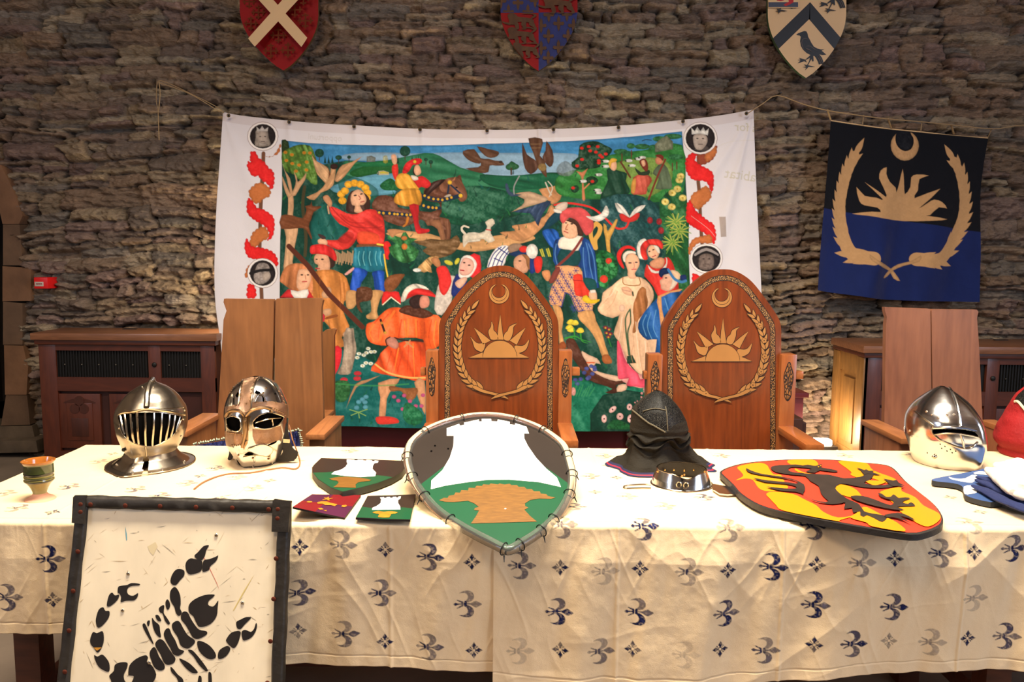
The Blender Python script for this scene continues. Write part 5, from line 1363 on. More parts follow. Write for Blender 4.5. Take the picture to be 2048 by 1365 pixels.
for x, y in [(640, 745), (670, 760), (650, 790), (680, 800), (665, 825)]: e((130, 30, 60), x, y, 20, 14); e((220, 170, 50), x, y + 4, 8)
l((40, 120, 50), 9, '665,840 690,910', 1); g((80, 42, 26), '305,860 370,840 430,950 520,1100 640,1150 740,1190 820,1190 800,1220 730,1240 760,1290 700,1310 640,1300 700,1270 600,1230 500,1190 400,1060 330,960', 2, (30, 9, .4), br=.15)
g((226, 186, 156), '440,945 500,980 570,1010 600,1060 560,1050 540,1100 640,1140 740,1160 790,1190 730,1205 620,1170 520,1110 480,1040 445,985', 2); g((226, 186, 156), '750,1240 820,1230 815,1280 740,1295', 2); g((230, 180, 150), '830,1220 900,1200 940,1190 960,1180 930,1225 850,1232', 2); l((212, 100, 60), 12, '485,1045 545,1045', 1)
for x, y in [(480, 1095), (520, 1075), (460, 1130), (550, 1105), (500, 1170), (430, 1185), (385, 1190), (400, 1225), (530, 1140), (490, 1180), (545, 1085)]: e((76, 84, 150), x, y, 20, 16, br=.3)
for k in range(7): l((60, 150, 90), 6, [(370 + k * 22, 1330), (400 + k * 25, 1220 + (k * 31) % 50)], 1, a=.8)
e((226, 160, 150), 368, 1290, 20, 36, br=.3)
g((18, 96, 42), '560,110 620,90 700,120 745,200 740,300 690,340 640,420 580,360 570,240', 2, br=.6)
for x, y, r in [(670, 180, 26), (628, 335, 34)]: e((216, 58, 40), x, y, r, r)
for x, y in [(600, 220), (585, 180), (700, 280), (700, 215), (610, 380), (650, 250)]: e((70, 160, 90), x, y, 26, 18, 40, br=.4)
for x in (95, 110, 150, 165): l((206, 196, 60), 11, [(x - 8, 70 + x % 20), (x + 12, 140)], 1, a=.8)
g((30, 54, 120), '0,160 30,180 50,260 20,290 0,270', 2); g((222, 50, 40), '35,170 70,140 100,190 95,260 60,285 40,240', 3); e((226, 220, 206), 20, 100, 46, 62, br=.2)
# pale lady with the brown bird
g((236, 190, 150), '770,330 830,310 940,320 1010,370 1050,440 1050,510 1000,620 1100,700 1120,900 1060,1100 1000,1130 940,1150 860,1070 780,940 750,860 710,800 740,700 760,640 700,665 600,630 575,580 610,520 620,450 700,390', 2, (75, 14, .35), br=.1)
g((244, 170, 160), '750,860 800,960 840,1060 920,1140 990,1160 990,1260 880,1250 780,1200 745,1130 740,980', 2, (80, 9, .4)); g((232, 80, 104), '740,860 770,900 800,1000 850,1080 920,1140 940,1190 990,1180 990,1258 900,1250 820,1240 840,1180 760,1190 745,1130', 2, (80, 9, .4))
g((226, 40, 36), '790,245 750,190 740,120 780,65 840,48 890,70 895,95 830,75 790,110 775,160 800,230', 3); g((30, 60, 40), '800,220 775,150 800,90 850,75 890,100 830,110 800,150', 3); g((240, 226, 206), '795,180 790,130 830,95 890,100 900,120 840,120 815,150 815,190', 3); g(SK, '810,190 830,130 880,115 920,150 930,210 905,260 890,290 900,325 850,330 830,300 830,260', 3, br=.06)
e((60, 44, 60), 850, 197, 15, 6); e((60, 44, 60), 903, 192, 13, 6); l((190, 70, 80), 9, '865,253 900,250'); l((200, 130, 110), 7, '882,195 888,235 875,240'); l((160, 110, 60), 8, '790,320 800,380 930,385 925,320', 3); g(SK, '775,410 830,400 870,440 860,475 800,460', 3); l((150, 100, 90), 4, '785,425 850,440', 1); l((60, 70, 50), 14, '870,445 875,475', 1)
g((166, 104, 56), '915,440 950,400 985,420 990,470 1005,530 990,600 940,660 915,700 905,780 870,790 885,700 875,620 880,540 900,490', 2, (80, 7, .5)); l((60, 90, 60), 12, '850,590 820,640 810,720 840,980'); l((50, 84, 56), 12, '850,600 855,700 830,800 850,980'); g((30, 66, 46), '825,990 870,980 905,1050 825,1055', 1, br=.3); e((236, 190, 160), 780, 580, 26, 30)
for P in ['760,640 740,740 720,800', '800,640 790,800 770,920', '860,660 880,850 900,1050', '930,860 940,1000 960,1120', '1000,880 1010,1000 1000,1100', '700,420 660,500 600,560', '740,440 700,540 640,600', '1000,400 1030,460 1030,510', '880,900 860,980 880,1060']: l((196, 140, 104), 9, P, a=.6, w2=3)
for P in ['780,660 765,780 750,850', '900,700 915,900 940,1080', '730,400 690,470 640,500', '980,860 985,980 975,1100']: l((250, 224, 196), 8, P, a=.6, w2=3)
# lady in red bonnet, man in blue
g((216, 50, 40), '990,210 1050,230 1150,150 1200,170 1240,260 1270,420 1140,480 1090,480 1050,400 990,330 970,300', 2, (70, 12, .6)); g((240, 230, 214), '1000,215 1040,255 1100,265 1160,200 1155,150 1170,170 1160,240 1100,285 1030,275', 2); g((216, 150, 110), '1020,190 1100,150 1145,170 1130,230 1080,245 1030,230', 3)
g((226, 220, 206), '910,60 930,10 980,-10 1000,40 960,120 980,165 930,160 915,120', 3, br=.2); g((216, 48, 38), '940,60 980,10 1040,-5 1100,0 1130,40 1120,80 1080,50 1020,45 990,90 1000,160 970,170 945,130', 3, (60, 6, .6)); g(SK, '1000,90 1020,50 1060,50 1095,90 1090,140 1060,165 1010,140', 3); g((236, 226, 206), '1050,50 1090,60 1105,110 1085,110', 3); e((50, 36, 36), 1015, 100, 10, 5, -20); e((50, 36, 36), 1048, 85, 10, 5, -20); l((170, 50, 60), 8, '1040,145 1068,133')
g((26, 86, 150), '1040,540 1110,480 1200,440 1290,430 1300,480 1230,560 1150,650 1125,780 1120,980 1065,970 1080,850 1000,855 930,790 920,710 970,620', 2, (75, 12, .8)); g((226, 160, 100), '1090,480 1280,420 1280,440 1120,490 1150,700 1125,790 1100,600', 2)
for P in ['990,640 960,720 990,820', '1030,620 1000,740 1040,850', '1075,600 1050,740 1085,830', '1150,500 1180,600']: l((120, 180, 220), 7, P, a=.55)
g((222, 166, 136), '1105,350 1130,330 1140,300 1200,290 1230,340 1240,400 1180,440 1120,420 1115,390', 3); g((236, 220, 196), '1140,300 1170,285 1230,340 1260,370 1190,430 1215,350 1190,310', 3, a=.8); g((16, 36, 76), '1095,290 1110,250 1160,238 1190,260 1180,290 1140,300 1120,325', 3); g((226, 190, 150), '1200,260 1260,270 1290,320 1240,350 1220,300', 3); g((24, 44, 96), '1280,310 1330,300 1335,350 1300,370', 3); l((60, 120, 170), 22, '1180,255 1230,330 1290,360 1330,350'); e((40, 30, 30), 1160, 325, 12, 6)
for x, y, r in [(905, 1300, 0), ]: pass
fr(1180, 760, 5.25)
for x, y, rx, ry, rt in [(235, 308, 46, 26, -40), (145, 405, 28, 42, 0), (312, 382, 36, 36, 0), (412, 283, 28, 34, 0), (420, 405, 30, 42, 10)]: e((236, 186, 180), x, y, rx, ry, rt, br=.25); e((60, 30, 40), x, y, 8, 10)
for x, y, r in [(570, 120, 12), (541, 140, 13), (578, 145, 9), (537, 180, 10), (573, 178, 9), (538, 208, 11), (495, 222, 8), (470, 237, 8), (520, 235, 7), (565, 98, 11)]: e((222, 150, 150), x, y, r)
g((30, 100, 50), '180,480 230,420 330,430 420,480 420,515 200,515', 3, br=.5, a=.8)
# --- red ribbons twisted round a pole, portrait roundels
RR = (228, 34, 34); RO = (196, 112, 58)


def scallop(P, wl=34, amp=9):
    P = smooth(P, 8); n = len(P); d = 0; out = []
    for i in range(n):
        a, b_, c = P[i - 1], P[i], P[(i + 1) % n]; d += hypot(b_[0] - a[0], b_[1] - a[1]); tx, ty = c[0] - a[0], c[1] - a[1]; h = hypot(tx, ty) + 1e-9
        ar = abs(sin(pi * d / wl)) ** .6 * amp - amp * .6; out.append((b_[0] + ty / h * ar * SG[0], b_[1] - tx / h * ar * SG[0]))
    return out


SG = [1]


def ribbon(ox, oy, s, P1, pole, rounds):
    fr(ox, oy, s)
    l((112, 72, 50), 27, pole, 1)
    for c, t in P1:
        q = [float(v) for v in t.replace(',', ' ').split()]; q = [(q[i], q[i + 1]) for i in range(0, len(q), 2)]
        ar = sum(q[i][0] * q[(i + 1) % len(q)][1] - q[(i + 1) % len(q)][0] * q[i][1] for i in range(len(q))); SG[0] = 1 if ar > 0 else -1
        g(c, scallop(q), 1, br=.08)
    for x0, y0, rx, ry, kind in rounds:
        e((120, 84, 76), x0, y0, rx + 18, ry + 16, br=0); e((238, 230, 224), x0, y0, rx + 15, ry + 13, br=.02); e((36, 28, 28), x0, y0, rx, ry, br=.1)
        F = lambda P: [(x0 + a * rx, y0 + b * ry) for a, b in P]
        gc = (178, 162, 148)
        if kind == 'king': g((150, 138, 126), F([(-.6, .75), (-.55, .1), (-.5, -.5), (.3, -.5), (.45, .1), (.6, .7), (0, .85)]), 3, br=.3); g(gc, F([(-.35, .3), (-.35, -.25), (0, -.45), (.3, -.25), (.32, .3), (.0, .6)]), 3); g((206, 198, 190), F([(-.45, -.4), (-.5, -.8), (-.25, -.55), (-.05, -.85), (.15, -.55), (.42, -.75), (.38, -.4)]), 1)
        if kind == 'crown': g((84, 74, 70), F([(-.45, .8), (.3, .9), (.6, .7), (.2, .5)]), 2); g(gc, F([(-.48, .3), (-.45, -.2), (.1, -.3), (.45, -.1), (.45, .35), (.1, .8), (-.3, .75)]), 3, br=.15); g((220, 216, 206), F([(-.6, -.25), (-.62, -.72), (-.38, -.5), (-.2, -.8), (0, -.5), (.2, -.78), (.35, -.5), (.58, -.7), (.5, -.2), (0, -.32)]), 1, br=.3)
        if kind == 'profile': g((150, 138, 130), F([(-.7, .4), (-.6, -.2), (-.3, -.75), (.3, -.75), (.55, -.4), (.5, .0), (.62, .2), (.45, .55), (0, .85), (-.5, .8)]), 3, br=.4); l((30, 26, 26), ry * .22, F([(-.95, .02), (-.2, -.2), (.7, -.25)]), 3); g(gc, F([(-.05, .1), (.45, -.1), (.6, .2), (.4, .5), (.1, .6)]), 3)
        if kind == 'band': g((112, 96, 88), F([(-.55, .6), (-.45, -.2), (0, -.4), (.45, -.2), (.5, .5), (.2, .85), (-.3, .85)]), 3, br=.3); l((150, 140, 136), ry * .22, F([(-.75, -.3), (0, -.72), (.75, -.3)]), 3); l((24, 20, 20), ry * .16, F([(-.75, -.12), (0, -.5), (.75, -.15)]), 3)
        if kind != 'profile':
            e((40, 32, 32), x0 - .2 * rx, y0 + .02 * ry, rx * .08, ry * .04); e((40, 32, 32), x0 + .18 * rx, y0 + .02 * ry, rx * .08, ry * .04); l((70, 54, 50), 5, F([(-.12, .42), (.14, .42)]), 1)


ribbon(480, 230, 3.5, [(RO, '170,290 220,295 260,250 285,200 275,260 240,285 200,292'), (RR, '75,310 78,260 110,262 130,300 170,330 200,370 230,395 240,440 235,500 215,525 200,490 160,460 130,430 95,430 60,370 62,330 75,335'),
                       (RO, '80,580 70,540 90,510 130,480 180,490 215,530 210,570 170,590 140,620 100,615'), (RR, '62,590 90,600 125,650 170,665 210,690 240,720 248,780 235,850 200,880 210,830 190,790 150,760 110,740 65,700 52,660'),
                       (RO, '70,900 85,840 110,810 160,785 195,800 205,860 150,890 110,930 90,925'), (RR, '45,870 60,880 85,920 140,930 190,940 240,965 268,1010 265,1060 200,1030 100,1010 55,990 35,930'),
                       (RR, '55,1190 90,1190 110,1230 105,1280 50,1280 48,1240'), (RO, '35,1130 50,1070 70,1060 60,1130')], '165,270 158,500 150,700 140,940 150,1290', [(160, 150, 90, 86, 'king'), (160, 1108, 92, 90, 'profile')])
ribbon(1350, 220, 3.79, [((150, 70, 44), '170,340 240,330 310,270 315,310 290,370 230,410 180,410'), (RO, '230,340 300,280 315,320 280,370 240,390'), (RR, '85,450 82,380 120,330 165,340 150,380 195,420 250,450 285,490 290,580 275,630 250,570 215,540 140,530 100,490'),
                          (RO, '110,700 130,640 180,610 230,580 270,620 270,670 220,720 170,755 130,730'), (RR, '82,790 88,720 110,690 150,760 200,800 250,840 290,870 305,950 290,1015 260,990 230,940 180,910 110,870 80,830'),
                          (RO, '110,1100 105,1040 140,980 200,960 265,950 270,1010 180,1010 130,1060'), (RR, '130,1290 140,1240 200,1280 150,1320'), ], '178,340 175,550 190,780 205,1010', [(192, 215, 112, 108, 'crown'), (235, 1128, 104, 98, 'band')])
fr(1350, 220, 3.79)
g((176, 160, 150), '330,812 375,812 382,962 338,965', 1, br=.03)
l((216, 208, 196), 3, '330,275 430,240 605,232', 2, a=.8); l((226, 170, 160), 3, '120,805 200,860 260,910 295,960', 3)
# print of an older banner showing through from the back, mirrored


def ghost(text, x, y, size, ang=0, col=(196, 188, 160), al=.75):
    c = bpy.data.curves.new('ghost', 'FONT'); c.body = text; c.size = size; c.resolution_u = 3
    o = bpy.data.objects.new('ghost', c); COL.objects.link(o); dg = bpy.context.evaluated_depsgraph_get(); me = bpy.data.meshes.new_from_object(o.evaluated_get(dg))
    r = radians(ang); fr(0, 0, 1)
    for f in me.polygons:
        P = [(me.vertices[i].co.x, me.vertices[i].co.y) for i in f.vertices]
        Q = [(x - (a * cos(r) - b_ * sin(r)), y - (a * sin(r) + b_ * cos(r))) for a, b_ in P]
        SH.append(('p', lin(col), np.array(Q), None, al, 0))
    bpy.data.objects.remove(o); bpy.data.curves.remove(c); bpy.data.meshes.remove(me)


ghost('es for', 1524, 266, 24, 5); ghost('nabitat', 1524, 366, 28, 8, al=.65); ghost('opportuni', 684, 283, 17, 4, (196, 186, 176), .4)
ban_sh = list(SH)
white = np.array(lin((224, 218, 220)))


def banbase(S, U, V):
    c = np.tile(white, (len(S), 1)) * (.97 + .06 * fbm(S[:, 0] * .02, S[:, 1] * .02, 2, 4))[:, None]
    hem = (V < .028)[:, None]; c = np.where(hem, c * np.array([.90, .86, .84]), c)
    return c


top = curve([(446, 224), (480, 231), (570, 241), (640, 247), (710, 251), (840, 258), (974, 260), (1106, 258), (1235, 252), (1366, 240), (1440, 231), (1507, 219)], 60)
bot = curve([(452, 848), (553, 850), (670, 851), (850, 858), (1050, 861), (1260, 863), (1400, 866), (1530, 868)], 40)
lef = curve([(446, 224), (444, 320), (438, 450), (433, 560), (434, 620), (440, 680), (446, 760), (452, 848)], 30)
rig = curve([(1507, 219), (1510, 320), (1514, 420), (1519, 520), (1523, 600), (1526, 700), (1530, 868)], 30)


def banfold(U, V):
    f = .020 * V ** .7 * np.sin(U * 26 + V * 1.5 + 2 * vn(U * 3, V, 2)) + .012 * V * np.sin(U * 38 + 3 * vn(U * 6, V * 2, 3)) + .012 * V * (vn(U * 14, V * 1.8, 8) - .5) + .0035 * (fbm(U * 40, V * 22, 3, 19) - .5)
    # drag lines from the two upper corners, looser edges
    r1 = np.hypot(U * 1.7, V); a1 = np.arctan2(V, U * 1.7 + .001); f = f + .060 * np.exp(-((a1 - 1.12) / .16) ** 2) * np.clip(r1 * 2, 0, 1) * np.exp(-r1 * 1.2)
    r2 = np.hypot((1 - U) * 1.7, V); a2 = np.arctan2(V, (1 - U) * 1.7 + .001); f = f + .05 * np.exp(-((a2 - 1.25) / .07) ** 2) * np.clip(r2 * 2, 0, 1) * np.exp(-r2) + .04 * np.exp(-((a2 - .92) / .09) ** 2) * np.clip(r2 * 2, 0, 1) * np.exp(-r2)
    for q in (.125, .25, .375, .5, .625, .75, .875):
        f = f + .012 * np.exp(-((U - q - .05 * V) / (.006 + .03 * V)) ** 2) * np.exp(-V * 7)
    return f + .010 * (np.exp(-((U - .595) / .003) ** 2) * np.exp(-V * 3)) + .05 * np.exp(-((U - .0) / .03) ** 2) * np.sin(V * 5)


ban_m = mat('painted_cotton', rough=0.75, attr='Col', bump=(260, 0.12), spec=.25)
bt = thing('painted_banner', PY(975, 260, 5.45), 'large white cloth banner painted with a hawking scene in red, green and blue', 'banner')
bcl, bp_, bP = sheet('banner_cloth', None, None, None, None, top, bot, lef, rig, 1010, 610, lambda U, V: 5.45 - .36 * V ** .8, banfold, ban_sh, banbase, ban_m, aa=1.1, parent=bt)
bpy.data.objects['banner_cloth'].modifiers.new('s', 'SOLIDIFY').thickness = .001
brass = mat('brass_eyelet', (120, 96, 60), .35, .9); bhole = mat('eyelet_hole', (12, 10, 8), .8)
for x, y in [(457, 230), (578, 243), (708, 252), (840, 258), (974, 260), (1107, 258), (1237, 254), (1366, 242), (1493, 226)]:
    b = MB(); c = PY(x, y + 1, 5.41 if 500 < x < 1450 else 5.39)
    b.tube([c + Vector((.010 * cos(u), 0, .010 * sin(u))) for u in [2 * pi * i / 16 for i in range(16)]], .0028, brass, 6, True)
    b.flat([c + Vector((.007 * cos(u), .001, .007 * sin(u))) for u in [2 * pi * i / 16 for i in range(16)]], bhole); b.build('eyelet', bcl)
# ================================================================== helmets, masks and gorget on the table
steel_old = mat('aged_steel', (182, 172, 156), .27, 1.0, bump=(9, .25), vary=(7, .35))
steel = mat('polished_steel', (216, 215, 214), .19, 1.0, bump=(7, .18), vary=(5, .12))
steel_edge = mat('steel_edge', (200, 186, 164), .2, 1.0)
bronze = twotone('embossed_bronze', (134, 100, 76), (186, 148, 120), 520, .02, .16, .32, metal=1.0)
bronze_s = mat('bronze', (156, 128, 98), .28, 1.0, bump=(20, .2))
void = mat('void_black', (5, 4, 4), .95, spec=.05)  # near-black standing in for the shade inside the helmets
leather = mat('black_leather', (26, 22, 20), .55, bump=(60, .3))
lace = mat('leather_lace', (148, 100, 62), .7)


def inside(P, Q):
    x, y = P[:, 0], P[:, 1]; c = np.zeros(len(P), bool); n = len(Q)
    for i in range(n):
        ax, ay = Q[i]; bx, by = Q[(i + 1) % n]
        if ay != by: c ^= ((ay > y) != (by > y)) & (x < (bx - ax) * (y - ay) / (by - ay) + ax)
    return c


class Shell:
    """hollow body from a traced silhouette: rows (y, left, right) in the current drawing frame, seen at depth Yc"""
    def __init__(s, rows, Yc, kd=1.05, prow=None, nt=220, nz=200, zend=None, yaw=0, disp=None, power=1.0):
        R = []
        for y, a, b_ in rows:
            (xa, ya), (xb, yb) = pts([(a, y), (b_, y)]); A = PY(xa, ya, Yc); B = PY(xb, yb, Yc); R.append((A.z, (A.x + B.x) / 2, max(.0005, (B.x - A.x) / 2)))
        if zend is not None: R[-1] = (zend,) + R[-1][1:]
        R = np.array(R); k = np.concatenate([[0], np.cumsum(np.hypot(np.diff(R[:, 0]), np.diff(R[:, 2])))]); k /= k[-1]
        u = np.linspace(0, 1, nz)
        z, cx, rx = [np.array([self_ for self_ in np.interp(u, k, R[:, i])]) for i in range(3)]
        w = max(3, nz // 22); ker = np.ones(w) / w
        def sm(a): p = np.pad(a, w, mode='reflect', reflect_type='odd'); return np.convolve(p, ker, 'same')[w:-w]
        z, cx, rx = sm(z), sm(cx), np.maximum(sm(rx), .0006)
        th = np.linspace(-pi, pi, nt, endpoint=False); T_, Zi = np.meshgrid(th, np.arange(nz)); V = u[Zi]
        m_ = np.ones_like(T_) if prow is None else prow(T_, V)
        ty = T_ - yaw
        X = cx[Zi] + rx[Zi] * np.sin(T_); Y = Yc - rx[Zi] * kd * np.cos(T_) * np.where(np.cos(T_) > 0, m_, 1); Z = np.maximum(z[Zi], TZ + .009)
        s.P = np.stack([X, Y, Z], -1); s.c = np.stack([cx[Zi], np.full_like(X, Yc), Z], -1)
        if disp is not None: s.P = s.P + disp(T_, V, s)
        s.T, s.V, s.Yc = T_, V, Yc
        s.pp = proj(s.P); s.front = np.cos(T_) > -.15

    def faces(s):
        P = s.P; a = np.concatenate([s.pp, s.pp[:, :1]], 1); f = (a[:-1, :-1] + a[1:, 1:]) / 2
        return f.reshape(-1, 2), (s.front[:-1]).reshape(-1)

    def make(s, name, parent, mats, regions=(), cut=(), rows=None, both=False):
        F, fr_ = s.faces(); keep = np.ones(len(F), bool); fm = np.zeros(len(F), int)
        for Q, i in regions: fm[inside(F, pts(Q)) & fr_] = i
        if rows is not None:
            V = s.V[:-1].reshape(-1)
            for a, b_, i in rows: fm[(V >= a) & (V < b_)] = i
        for Q in cut: keep &= ~(inside(F, pts(Q)) & fr_)
        s.o = grid(name, s.P, mats, parent, keep=keep, face_mat=fm, wrap=True); return s.o

    def lining(s, parent, k=.94, m_=None):  # added inner shell, its black imitates the dark behind the openings
        P = s.c + (s.P - s.c) * np.array([k, k, 1]); P[..., 2] -= .003
        return grid('lining', P[4:], m_ or void, parent, wrap=True)

    def on(s, x, y, out=0.0):
        (px, py), = pts([(x, y)]); d = (s.pp[..., 0] - px) ** 2 + (s.pp[..., 1] - py) ** 2 + np.where(np.cos(s.T) > -.05, 0, 1e6)
        i = np.unravel_index(np.argmin(d), d.shape); p = s.P[i]
        if d[i] > 9: p = np.array(PY(px, py, p[1]))
        n = p - s.c[i]; n = n / (np.linalg.norm(n) + 1e-9); n = n * .8 + np.array([0, -.5, 0]); return Vector(p + n * out)

    def line(s, P, out=0, n=5):
        q = [float(v) for v in P.replace(',', ' ').split()] if isinstance(P, str) else None
        L = [(q[i], q[i + 1]) for i in range(0, len(q), 2)] if q else P
        L = smooth(L, n, False) if len(L) > 2 else [(L[0][0] + (L[1][0] - L[0][0]) * t / 8, L[0][1] + (L[1][1] - L[0][1]) * t / 8) for t in range(9)]
        V = [s.on(x, y, out) for x, y in L]
        for _ in range(2): V = [V[0]] + [(V[i - 1] + V[i] * 2 + V[i + 1]) / 4 for i in range(1, len(V) - 1)] + [V[-1]]
        return V


def P2(t): a = [float(v) for v in t.replace(',', ' ').split()]; return [(a[i], a[i + 1]) for i in range(0, len(a) - 1, 2)]


# ---- barred close helmet
fr(200, 740, 4.655)
Yc = PZ(300, 955, TZ).y + .135
rows = [(98, 470, 500), (118, 430, 532), (150, 365, 602), (200, 288, 668), (250, 243, 715), (300, 212, 745), (350, 180, 775), (400, 168, 785), (450, 166, 790), (500, 174, 790), (550, 182, 784), (600, 196, 768), (650, 215, 748), (700, 232, 722), (745, 255, 695), (800, 285, 655)]
t = thing('barred_helmet', PY(303, 930, Yc), 'aged steel helmet with a barred visor and flared neck plates, far left', 'helmet')
pr = lambda T_, V: 1 + .22 * np.exp(-((T_ + .18) / .34) ** 2) * np.clip((V - .25) * 2, 0, 1)
S = Shell(rows, Yc, 1.08, pr, 260, 240)
win = smooth(P2('172,432 250,412 340,402 437,398 560,402 680,420 758,440 742,500 705,580 650,632 560,690 490,712 430,710 340,690 262,650 215,590 186,505'), 4)
S.make('skull', t, [steel_old], cut=[win]); S.lining(t)
for i, P in enumerate(['196,425 212,520 236,600', '236,415 250,530 268,650', '290,408 300,560 318,680', '346,402 352,560 362,692', '420,398 424,560 428,712', '506,400 500,560 492,710', '578,405 572,560 558,690', '648,415 636,540 612,655', '698,425 682,530 660,625', '738,436 722,500 705,578']):
    b = MB(); b.tube(S.line(P, .002), .0032, steel_edge, 6, flatk=.6); b.build('visor_bar', t)
b = MB()
L = S.line('492,92 466,140 450,200 442,270 437,345', .004); b.tube(L, [.009, .008, .006, .005, .004][0:1] * len(L), steel_old, 8)
b.tube([S.on(470, 130, .002), PY(200 / 1 + 490 / 4.655, 740 + 84 / 4.655, Yc - .02), PY(200 + 512 / 4.655, 740 + 112 / 4.655, Yc + .03)], [.006, .007, .004], steel_old, 8)
b.build('crest', S.o)
b = MB(); b.tube(S.line('166,428 215,400 320,385 437,362 560,378 680,396 782,420', .003), .0034, steel_edge, 6); b.tube(S.line('180,350 300,392 437,352 600,362 775,350', .001), .0016, steel_edge, 5); b.build('brow_rim', S.o)
b = MB(); b.tube(S.line('186,505 215,592 262,652 340,692 430,712 490,714 560,692 650,634 705,580 750,470', .002), .0026, steel_edge, 6); b.build('chin_rim', t)
b = MB(); b.tube(S.line('430,712 434,780 436,800', .003), .003, steel_old, 6); b.build('chin_ridge', t)
Sg = Shell([(742, 262, 690), (790, 230, 720), (850, 150, 800), (905, 100, 855)], Yc, 1.10, lambda T_, V: 1 + .16 * np.exp(-((T_ + .1) / .3) ** 2), 160, 40, zend=TZ + .009)
Sg.make('neck_plate', t, [steel_old], cut=[P2('405,800 452,800 448,1100 385,1100')])
b = MB(); b.tube([Vector(p) for p in Sg.P[-1]], .002, steel_edge, 5, True); b.build('neck_rim', Sg.o)
dots('rivet', Sg.o, [Sg.on(x, y, .001) for x, y in [(305, 955), (310, 915), (575, 925), (785, 850), (160, 885), (480, 960)]], .004, steel_edge)
dots('buckle', t, [S.on(232, 720, .004), S.on(232, 742, .004)], .006, leather)
dots('rivet', S.o, [S.on(x, y, .001) for x, y in [(788, 380), (775, 460), (182, 545), (755, 620), (395, 160)]], .003, steel_edge)

# ---- spectacle helmet with bronze bands and a face mask
Yc = PZ(511, 945, TZ).y + .10
rows = [(62, 1420, 1480), (72, 1380, 1540), (90, 1335, 1580), (120, 1290, 1625), (160, 1252, 1662), (200, 1225, 1686), (250, 1200, 1706), (300, 1184, 1728), (350, 1174, 1740), (420, 1171, 1744), (500, 1178, 1744), (580, 1182, 1740), (650, 1188, 1730), (705, 1205, 1716), (750, 1238, 1705), (800, 1262, 1684), (850, 1290, 1645), (895, 1340, 1590), (940, 1400, 1510)]
t = thing('masked_helmet', PY(515, 940, Yc), 'domed steel and bronze helmet with eye openings and face mask, trailing a leather lace', 'helmet')
pr = lambda T_, V: 1 + .13 * np.exp(-((T_ + .34) / .20) ** 2) * np.clip((V - .35) * 5, 0, 1)
S = Shell(rows, Yc, 1.12, pr, 300, 300)
eyeL = smooth(P2('1175,470 1200,442 1240,432 1290,445 1312,480 1312,540 1290,572 1230,565 1192,535'), 4); eyeR = smooth(P2('1422,500 1450,450 1520,410 1580,400 1650,415 1706,440 1690,480 1650,520 1560,550 1480,545 1430,528'), 4)
holes = [P2('1262,238 1284,205 1306,212 1300,252 1270,258'), P2('1452,186 1496,210 1486,244 1440,216'), P2('1510,236 1534,252 1538,298 1516,298'), P2('1628,212 1640,222 1632,236 1622,226'), P2('1240,270 1252,240 1252,325 1242,325'), P2('1336,796 1380,764 1448,780 1402,796'), P2('1560,700 1600,680 1648,662 1640,680 1600,700 1565,708'), P2('1268,830 1285,850 1312,890 1306,896 1280,870')]
bz = [P2('1340,75 1482,60 1455,105 1422,200 1405,300 1400,400 1312,395 1302,300 1312,200 1332,120'), P2('1160,345 1300,322 1430,300 1600,293 1760,325 1760,450 1708,440 1650,400 1580,362 1440,368 1380,402 1300,388 1160,412'), P2('1160,572 1320,580 1322,700 1160,712'),
      P2('1418,552 1560,556 1682,520 1702,600 1694,650 1560,692 1450,694 1424,640')]
bs = [P2('1318,420 1402,430 1384,560 1378,680 1340,745 1316,700 1330,560')]
S.make('skull', t, [steel, bronze, bronze_s], regions=[(q, 1) for q in bz] + [(q, 2) for q in bs], cut=[eyeL, eyeR] + holes); S.lining(t, .93)
b = MB(); b.tube(S.line('1178,430 1205,392 1265,376 1320,394 1352,426', .004), .005, bronze_s, 8); b.tube(S.line('1358,426 1395,386 1455,358 1530,350 1590,362', .004), [.0054] * 21, bronze_s, 8); b.ball(S.on(1356, 470, .006), .005, bronze_s, 6); b.ball(S.on(1596, 380, .004), .005, bronze_s, 6); b.build('brow_ridge', t)
for P in (eyeL, eyeR):
    b = MB(); V = [S.on(x, y, .002) for x, y in P]; b.tube(V, .0018, steel_edge, 5, True); b.build('eye_rim', S.o)
b = MB(); b.tube(S.line('1356,440 1362,540 1350,640 1330,720', .006), .0048, bronze_s, 8); b.build('nose_guard', S.o)
for P in ['1482,64 1450,110 1425,200 1412,300 1410,360', '1336,80 1320,140 1304,220 1296,320', '1490,66 1560,95 1625,160 1670,240 1692,300', '1440,300 1462,240 1500,225 1530,260 1534,296', '1252,150 1226,230 1206,320']:
    b = MB(); b.tube(S.line(P, .0025), .0028, steel_edge, 6, flatk=.6); b.build('dome_rib', S.o)
b = MB(); b.tube(S.line('1440,500 1520,475 1600,458 1690,450', -.004), .002, steel_edge, 5); b.tube(S.line('1605,460 1610,500 1612,530', -.004), .002, steel_edge, 5); b.build('eye_bar', t)
RP = [(x, y) for P in ['1345,85 1325,140 1312,200 1305,260 1300,310', '1440,80 1432,130 1415,180 1408,230 1402,290', '1520,75 1600,120 1650,175 1690,235 1712,290', '1180,345 1240,330 1310,320 1430,300 1520,296 1600,296 1730,320', '1178,405 1240,380 1300,375', '1600,355 1660,380 1720,420', '1190,580 1250,590 1310,600', '1192,700 1250,705 1310,700', '1200,235 1210,195 1240,150 1280,115'] for x, y, _ in along(P2(P), 7)]
dots('rivet', S.o, [S.on(x, y, .001) for x, y in RP], .0028, bronze_s, n=4)
dots('rivet', S.o, [S.on(x, y, .001) for x, y in [(1508, 785), (1420, 822), (1330, 845), (1290, 795), (1545, 170), (1520, 215), (1360, 665), (1570, 830)]], .0034, bronze_s, n=4)
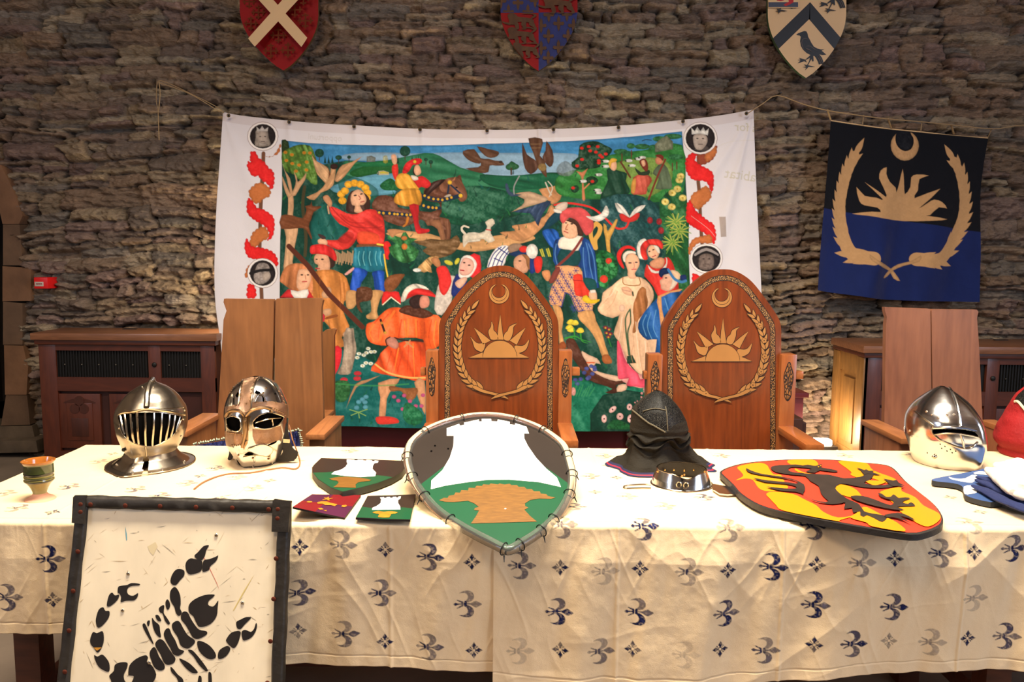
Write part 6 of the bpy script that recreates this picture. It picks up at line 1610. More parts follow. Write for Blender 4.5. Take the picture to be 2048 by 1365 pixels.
# moustache plate and chin plate standing proud of the mask
fq = [smooth(P2('1375,740 1440,715 1500,698 1560,705 1610,745 1560,800 1500,795 1440,775'), 3)]
for Q in fq:
    b = MB(); V = [S.on(x, y, .005) for x, y in Q]; c = sum(V, Vector()) / len(V) + Vector((0, -.003, 0)); n = len(V)
    b.add(V + [c], [(i, (i + 1) % n, n) for i in range(n)], steel); b.tube(V, .0012, steel_edge, 5, True); b.build('moustache_plate', t)
b = MB(); b.tube(S.line('1445,800 1440,850 1430,900 1450,938', .003), .003, steel, 6); b.tube(S.line('1590,780 1580,830 1600,870', .002), .0018, steel_edge, 5); b.tube(S.line('1275,830 1400,798 1500,800 1590,815', .002), .0018, steel_edge, 5); b.build('chin_seam', t)
b = MB(); Yl = Yc + .02
q = [PY(x, y, Yl + (.0 if y < 800 else -.03)) for x, y in pts(smooth(P2('1738,500 1752,600 1790,730 1842,775 1800,850 1640,880 1640,840 1700,770 1700,640'), 3))]
q = [Vector((p.x, p.y, max(p.z, TZ + .009))) for p in q]
b.prism(q, (0, .006, 0), leather); b.build('leather_flap', t)
b = MB(); b.prism([PY(x, y, Yl) for x, y in pts(P2('1205,712 1240,740 1232,830 1200,850 1188,830 1200,790'))], (0, .006, 0), leather)
b.build('leather_flap', t)
b = MB(); b.prism([PY(x, y, Yc - .03) for x, y in pts(P2('1706,646 1768,650 1764,684 1704,680'))], (0, .003, 0), steel_edge); b.build('buckle', t)
fr(0, 0, 1)
b = MB(); La = smooth([(594, 903), (600, 925), (592, 938), (565, 936), (535, 940), (500, 946), (460, 948), (430, 955), (405, 966), (388, 979)], 5, False)
b.tube([PZ(x, y, TZ + .0075) for x, y in La], .0022, lace, 6); b.tube([PY(578, 850, Yl - .01), PY(585, 880, Yl - .02), PZ(594, 903, TZ + .012)], .0022, lace, 6); b.build('lace', t)

# ---- visored sallet at the right
fr(1780, 740, 4.265)
Yc = PZ(1890, 948, TZ).y + .11
rows = [(140, 425, 465), (155, 395, 500), (185, 350, 545), (220, 308, 592), (260, 262, 640), (300, 226, 672), (350, 192, 704), (400, 170, 732), (450, 162, 748), (510, 160, 758), (560, 164, 766), (600, 176, 764), (650, 192, 752), (710, 206, 738), (770, 222, 716), (820, 240, 690), (850, 290, 655), (885, 330, 620)]
t = thing('visored_helmet', PY(1888, 940, Yc), 'bright steel helmet with one narrow eye slit, in front of the right oak chair', 'helmet')
pr = lambda T_, V: 1 + .20 * np.exp(-((T_ - .52) / .30) ** 2) * np.clip(V * 3, 0, 1)
S = Shell(rows, Yc, 1.15, pr, 300, 260)
slit = smooth(P2('370,510 460,508 560,508 650,514 720,532 757,574 700,560 600,542 480,536 374,548'), 4)
S.make('skull', t, [steel], cut=[slit]); S.lining(t, .95)
b = MB(); b.tube(S.line('205,350 250,385 310,430 372,472', .002), .0022, steel_edge, 6); b.tube(S.line('372,472 352,500 362,540 410,590 480,625 560,655 640,672 700,660 745,610 762,575', .003), .0026, steel_edge, 6); b.tube(S.line('372,492 460,488 560,486 650,494 725,514', .006), .0045, steel, 8); b.tube(S.line('374,552 480,540 600,546 700,564 752,580', .003), .0026, steel_edge, 6)
b.build('visor_rim', t)
b = MB(); b.tube(S.line('498,150 545,225 575,310 590,400 596,480', .003), [.0042] * 21, steel, 8); b.tube(S.line('600,548 620,610 632,668', .003), .003, steel, 8); b.build('ridge', S.o)
dots('breath_hole', S.o, [S.on(x, y, -.0006) for x, y in [(470, 655), (443, 670), (488, 692), (516, 678), (533, 706), (562, 692), (320, 708), (430, 636)]], .0028, void, (1, .5, 1))
dots('bolt', S.o, [S.on(380, 742, .003)], .009, steel_edge, (1, .6, .7), 8)
dots('rivet', S.o, [S.on(x, y, .001) for x, y in [(312, 355), (355, 380), (410, 410), (545, 382), (166, 520), (180, 570), (490, 380)]], .0035, steel_edge)
b = MB(); Q = [S.P[-30][i] for i in range(0, 300, 6)]
b.tube([Vector((p[0], p[1], TZ + .012)) * 1 for p in Q], .006, leather, 6, True); b.build('leather_edge', t)


# ---- mesh masks with cloth hoods
meshm = twotone('black_wire_mesh', (16, 16, 15), (64, 61, 55), 330, .12, .35, .5, (1, 1, 1.0), metal=.6)
hoodm = mat('black_hood_cloth', (40, 36, 30), .85, bump=(180, .3), vary=(8, .25), spec=.15); navy = mat('navy_trim', (26, 26, 62), .8); redt = mat('red_trim', (150, 24, 50), .7); seam = mat('hood_seam', (92, 84, 66), .7)
fr(1180, 760, 5.25)
Yc = PZ(1290, 964, TZ).y + .15
rows = [(116, 690, 735), (128, 655, 765), (160, 600, 815), (200, 550, 858), (250, 490, 905), (300, 448, 944), (350, 436, 972), (420, 430, 1008), (500, 424, 1026), (600, 416, 1030), (680, 410, 1032), (730, 404, 1060), (780, 380, 1120), (840, 310, 1200), (890, 235, 1262), (930, 214, 1296)]


def capefold(T_, V, s):
    k = np.clip((V - .52) / .35, 0, 1); d = s.P - s.c
    f = .10 * k * (1 - .3 * k) * np.sin(T_ * 7 + 2.5 * vn(T_ * 2 + 9, V * 3, 4)) + .10 * k * (vn(T_ * 5 + 20, V * 5, 6) - .5)
    k2 = np.exp(-((V - .60) / .07) ** 2); f = f + .10 * k2 * np.sin(V * 90 + 3 * vn(T_ * 2 + 9, V * 2, 8))
    o = d * f[..., None] * np.array([1, 1, 0]); o[..., 2] += .014 * k * (1 - k) * 4 * np.sin(T_ * 5 + 1) * (V < .97) + .006 * k2 * np.sin(T_ * 9 + V * 40); o[..., 1] += .07 * k * np.exp(-((T_ - .45) / .55) ** 2); return o


t = thing('hooded_mesh_mask', PY(1318, 940, Yc), 'black wire mesh fencing mask with a spread black cloth hood edged in navy and red', 'mask')
S = Shell(rows, Yc, .98, lambda T_, V: 1 + .12 * np.exp(-((T_ - .1) / .4) ** 2) * np.clip((.55 - V) * 3, 0, 1), 260, 300, zend=TZ + .009, disp=capefold)
mesh_r = P2('492,278 560,205 640,140 700,100 800,150 930,290 1012,430 960,445 880,480 815,560 790,548 690,490 560,410 495,352')
S.make('hood', t, [hoodm, meshm, navy, redt], regions=[(mesh_r, 1)], rows=[(.93, 1.01, 2), (.958, .974, 3)])
b = MB(); b.tube(S.line('448,318 500,360 560,410 620,455 690,492 790,552', .002), .0024, seam, 6); b.tube(S.line('560,330 620,310 700,300 790,318', .002), .0016, seam, 5); b.tube(S.line('790,280 802,340 810,430 815,540', .001), .0016, seam, 5); b.build('seam', S.o)

redc = mat('red_hood_cloth', (150, 16, 20), .75, bump=(120, .3), vary=(9, .2)); crt = mat('cream_piping', (226, 208, 168), .7)
fr(0, 0, 1)
Yc = PZ(2070, 930, TZ).y + .10
rows = [(762, 2078, 2092), (775, 2055, 2112), (790, 2040, 2128), (806, 2030, 2140), (822, 2024, 2147), (841, 2014, 2156), (860, 2005, 2165), (878, 1999, 2171), (888, 2001, 2169), (897, 2010, 2160), (903, 2006, 2162), (918, 2008, 2160), (928, 2020, 2150)]
t = thing('hooded_mesh_mask', PY(2085, 920, Yc), 'red cloth hooded mesh mask with cream piping, at the right edge of the photo', 'mask')
S = Shell(rows, Yc, 1.0, None, 220, 200, zend=TZ + .009, disp=lambda T_, V, s: (s.P - s.c) * (.05 * (vn(T_ * 3 + 20, V * 12, 6) - .5) * np.clip(V * 2, 0, 1))[..., None] * np.array([1, 1, 0]))
S.make('hood', t, [redc, meshm], regions=[(P2('2030,800 2040,812 2060,832 2085,842 2112,832 2140,800 2140,740 2030,740'), 1)])
b = MB(); b.tube(S.line('2030,804 2036,803 2046,815 2062,832 2085,842 2108,832 2138,806', .003), .0045, crt, 6); b.build('piping', S.o)

# ---- steel neck collar
fr(1180, 760, 5.25)
Yc = PZ(1364, 989, TZ).y + .078
t = thing('steel_gorget', PY(1364, 985, Yc), 'polished steel neck collar with brass rivets and black leather lining, beside the dragon shield', 'collar')
S = Shell([(925, 705, 1222), (960, 690, 1232), (1020, 665, 1252), (1080, 650, 1270), (1130, 640, 1282)], Yc, .92, None, 200, 60, zend=TZ + .009)
fm = np.zeros((59, 200))
dip = (np.exp(-((S.T - .02) / .35) ** 2) + .25 * np.exp(-(S.T / 1.1) ** 2))[0]; P = S.P.copy(); h0 = P[..., 2] - P[-1:, :, 2]; P[..., 2] = P[-1:, :, 2] + h0 * (1 - .28 * dip[None]); S.P = P; S.pp = proj(P)
S.make('collar_plate', t, [steel], cut=[P2('935,900 990,1010 975,1100 1000,1230 960,1200 950,1100 960,1020')]); 
P = S.c + (S.P - S.c) * .965; P[..., 2] = S.P[..., 2] - .0005; grid('lining', P, leather, t, wrap=True)
b = MB(); b.tube([Vector(p) for p in S.P[0]], .0016, steel_edge, 5, True); b.tube([Vector(p) for p in S.P[-1]], .0016, steel_edge, 5, True); b.build('rim', t)
brs = mat('brass_rivet', (206, 160, 90), .25, 1.0)
dots('rivet', S.o, [PY(*pts([(x, y)])[0], Yc + .055) for x, y in [(785, 948), (880, 948), (990, 953), (1090, 948)]] + [PY(*pts([(x, y)])[0], Yc - .065) for x, y in [(965, 1010), (990, 996), (712, 962), (1205, 965)]], .0036, brs)
for x, y in ((930, 1098), (1005, 1105)):
    b = MB(); (u, v), = pts([(x, y)]); c = PY(u, v, Yc - .083); b.ball(c, .007, leather, 6, (1, .5, 1)); b.tube([c + Vector((.007 * cos(a), -.004, .008 * sin(a))) for a in [2 * pi * i / 10 for i in range(10)]], .0014, steel_edge, 5, True); b.build('buckle', t)
b = MB(); b.tube([PZ(*pts([(x, y)])[0], TZ + .010) for x, y in smooth(P2('640,1105 560,1100 450,1105 370,1115 352,1130 375,1142 470,1140 560,1138 640,1140'), 4, False)], .0022, steel_edge, 6); b.build('strap_loop', t)
b = MB(); b.prism([PZ(*pts([(x, y)])[0], TZ + .016) for x, y in P2('1282,1092 1320,1098 1440,1118 1500,1135 1535,1200 1440,1205 1360,1195 1290,1150')], (0, 0, -.004), steel); b.build('strap_plate', t)
# ================================================================== goblet, shields and leather squares lying on the table
fr(0, 860, 5.69)
gl_g = mat('green_glaze', (66, 74, 38), .12, coat=.8, vary=(14, .35)); gl_d = mat('dark_green_glaze', (24, 28, 16), .12, coat=.8); gl_o = mat('amber_glaze', (178, 106, 40), .15, coat=.8, vary=(12, .2)); gl_y = mat('olive_glaze', (126, 116, 62), .15, coat=.7); clay = mat('bare_clay', (212, 156, 124), .7)
c = PZ(79 + 2, 1003, TZ); k = c.y / 1600 / 5.69 * 1.0
zz = lambda y: TZ + .006 + (822 - y) * k * 1.02
t = thing('pottery_goblet', (c.x, c.y, TZ), 'green glazed pottery goblet with a bare clay foot, left end of the table', 'goblet')
ax = Vector((c.x, c.y, 0))
b = MB(); b.lathe([(0, zz(835)), (160 * k, zz(835)), (166 * k, zz(822)), (150 * k, zz(806)), (112 * k, zz(790)), (84 * k, zz(768)), (74 * k, zz(748))], ax, clay, 44); b.build('foot', t)
b = MB(); b.lathe([(74 * k, zz(748)), (78 * k, zz(725)), (92 * k, zz(690)), (118 * k, zz(645)), (146 * k, zz(612))], ax, gl_y, 44)
for a, r, m_ in [((612, 146), (598, 160), gl_d), ((598, 160), (584, 160), gl_d), ((584, 160), (574, 153), gl_y), ((574, 153), (562, 156), gl_d), ((562, 156), (545, 158), gl_g), ((545, 158), (530, 152), gl_y), ((530, 152), (515, 160), gl_d), ((515, 160), (500, 158), gl_d), ((500, 158), (410, 157), gl_g), ((410, 157), (394, 162), gl_y), ((394, 162), (378, 178), gl_o), ((378, 178), (366, 179), gl_o), ((366, 179), (364, 168), gl_o), ((364, 168), (400, 148), gl_o), ((400, 148), (560, 143), gl_o), ((560, 143), (640, 100), gl_o), ((640, 100), (660, 0), gl_o)]:
    b.lathe([(a[1] * k, zz(a[0])), (r[1] * k, zz(r[0]))], ax, m_, 44)
b.build('bowl', t, weld=True, angle=60)

# ---- designs with castle tower and anvil
blk = mat('paint_black_brown', (42, 33, 27), .4, vary=(6, .15), coat=.2); grn = mat('paint_green', (12, 78, 46), .4, vary=(5, .1), coat=.2); wht = mat('paint_white', (246, 242, 230), .4); anv = mat('paint_ochre', (122, 82, 30), .45, vary=(40, .25, (1, 6, 6))); yel_t = mat('paint_orange', (196, 120, 26), .5, vary=(50, .3))
dkw = mat('shield_board_edge', (44, 48, 36), .6, vary=(9, .4))


def onz(P, z): return [PZ(x, y, z) for x, y in pts(P)]


def piece(name, outline, z, th, main, edge, decals, label, cat, group=None, sm=1, tilt=None):
    o = smooth(outline, sm) if sm > 1 else outline
    f = (lambda q: onz(q, z)) if tilt is None else tilt
    b = MB(); V = f(o); b.prism(V, (0, 0, -th), main, edge); po = pts(o); n = 0
    for P, m_ in decals:
        q = pts(P)
        if m_ is None: continue
        n += 1; FRs = list(FR); fr(0, 0, 1); b.flat(f(q), m_, (0, 0, .0004 * n)); fr(*FRs)
    return tag(b.build(name, angle=30), label, cat, group)


fr(580, 820, 3.413)
piece('small_heraldic_shield', P2('212,330 500,338 800,349 800,375 765,425 690,468 600,502 480,535 360,562 275,532 190,475 152,425 150,395 165,375'), TZ + .026, .018, blk, dkw,
      [(P2('156,430 250,428 330,420 500,440 640,452 700,462 600,500 480,533 360,560 275,530 192,474'), grn), (smooth(P2('388,340 440,343 441,348 460,348 462,343 500,344 500,349 520,349 522,344 560,347 560,352 575,353 577,348 604,350 600,364 576,368 566,385 563,405 588,432 582,456 480,462 380,455 282,442 300,425 350,410 378,392 392,370 386,356'), 1), wht),
       (P2('268,474 300,466 330,462 380,460 420,464 470,466 510,472 556,482 540,490 490,494 462,500 448,514 450,536 296,532 325,510 332,498 320,488 290,484'), anv)],
      'small flat shield with white tower and brown anvil, lying behind the two leather squares', 'shield')
piece('leather_square', P2('530,588 700,584 858,577 838,665 820,752 640,748 448,738 490,662'), TZ + .016, .005, blk, mat('leather_edge', (30, 22, 18), .7),
      [(P2('490,664 560,672 640,680 770,668 836,675 820,750 640,746 450,736'), grn), (P2('614,602 640,598 642,604 658,604 660,598 682,597 684,604 700,603 702,597 724,596 726,602 738,602 740,595 758,594 752,612 738,618 738,640 752,662 754,684 560,686 562,672 590,660 618,640 622,614'), wht),
       (smooth(P2('562,704 600,695 640,700 690,696 735,704 715,712 690,716 676,738 602,736 610,718 590,712'), 2), yel_t)], 'square leather patch painted with white tower and orange anvil on green', 'leather patch', 'painted leather squares')
pur = mat('paint_purple', (74, 20, 52), .5, vary=(7, .2)); rdd = mat('paint_crimson', (116, 12, 18), .5, vary=(7, .15))


def bent(q): return [PZ(x, y, TZ + .016 + .030 * max(0, (632 - x) / 46) ** 1.5) for x, y in q]


b = MB(); TLp, TRp, BRp, BLp = [pts([p])[0] for p in ((150, 577), (484, 583), (372, 738), (18, 664))]
def bil(u, v):
    x = (TLp[0] * (1 - u) + TRp[0] * u) * (1 - v) + (BLp[0] * (1 - u) + BRp[0] * u) * v; y = (TLp[1] * (1 - u) + TRp[1] * u) * (1 - v) + (BLp[1] * (1 - u) + BRp[1] * u) * v
    return PZ(x, y, TZ + .014 + .026 * (1 - u) ** 1.6 * v ** 1.2 + .004 * sin(u * 5))
N_ = 16
for side, dz in ((0, 0), (1, -.005)):
    for i in range(N_):
        for j in range(N_):
            u0, u1, v0, v1 = i / N_, (i + 1) / N_, j / N_, (j + 1) / N_
            m_ = (rdd if (u0 > .42 and v0 < .5) or (u0 < .42 and v0 >= .5) else pur) if not side else mat('leather_edge')
            b.add([bil(u0, v0) + Vector((0, 0, dz)), bil(u1, v0) + Vector((0, 0, dz)), bil(u1, v1) + Vector((0, 0, dz)), bil(u0, v1) + Vector((0, 0, dz))], [(0, 1, 2, 3)], m_)
for A in ([(i / N_, 1) for i in range(N_ + 1)], [(1, i / N_) for i in range(N_ + 1)], [(0, i / N_) for i in range(N_ + 1)], [(i / N_, 0) for i in range(N_ + 1)]):
    for p, q in zip(A, A[1:]): a1, a2 = bil(*p), bil(*q); b.add([a1, a2, a2 - Vector((0, 0, .005)), a1 - Vector((0, 0, .005))], [(0, 1, 2, 3)], mat('leather_edge'))
for Q in [[(.40, .15), (.44, .24), (.52, .22), (.46, .3), (.50, .38), (.42, .32), (.34, .36), (.38, .27), (.32, .22), (.38, .22)], [(.30, .52), (.36, .44), (.46, .42), (.56, .47), (.70, .5), (.68, .6), (.58, .58), (.5, .62), (.42, .56), (.34, .6)],
          [(.12, .52), (.18, .50), (.22, .55), (.18, .6), (.12, .6)], [(.80, .52), (.86, .48), (.90, .53), (.86, .6), (.8, .58)], [(.42, .82), (.48, .78), (.54, .83), (.48, .88)], [(.55, .88), (.6, .84), (.62, .9)]]:
    b.flat([bil(u, v) for u, v in Q], yel_t, (0, 0, .0012))
tag(b.build('leather_square', angle=50), 'square leather patch quartered purple and red with orange marks, one corner curled up', 'leather patch', 'painted leather squares')

# ---- the large tower shield with a clear tube rim, propped over the table edge
A = PY(1010, 1098, YF - .10); B = PY(985, 834, 2.42)
dv = (B - A); dv.x = 0; dv.normalize(); nrm = Vector((0, -dv.z, dv.y)); nrm.normalize()
if nrm.z < 0: nrm = -nrm
HS = lambda P: [hit(x, y, A, nrm) for x, y in pts(P)]
t = thing('heraldic_shield', hit(1000, 960, A, nrm), 'large shield with white tower and gold anvil, clear tube rim, overhanging the table edge', 'shield')
outl = smooth(P2('818,265 850,212 930,150 1050,98 1180,62 1300,46 1420,50 1540,74 1680,124 1790,190 1862,255 1893,340 1916,440 1914,525 1890,600 1840,690 1770,770 1680,845 1570,915 1500,952 1460,945 1380,905 1250,838 1100,750 1000,672 925,590 855,490 820,395 808,320'), 3)
b = MB(); b.prism(HS(outl), tuple(-nrm * .005), blk, dkw)
gr_out = [p for p in outl if p[1] > 505]
ps = [(888, 514), (1085, 362), (1380, 330), (1700, 362), (1895, 500)]
lo = [p for p in outl if p[1] > 512]
i0 = max(range(len(lo)), key=lambda i: lo[i][0] + (lo[i][1] < 560) * 1000)
dec = lambda P, m_, n, sm=1: b.flat([p + nrm * .0005 * n for p in HS(smooth(P, sm) if sm > 1 else P)], m_)
dec(ps + [p for p in lo], grn, 1)
dec(P2('1070,128 1155,98 1160,110 1190,105 1188,90 1290,68 1290,82 1310,82 1308,64 1372,64 1375,80 1415,82 1418,68 1500,84 1500,102 1535,106 1538,94 1614,118 1632,165 1598,165 1600,200 1625,250 1680,330 1750,405 1822,465 1850,530 1700,497 1500,480 1350,481 1200,499 1060,521 962,545 965,485 1040,415 1090,330 1115,250 1118,180 1070,180'), wht, 2)
dec(P2('1018,622 1050,605 1075,606 1085,590 1120,585 1130,568 1160,570 1170,552 1215,555 1220,536 1260,538 1275,522 1310,524 1320,512 1360,516 1370,506 1420,514 1430,506 1465,514 1500,508 1510,518 1550,518 1560,530 1600,530 1615,545 1650,545 1665,560 1705,560 1712,576 1750,580 1760,592 1812,603 1780,612 1700,610 1640,620 1605,642 1604,660 1628,672 1600,686 1640,730 1685,767 1235,780 1270,730 1290,692 1256,688 1262,674 1288,668 1262,645 1215,625 1120,634 1060,632'), anv, 3)
for x, y in [(965, 285), (1080, 268), (990, 248), (1470, 680)]: dec([(x + 7 * cos(a), y + 4 * sin(a)) for a in [2 * pi * i / 10 for i in range(10)]], wht if y > 600 else void, 4)
b.build('board', t, angle=30)
tubem = mat('clear_plastic_tube', (250, 248, 238), .04, trans=.94, ior=1.3, spec=.8)
cn = hit(1000, 960, A, nrm)
ring = [p + (p - cn).normalized() * .003 - nrm * .0 for p in HS(outl)]
b = MB(); b.tube(ring, .0125, tubem, 14, True); rim_o = b.build('clear_rim', t)
cable = mat('black_cable_tie', (16, 14, 14), .5)
PO = HS(outl)
for x, y in [(822, 315), (826, 445), (918, 600), (1096, 748), (1470, 940), (1560, 925), (1700, 830), (1795, 730), (1892, 580), (1925, 445), (1880, 300), (1730, 155), (1520, 68), (1180, 62), (940, 148)]:
    q = hit(*pts([(x, y)])[0], A, nrm); j = min(range(len(ring)), key=lambda i: (ring[i] - q).length); tn = (ring[(j + 1) % len(ring)] - ring[j - 1]).normalized(); u = tn.cross(nrm)
    b = MB(); b.tube([ring[j] + (u * cos(a) + nrm * sin(a)) * .0155 for a in [2 * pi * i / 14 for i in range(14)]], .0016, cable, 5, True)
    o = (ring[j] - cn).normalized(); b.tube([ring[j] + o * .014 - nrm * .008, ring[j] + o * .020 + Vector((0, -.002, -.018))], [.0022, .001], cable, 5); b.build('cable_tie', rim_o)
b = MB(); b.box((cn.x - .03, 2.30, TZ + .008), (cn.x + .03, 2.34, hit(1000, 870, A, nrm).z - .05), dkw, .003); b.build('prop', t)

# ---- dragon shield
fr(1420, 880, 4.096)
rdo = mat('paint_scarlet', (212, 56, 34), .5); ylw = mat('paint_yellow', (216, 132, 5), .5); drg = mat('paint_dragon_black', (50, 40, 34), .5, vary=(12, .3)); rimm = mat('black_rim_tape', (44, 40, 38), .5, bump=(40, .3))
out_ = smooth(P2('82,265 135,232 250,198 400,178 640,162 850,160 1050,167 1250,187 1430,205 1512,242 1600,338 1700,420 1800,498 1870,570 1908,640 1905,690 1870,722 1780,758 1640,778 1300,728 900,658 600,598 400,540 250,448 180,368 100,292'), 3)
inn_ = [(990 + (x - 990) * .982, 450 + (y - 450) * .965 - 4) for x, y in out_]
D = [(inn_, rdo)]
for P in ['225,225 330,198 420,192 468,212 485,240 520,285 580,290 610,345 635,405 480,425 400,400 350,332 280,322 210,335 272,300 250,262', '640,172 830,166 880,190 878,215 800,228 720,212 660,206', '700,238 790,278 980,293 900,300 720,268', '1050,180 1200,187 1290,202 1340,258 1500,318 1525,350 1450,362 1330,322 1230,322 1150,292 1160,275 1120,240',
          '460,452 520,432 680,452 780,500 870,545 930,600 1050,645 1200,626 1062,668 1070,678 900,650 600,588 540,542 490,490', '1020,402 1060,375 1130,385 1200,420 1245,470 1290,500 1150,480 1060,450', '1400,432 1560,395 1570,430 1680,480 1750,550 1872,612 1880,668 1790,722 1690,690 1560,600 1490,520 1420,470', '1200,612 1260,560 1340,590 1430,640 1530,690 1598,764 1330,722 1280,690 1150,650', '1250,335 1330,345 1440,350 1400,375 1330,382']:
    D.append((smooth(P2(P), 3), ylw))
for P in ['495,240 540,222 620,218 700,214 760,222 800,216 850,225 880,222 918,210 912,238 980,250 1045,266 1020,278 900,262 860,282 780,272 835,250 740,238 665,236 640,258 680,278 780,288 980,300 1100,328 1230,316 1262,300 1285,280 1340,300 1300,345 1260,362 1330,385 1440,382 1480,372 1500,396 1400,408 1250,402 1120,376 1060,376 1025,408 1060,450 1130,500 1220,540 1262,600 1340,620 1430,635 1450,652 1410,688 1350,660 1285,632 1262,645 1230,632 1228,600 1170,612 1160,572 1095,580 1108,530 1040,520 1000,530 940,490 905,445 888,390 820,350 780,310 680,300 540,278',
          '1100,525 1040,540 960,540 850,515 780,470 700,440 580,432 460,398 600,412 700,412 700,396 620,376 450,362 350,325 460,345 640,362 700,372 720,362 640,336 400,300 310,275 295,245 330,262 420,292 560,312 680,336 770,380 776,430 765,462 850,508 950,525 1010,500', '1262,300 1230,262 1200,245 1225,248 1262,262 1280,256 1300,268 1345,268 1330,282 1400,302 1345,300 1290,290', '1470,380 1440,350 1418,335 1460,342 1500,350 1530,345 1545,366 1605,398 1560,388 1600,412 1540,395 1500,396',
          '1150,480 1250,478 1350,508 1480,556 1500,520 1440,500 1395,482 1375,455 1410,462 1440,485 1480,485 1500,465 1525,480 1545,495 1600,490 1640,498 1600,512 1575,530 1620,545 1645,530 1680,560 1600,562 1530,570 1590,592 1500,590 1350,560 1200,515', '1430,635 1540,618 1620,642 1680,680 1600,655 1560,650 1650,706 1590,682 1500,655 1445,655']:
    D.append((smooth(P2(P), 2), drg))
D.append((P2('880,238 895,234 890,246'), ylw)); D.append((P2('900,230 912,226 908,238'), ylw))
o = piece('heraldic_shield', out_, TZ + .030, .015, rimm, rimm, D, 'yellow and red wavy shield with black dragon, lying over the table edge at the right', 'shield')

# ---- blue painted board and folded cloths at the right end
fr(1780, 740, 4.265)
bl = mat('paint_sky_blue', (58, 84, 134), .5); bedge = mat('board_edge_dark', (40, 44, 50), .6)
piece('painted_board', smooth(P2('357,935 440,915 620,882 760,855 895,828 1100,850 1300,900 1400,1000 1380,1180 1150,1190 960,1128 860,1130 740,1105 640,1068 625,1010 600,985 540,968 440,958 372,948'), 2), TZ + .026, .014, bl, bedge,
      [(smooth(P2('502,915 560,930 640,928 700,898 745,905 735,935 700,965 640,960 560,945 515,932'), 2), wht), (smooth(P2('630,1000 690,988 730,1010 740,1050 690,1062 635,1062'), 2), wht), (smooth(P2('715,880 770,870 830,880 880,905 760,895 722,892'), 2), wht)], 'blue painted wooden board with white creature, under the folded cloths at the right end', 'board')
nv = mat('navy_cloth', (30, 40, 84), .85, bump=(90, .4)); wc = mat('white_cloth', (236, 228, 214), .85, bump=(60, .3), vary=(8, .1))


def pillow(bm, path, w, h, z, m_, n=12):
    """soft folded strip along a traced path on the table, w half-width and h half-height in metres"""
    L = along(path, 26); V = [PZ(*pts([(x, y)])[0], z) for x, y, _ in L]; rs = [min(1, sin(pi * (i + .6) / 27.2) ** .35) for i in range(26)]
    vs = []; fs = []
    for i, p in enumerate(V):
        a = V[max(0, i - 1)]; c_ = V[min(25, i + 1)]; tn = (c_ - a).normalized(); u = tn.cross(Vector((0, 0, 1)))
        for j in range(n): an = 2 * pi * j / n; vs.append(p + u * w * rs[i] * cos(an) + Vector((0, 0, 1)) * h * rs[i] * sin(an) * (1 + .15 * sin(i * .8 + j)))
    for i in range(25):
        for j in range(n): fs.append((i * n + j, i * n + (j + 1) % n, (i + 1) * n + (j + 1) % n, (i + 1) * n + j))
    fs += [list(range(n))[::-1], [25 * n + j for j in range(n)]]; bm.add(vs, fs, m_)


b = MB()
for P, w, h, z in [('735,940 850,985 1000,1060 1180,1130', .016, .008, .036), ('708,990 830,1040 980,1120 1200,1200', .020, .008, .036), ('740,915 900,960 1050,1020 1250,1090', .018, .009, .040), ('800,1050 950,1110 1100,1180 1250,1230', .014, .007, .034)]:
    pillow(b, P2(P), w, h, TZ + z, nv)
tag(b.build('folded_navy_cloth', angle=60), 'folded navy blue cloth on the blue board at the right end of the table', 'cloth')
b = MB()
for P, w, h, z in [('830,850 900,890 980,960 1060,1050', .022, .018, .062), ('905,815 980,850 1060,920 1120,1010', .026, .022, .066), ('1000,800 1100,830 1200,900 1300,1000', .040, .026, .070), ('960,960 1050,1030 1150,1080 1260,1100', .018, .013, .058)]:
    pillow(b, P2(P), w, h, TZ + z, wc)
tag(b.build('folded_white_cloth', angle=60), 'puffy folded white cloth on top of the navy cloth, right end of the table', 'cloth')

# ================================================================== scorpion shield leaning on the table in the foreground
TA = PY(370, 996, YF - .070); an = radians(11); nS = Vector((0, -cos(an), sin(an)))
SP = lambda P: [hit(x, y, TA, nS) for x, y in pts(P)]
fr(0, 860, 2.703)
t = thing('scorpion_shield', (TA.x, TA.y - .15, 0), 'tall white rectangular shield with black scorpion and riveted black frame, leaning in the foreground', 'shield')
face_m = mat('scuffed_white_paint', (232, 214, 182), .55, vary=(13, .10, (1, 1, .4)), bump=(8, .1)); scm = mat('scorpion_black', (34, 28, 24), .5, vary=(14, .35)); frm = mat('black_frame', (40, 34, 27), .5, vary=(10, .4), bump=(25, .35)); rv = mat('rust_rivet', (88, 38, 22), .7, spec=.2)
tl, tr_ = (424, 358), (1570, 388)
o4 = SP([tl, tr_]); q = SP([(316, 1340), (1532, 1340)])
dl = (q[0] - o4[0]).normalized(); dr = (q[1] - o4[1]).normalized()
LL = (o4[0].z - .012) / -dl.z; RL = (o4[1].z - .012) / -dr.z; bl_, br_ = o4[0] + dl * LL, o4[1] + dr * RL
ins = .032
b = MB(); b.prism([o4[0], o4[1], br_, bl_], tuple(-nS * .012), face_m, frm)
fr(120, 1060, 4.452)
R = random.Random(5); n = 0
scr = [mat('scratch_grey', (170, 156, 132), .6), mat('scratch_brown', (196, 168, 126), .6), mat('scratch_light', (222, 202, 168), .6)]
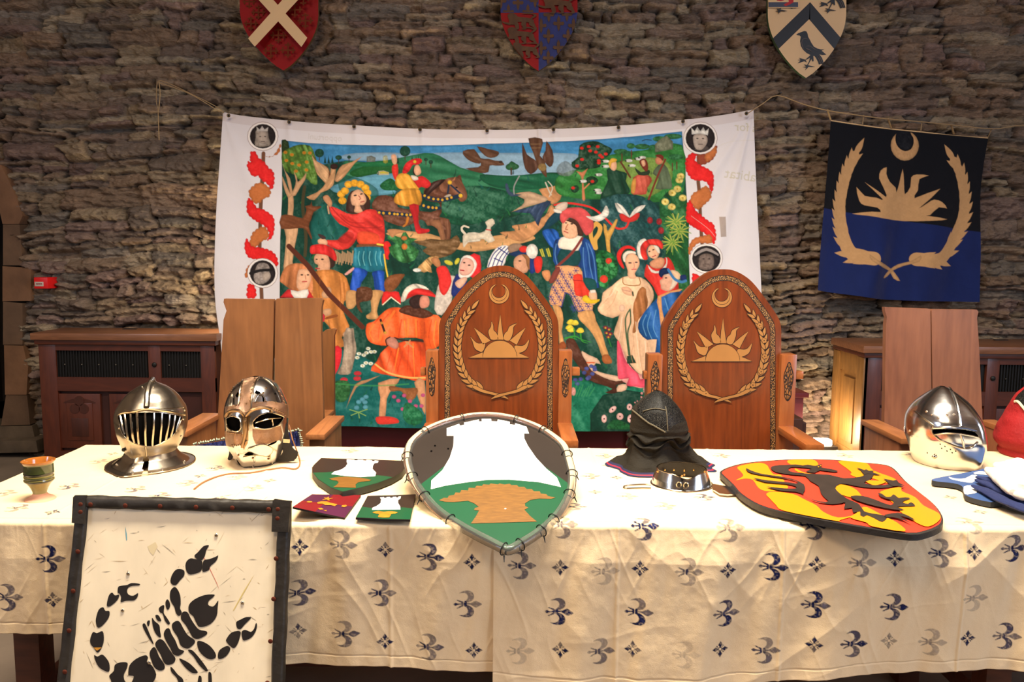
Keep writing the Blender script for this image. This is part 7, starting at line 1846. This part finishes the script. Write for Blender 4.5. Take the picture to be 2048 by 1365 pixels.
for i in range(170):
    x = R.uniform(150, 1850); y = R.uniform(-300, 1350); a = R.choice([R.uniform(-.3, .1), R.uniform(-1.1, -.5), R.uniform(.6, 1.2)]); Ls = R.uniform(20, 190) * R.uniform(.3, 1); w = R.uniform(1.5, 4.5)
    P = [(x, y), (x + Ls * cos(a) * .5, y + Ls * sin(a) * .5 + R.uniform(-4, 4)), (x + Ls * cos(a), y + Ls * sin(a))]
    ux, uy = -sin(a) * w, cos(a) * w
    n += 1; b.flat([p + nS * (.0003) for p in SP([P[0], (P[1][0] + ux, P[1][1] + uy), P[2], (P[1][0] - ux, P[1][1] - uy)])], scr[i % 3])
for k_, (c_, P) in enumerate([((110, 160, 170), '582,-30 596,40 598,90 590,100 584,40'), ((206, 110, 90), '1205,160 1300,270 1400,480 1420,540 1395,480 1295,275'), ((206, 180, 110), '1730,400 1640,540 1540,720 1548,722 1650,545'), ((214, 194, 152), '780,150 850,110 870,150 830,230 800,200')]):
    b.flat([p + nS * .0004 for p in SP(P2(P))], mat('mark_' + ('teal', 'pink', 'ochre', 'tan')[k_], c_, .6))
SC_ = ['1198,232 1230,200 1265,160 1290,142 1328,140 1305,180 1290,235 1262,272 1220,262', '1130,280 1165,255 1205,262 1262,275 1268,320 1252,372 1165,400 1130,375 1118,320', '1280,275 1330,262 1385,242 1410,230 1390,280 1340,325 1325,360 1275,376 1268,340', '1035,356 1080,352 1108,368 1106,410 1070,450 1035,492 1000,488 984,455 1000,400',
       '1020,510 1050,535 1072,590 1076,660 1070,700 1086,740 1062,768 1035,745 1020,690 1000,660 980,610 985,545', '1150,670 1200,620 1290,582 1376,578 1360,605 1325,635 1322,670 1360,685 1385,665 1410,632 1405,690 1395,770 1340,840 1250,868 1215,830 1190,775 1150,735', '1085,745 1110,728 1140,740 1165,790 1200,845 1240,890 1305,905 1305,935 1235,972 1185,960 1150,900 1120,850 1078,795',
       '1000,840 1040,812 1070,825 1100,880 1140,940 1205,992 1165,1045 1125,1058 1075,1030 1050,960 1005,890', '925,930 945,885 975,882 995,930 1030,990 1060,1060 1108,1082 1060,1122 1010,1110 985,1060 945,990', '850,1010 885,975 925,990 965,1050 1005,1110 1030,1150 1010,1190 960,1204 925,1180 895,1110 860,1055', '798,1100 830,1048 855,1060 885,1130 930,1200 930,1240 890,1256 845,1230 820,1180',
       '610,1290 620,1210 680,1150 760,1118 785,1140 775,1180 820,1210 858,1290 830,1358 800,1390 640,1390 660,1310 625,1300', '440,1300 480,1260 490,1205 540,1182 600,1185 598,1230 570,1290 575,1340 600,1390 480,1390 455,1340', '305,1118 335,1130 375,1112 410,1140 440,1190 442,1255 415,1264 355,1230 322,1180', '270,975 295,912 330,922 382,905 392,985 375,1045 355,1080 332,1094 300,1050 275,1020',
       '322,790 345,715 385,690 405,722 440,725 440,770 410,820 365,865 335,870 322,830', '418,672 435,590 465,560 490,585 526,580 522,610 490,650 440,685', '515,560 520,510 555,498 600,492 640,475 708,482 706,496 650,500 610,515 598,550 615,580 655,588 695,565 690,600 660,630 610,632 580,635 542,645 545,600 530,570',
       '735,850 755,835 775,870 800,930 830,1000 832,1022 800,980 760,910', '775,830 785,810 802,812 795,850 785,860', '820,785 845,815 885,850 892,900 900,955 880,955 850,920 828,860', '850,765 875,760 898,795 900,816 870,810', '882,700 910,675 930,678 925,740 950,780 980,830 965,845 935,810 915,750 890,735', '940,650 955,620 975,640 982,680 965,712 948,700',
       '1140,1075 1175,1072 1215,1110 1260,1165 1300,1220 1318,1255 1295,1258 1240,1205 1190,1130', '1062,1150 1100,1160 1160,1195 1225,1262 1215,1278 1170,1272 1110,1220', '985,1222 1010,1240 1050,1290 1095,1330 1100,1390 1070,1390 1040,1320 995,1270', '1225,1390 1235,1310 1250,1302 1262,1320 1258,1390', '1322,1280 1335,1268 1350,1290 1352,1390 1325,1390',
       '1222,1000 1260,993 1330,1030 1380,1090 1388,1135 1350,1155 1300,1140 1240,1080', '1408,1105 1430,1065 1490,1035 1518,1062 1490,1115 1450,1145 1412,1150', '1482,975 1530,915 1606,905 1602,960 1580,1020 1550,1055 1515,1035 1485,1000', '1570,825 1610,800 1660,778 1702,782 1680,810 1640,850 1610,884 1580,878', '1618,910 1650,892 1700,910 1730,880 1745,832 1755,850 1745,900 1705,960 1640,988 1622,960']
for P in SC_: b.flat([p + nS * .0008 for p in SP(smooth(P2(P), 3))], scm)
b.flat([p + nS * .0011 for p in SP(P2('300,1050 375,1048 345,1070 330,1078'))], mat('ochre_chip', (190, 130, 40), .6))
b.build('panel', t, angle=30)
# riveted frame: four rails and corner pieces
fr(0, 860, 2.703)
ax_u = (o4[1] - o4[0]).normalized()


def rail(name, a, c_, w, th=.010, off=0):
    d = (c_ - a).normalized(); s_ = d.cross(nS); b = MB()
    f0 = nS * (th + off)
    n_ = 26; prof = [(0, -.016), (-.002, .0), (.002, .75 * th), (w * .2, th), (w * .8, th), (w - .002, .7 * th), (w, .0)]
    vs = []; fs = []
    for i in range(n_ + 1):
        p = a + (c_ - a) * i / n_
        for x, z in prof: vs.append(p + s_ * x + nS * (z + off) + s_ * .0012 * sin(i * 1.7 + z * 300))
    m_ = len(prof)
    for i in range(n_):
        for j in range(m_ - 1): fs.append((i * m_ + j, i * m_ + j + 1, (i + 1) * m_ + j + 1, (i + 1) * m_ + j))
    fs += [list(range(m_)), [n_ * m_ + j for j in range(m_)][::-1]]
    b.add(vs, fs, frm); return b.build(name, t, angle=40)


W_ = .0285
rails = [rail('frame_rail', p, q, W_) for p, q in ((o4[0], o4[1]), (o4[1], br_), (br_, bl_), (bl_, o4[0]))]
fr(0, 860, 2.703)
for (x0, y0, x1, y1, x2, y2, x3, y3) in [(412, 352, 480, 352, 466, 508, 402, 500), (1484, 372, 1578, 384, 1566, 550, 1476, 548)]:
    b = MB(); b.prism([p + nS * .0125 for p in SP([(x0 + 8, y0), (x1, y1), (x2, y2), (x3, y3), (x0 - 2, y0 + 10)])], tuple(-nS * .006), frm); b.build('corner_patch', t)
fr(0, 860, 2.703)
dots('rivet', rails[0], [SP([q])[0] + nS * .012 for q in [(450, 402), (450, 443), (503, 402), (690, 408), (877, 411), (1070, 416), (1265, 420), (1460, 428), (1510, 428), (1508, 478)]], .0058, rv, (1, .3, 1), 6)
dots('rivet', rails[3], [SP([q])[0] + nS * .012 for q in [(435, 655), (410, 867), (388, 1080), (365, 1302)]], .0058, rv, (1, .3, 1), 6)
dots('rivet', rails[1], [SP([q])[0] + nS * .012 for q in [(1500, 692), (1487, 910), (1470, 1137), (1454, 1360)]], .0058, rv, (1, .3, 1), 6)
fr(120, 1060, 4.452)
dots('bolt', t, [SP([q])[0] + nS * .001 for q in [(1392, 50), (558, 720), (1625, 652), (795, 1185), (608, 392)]], .0045, steel_edge, (1, .5, 1), 6)

for o in bpy.data.objects:
    if '_o' in o: del o['_o']
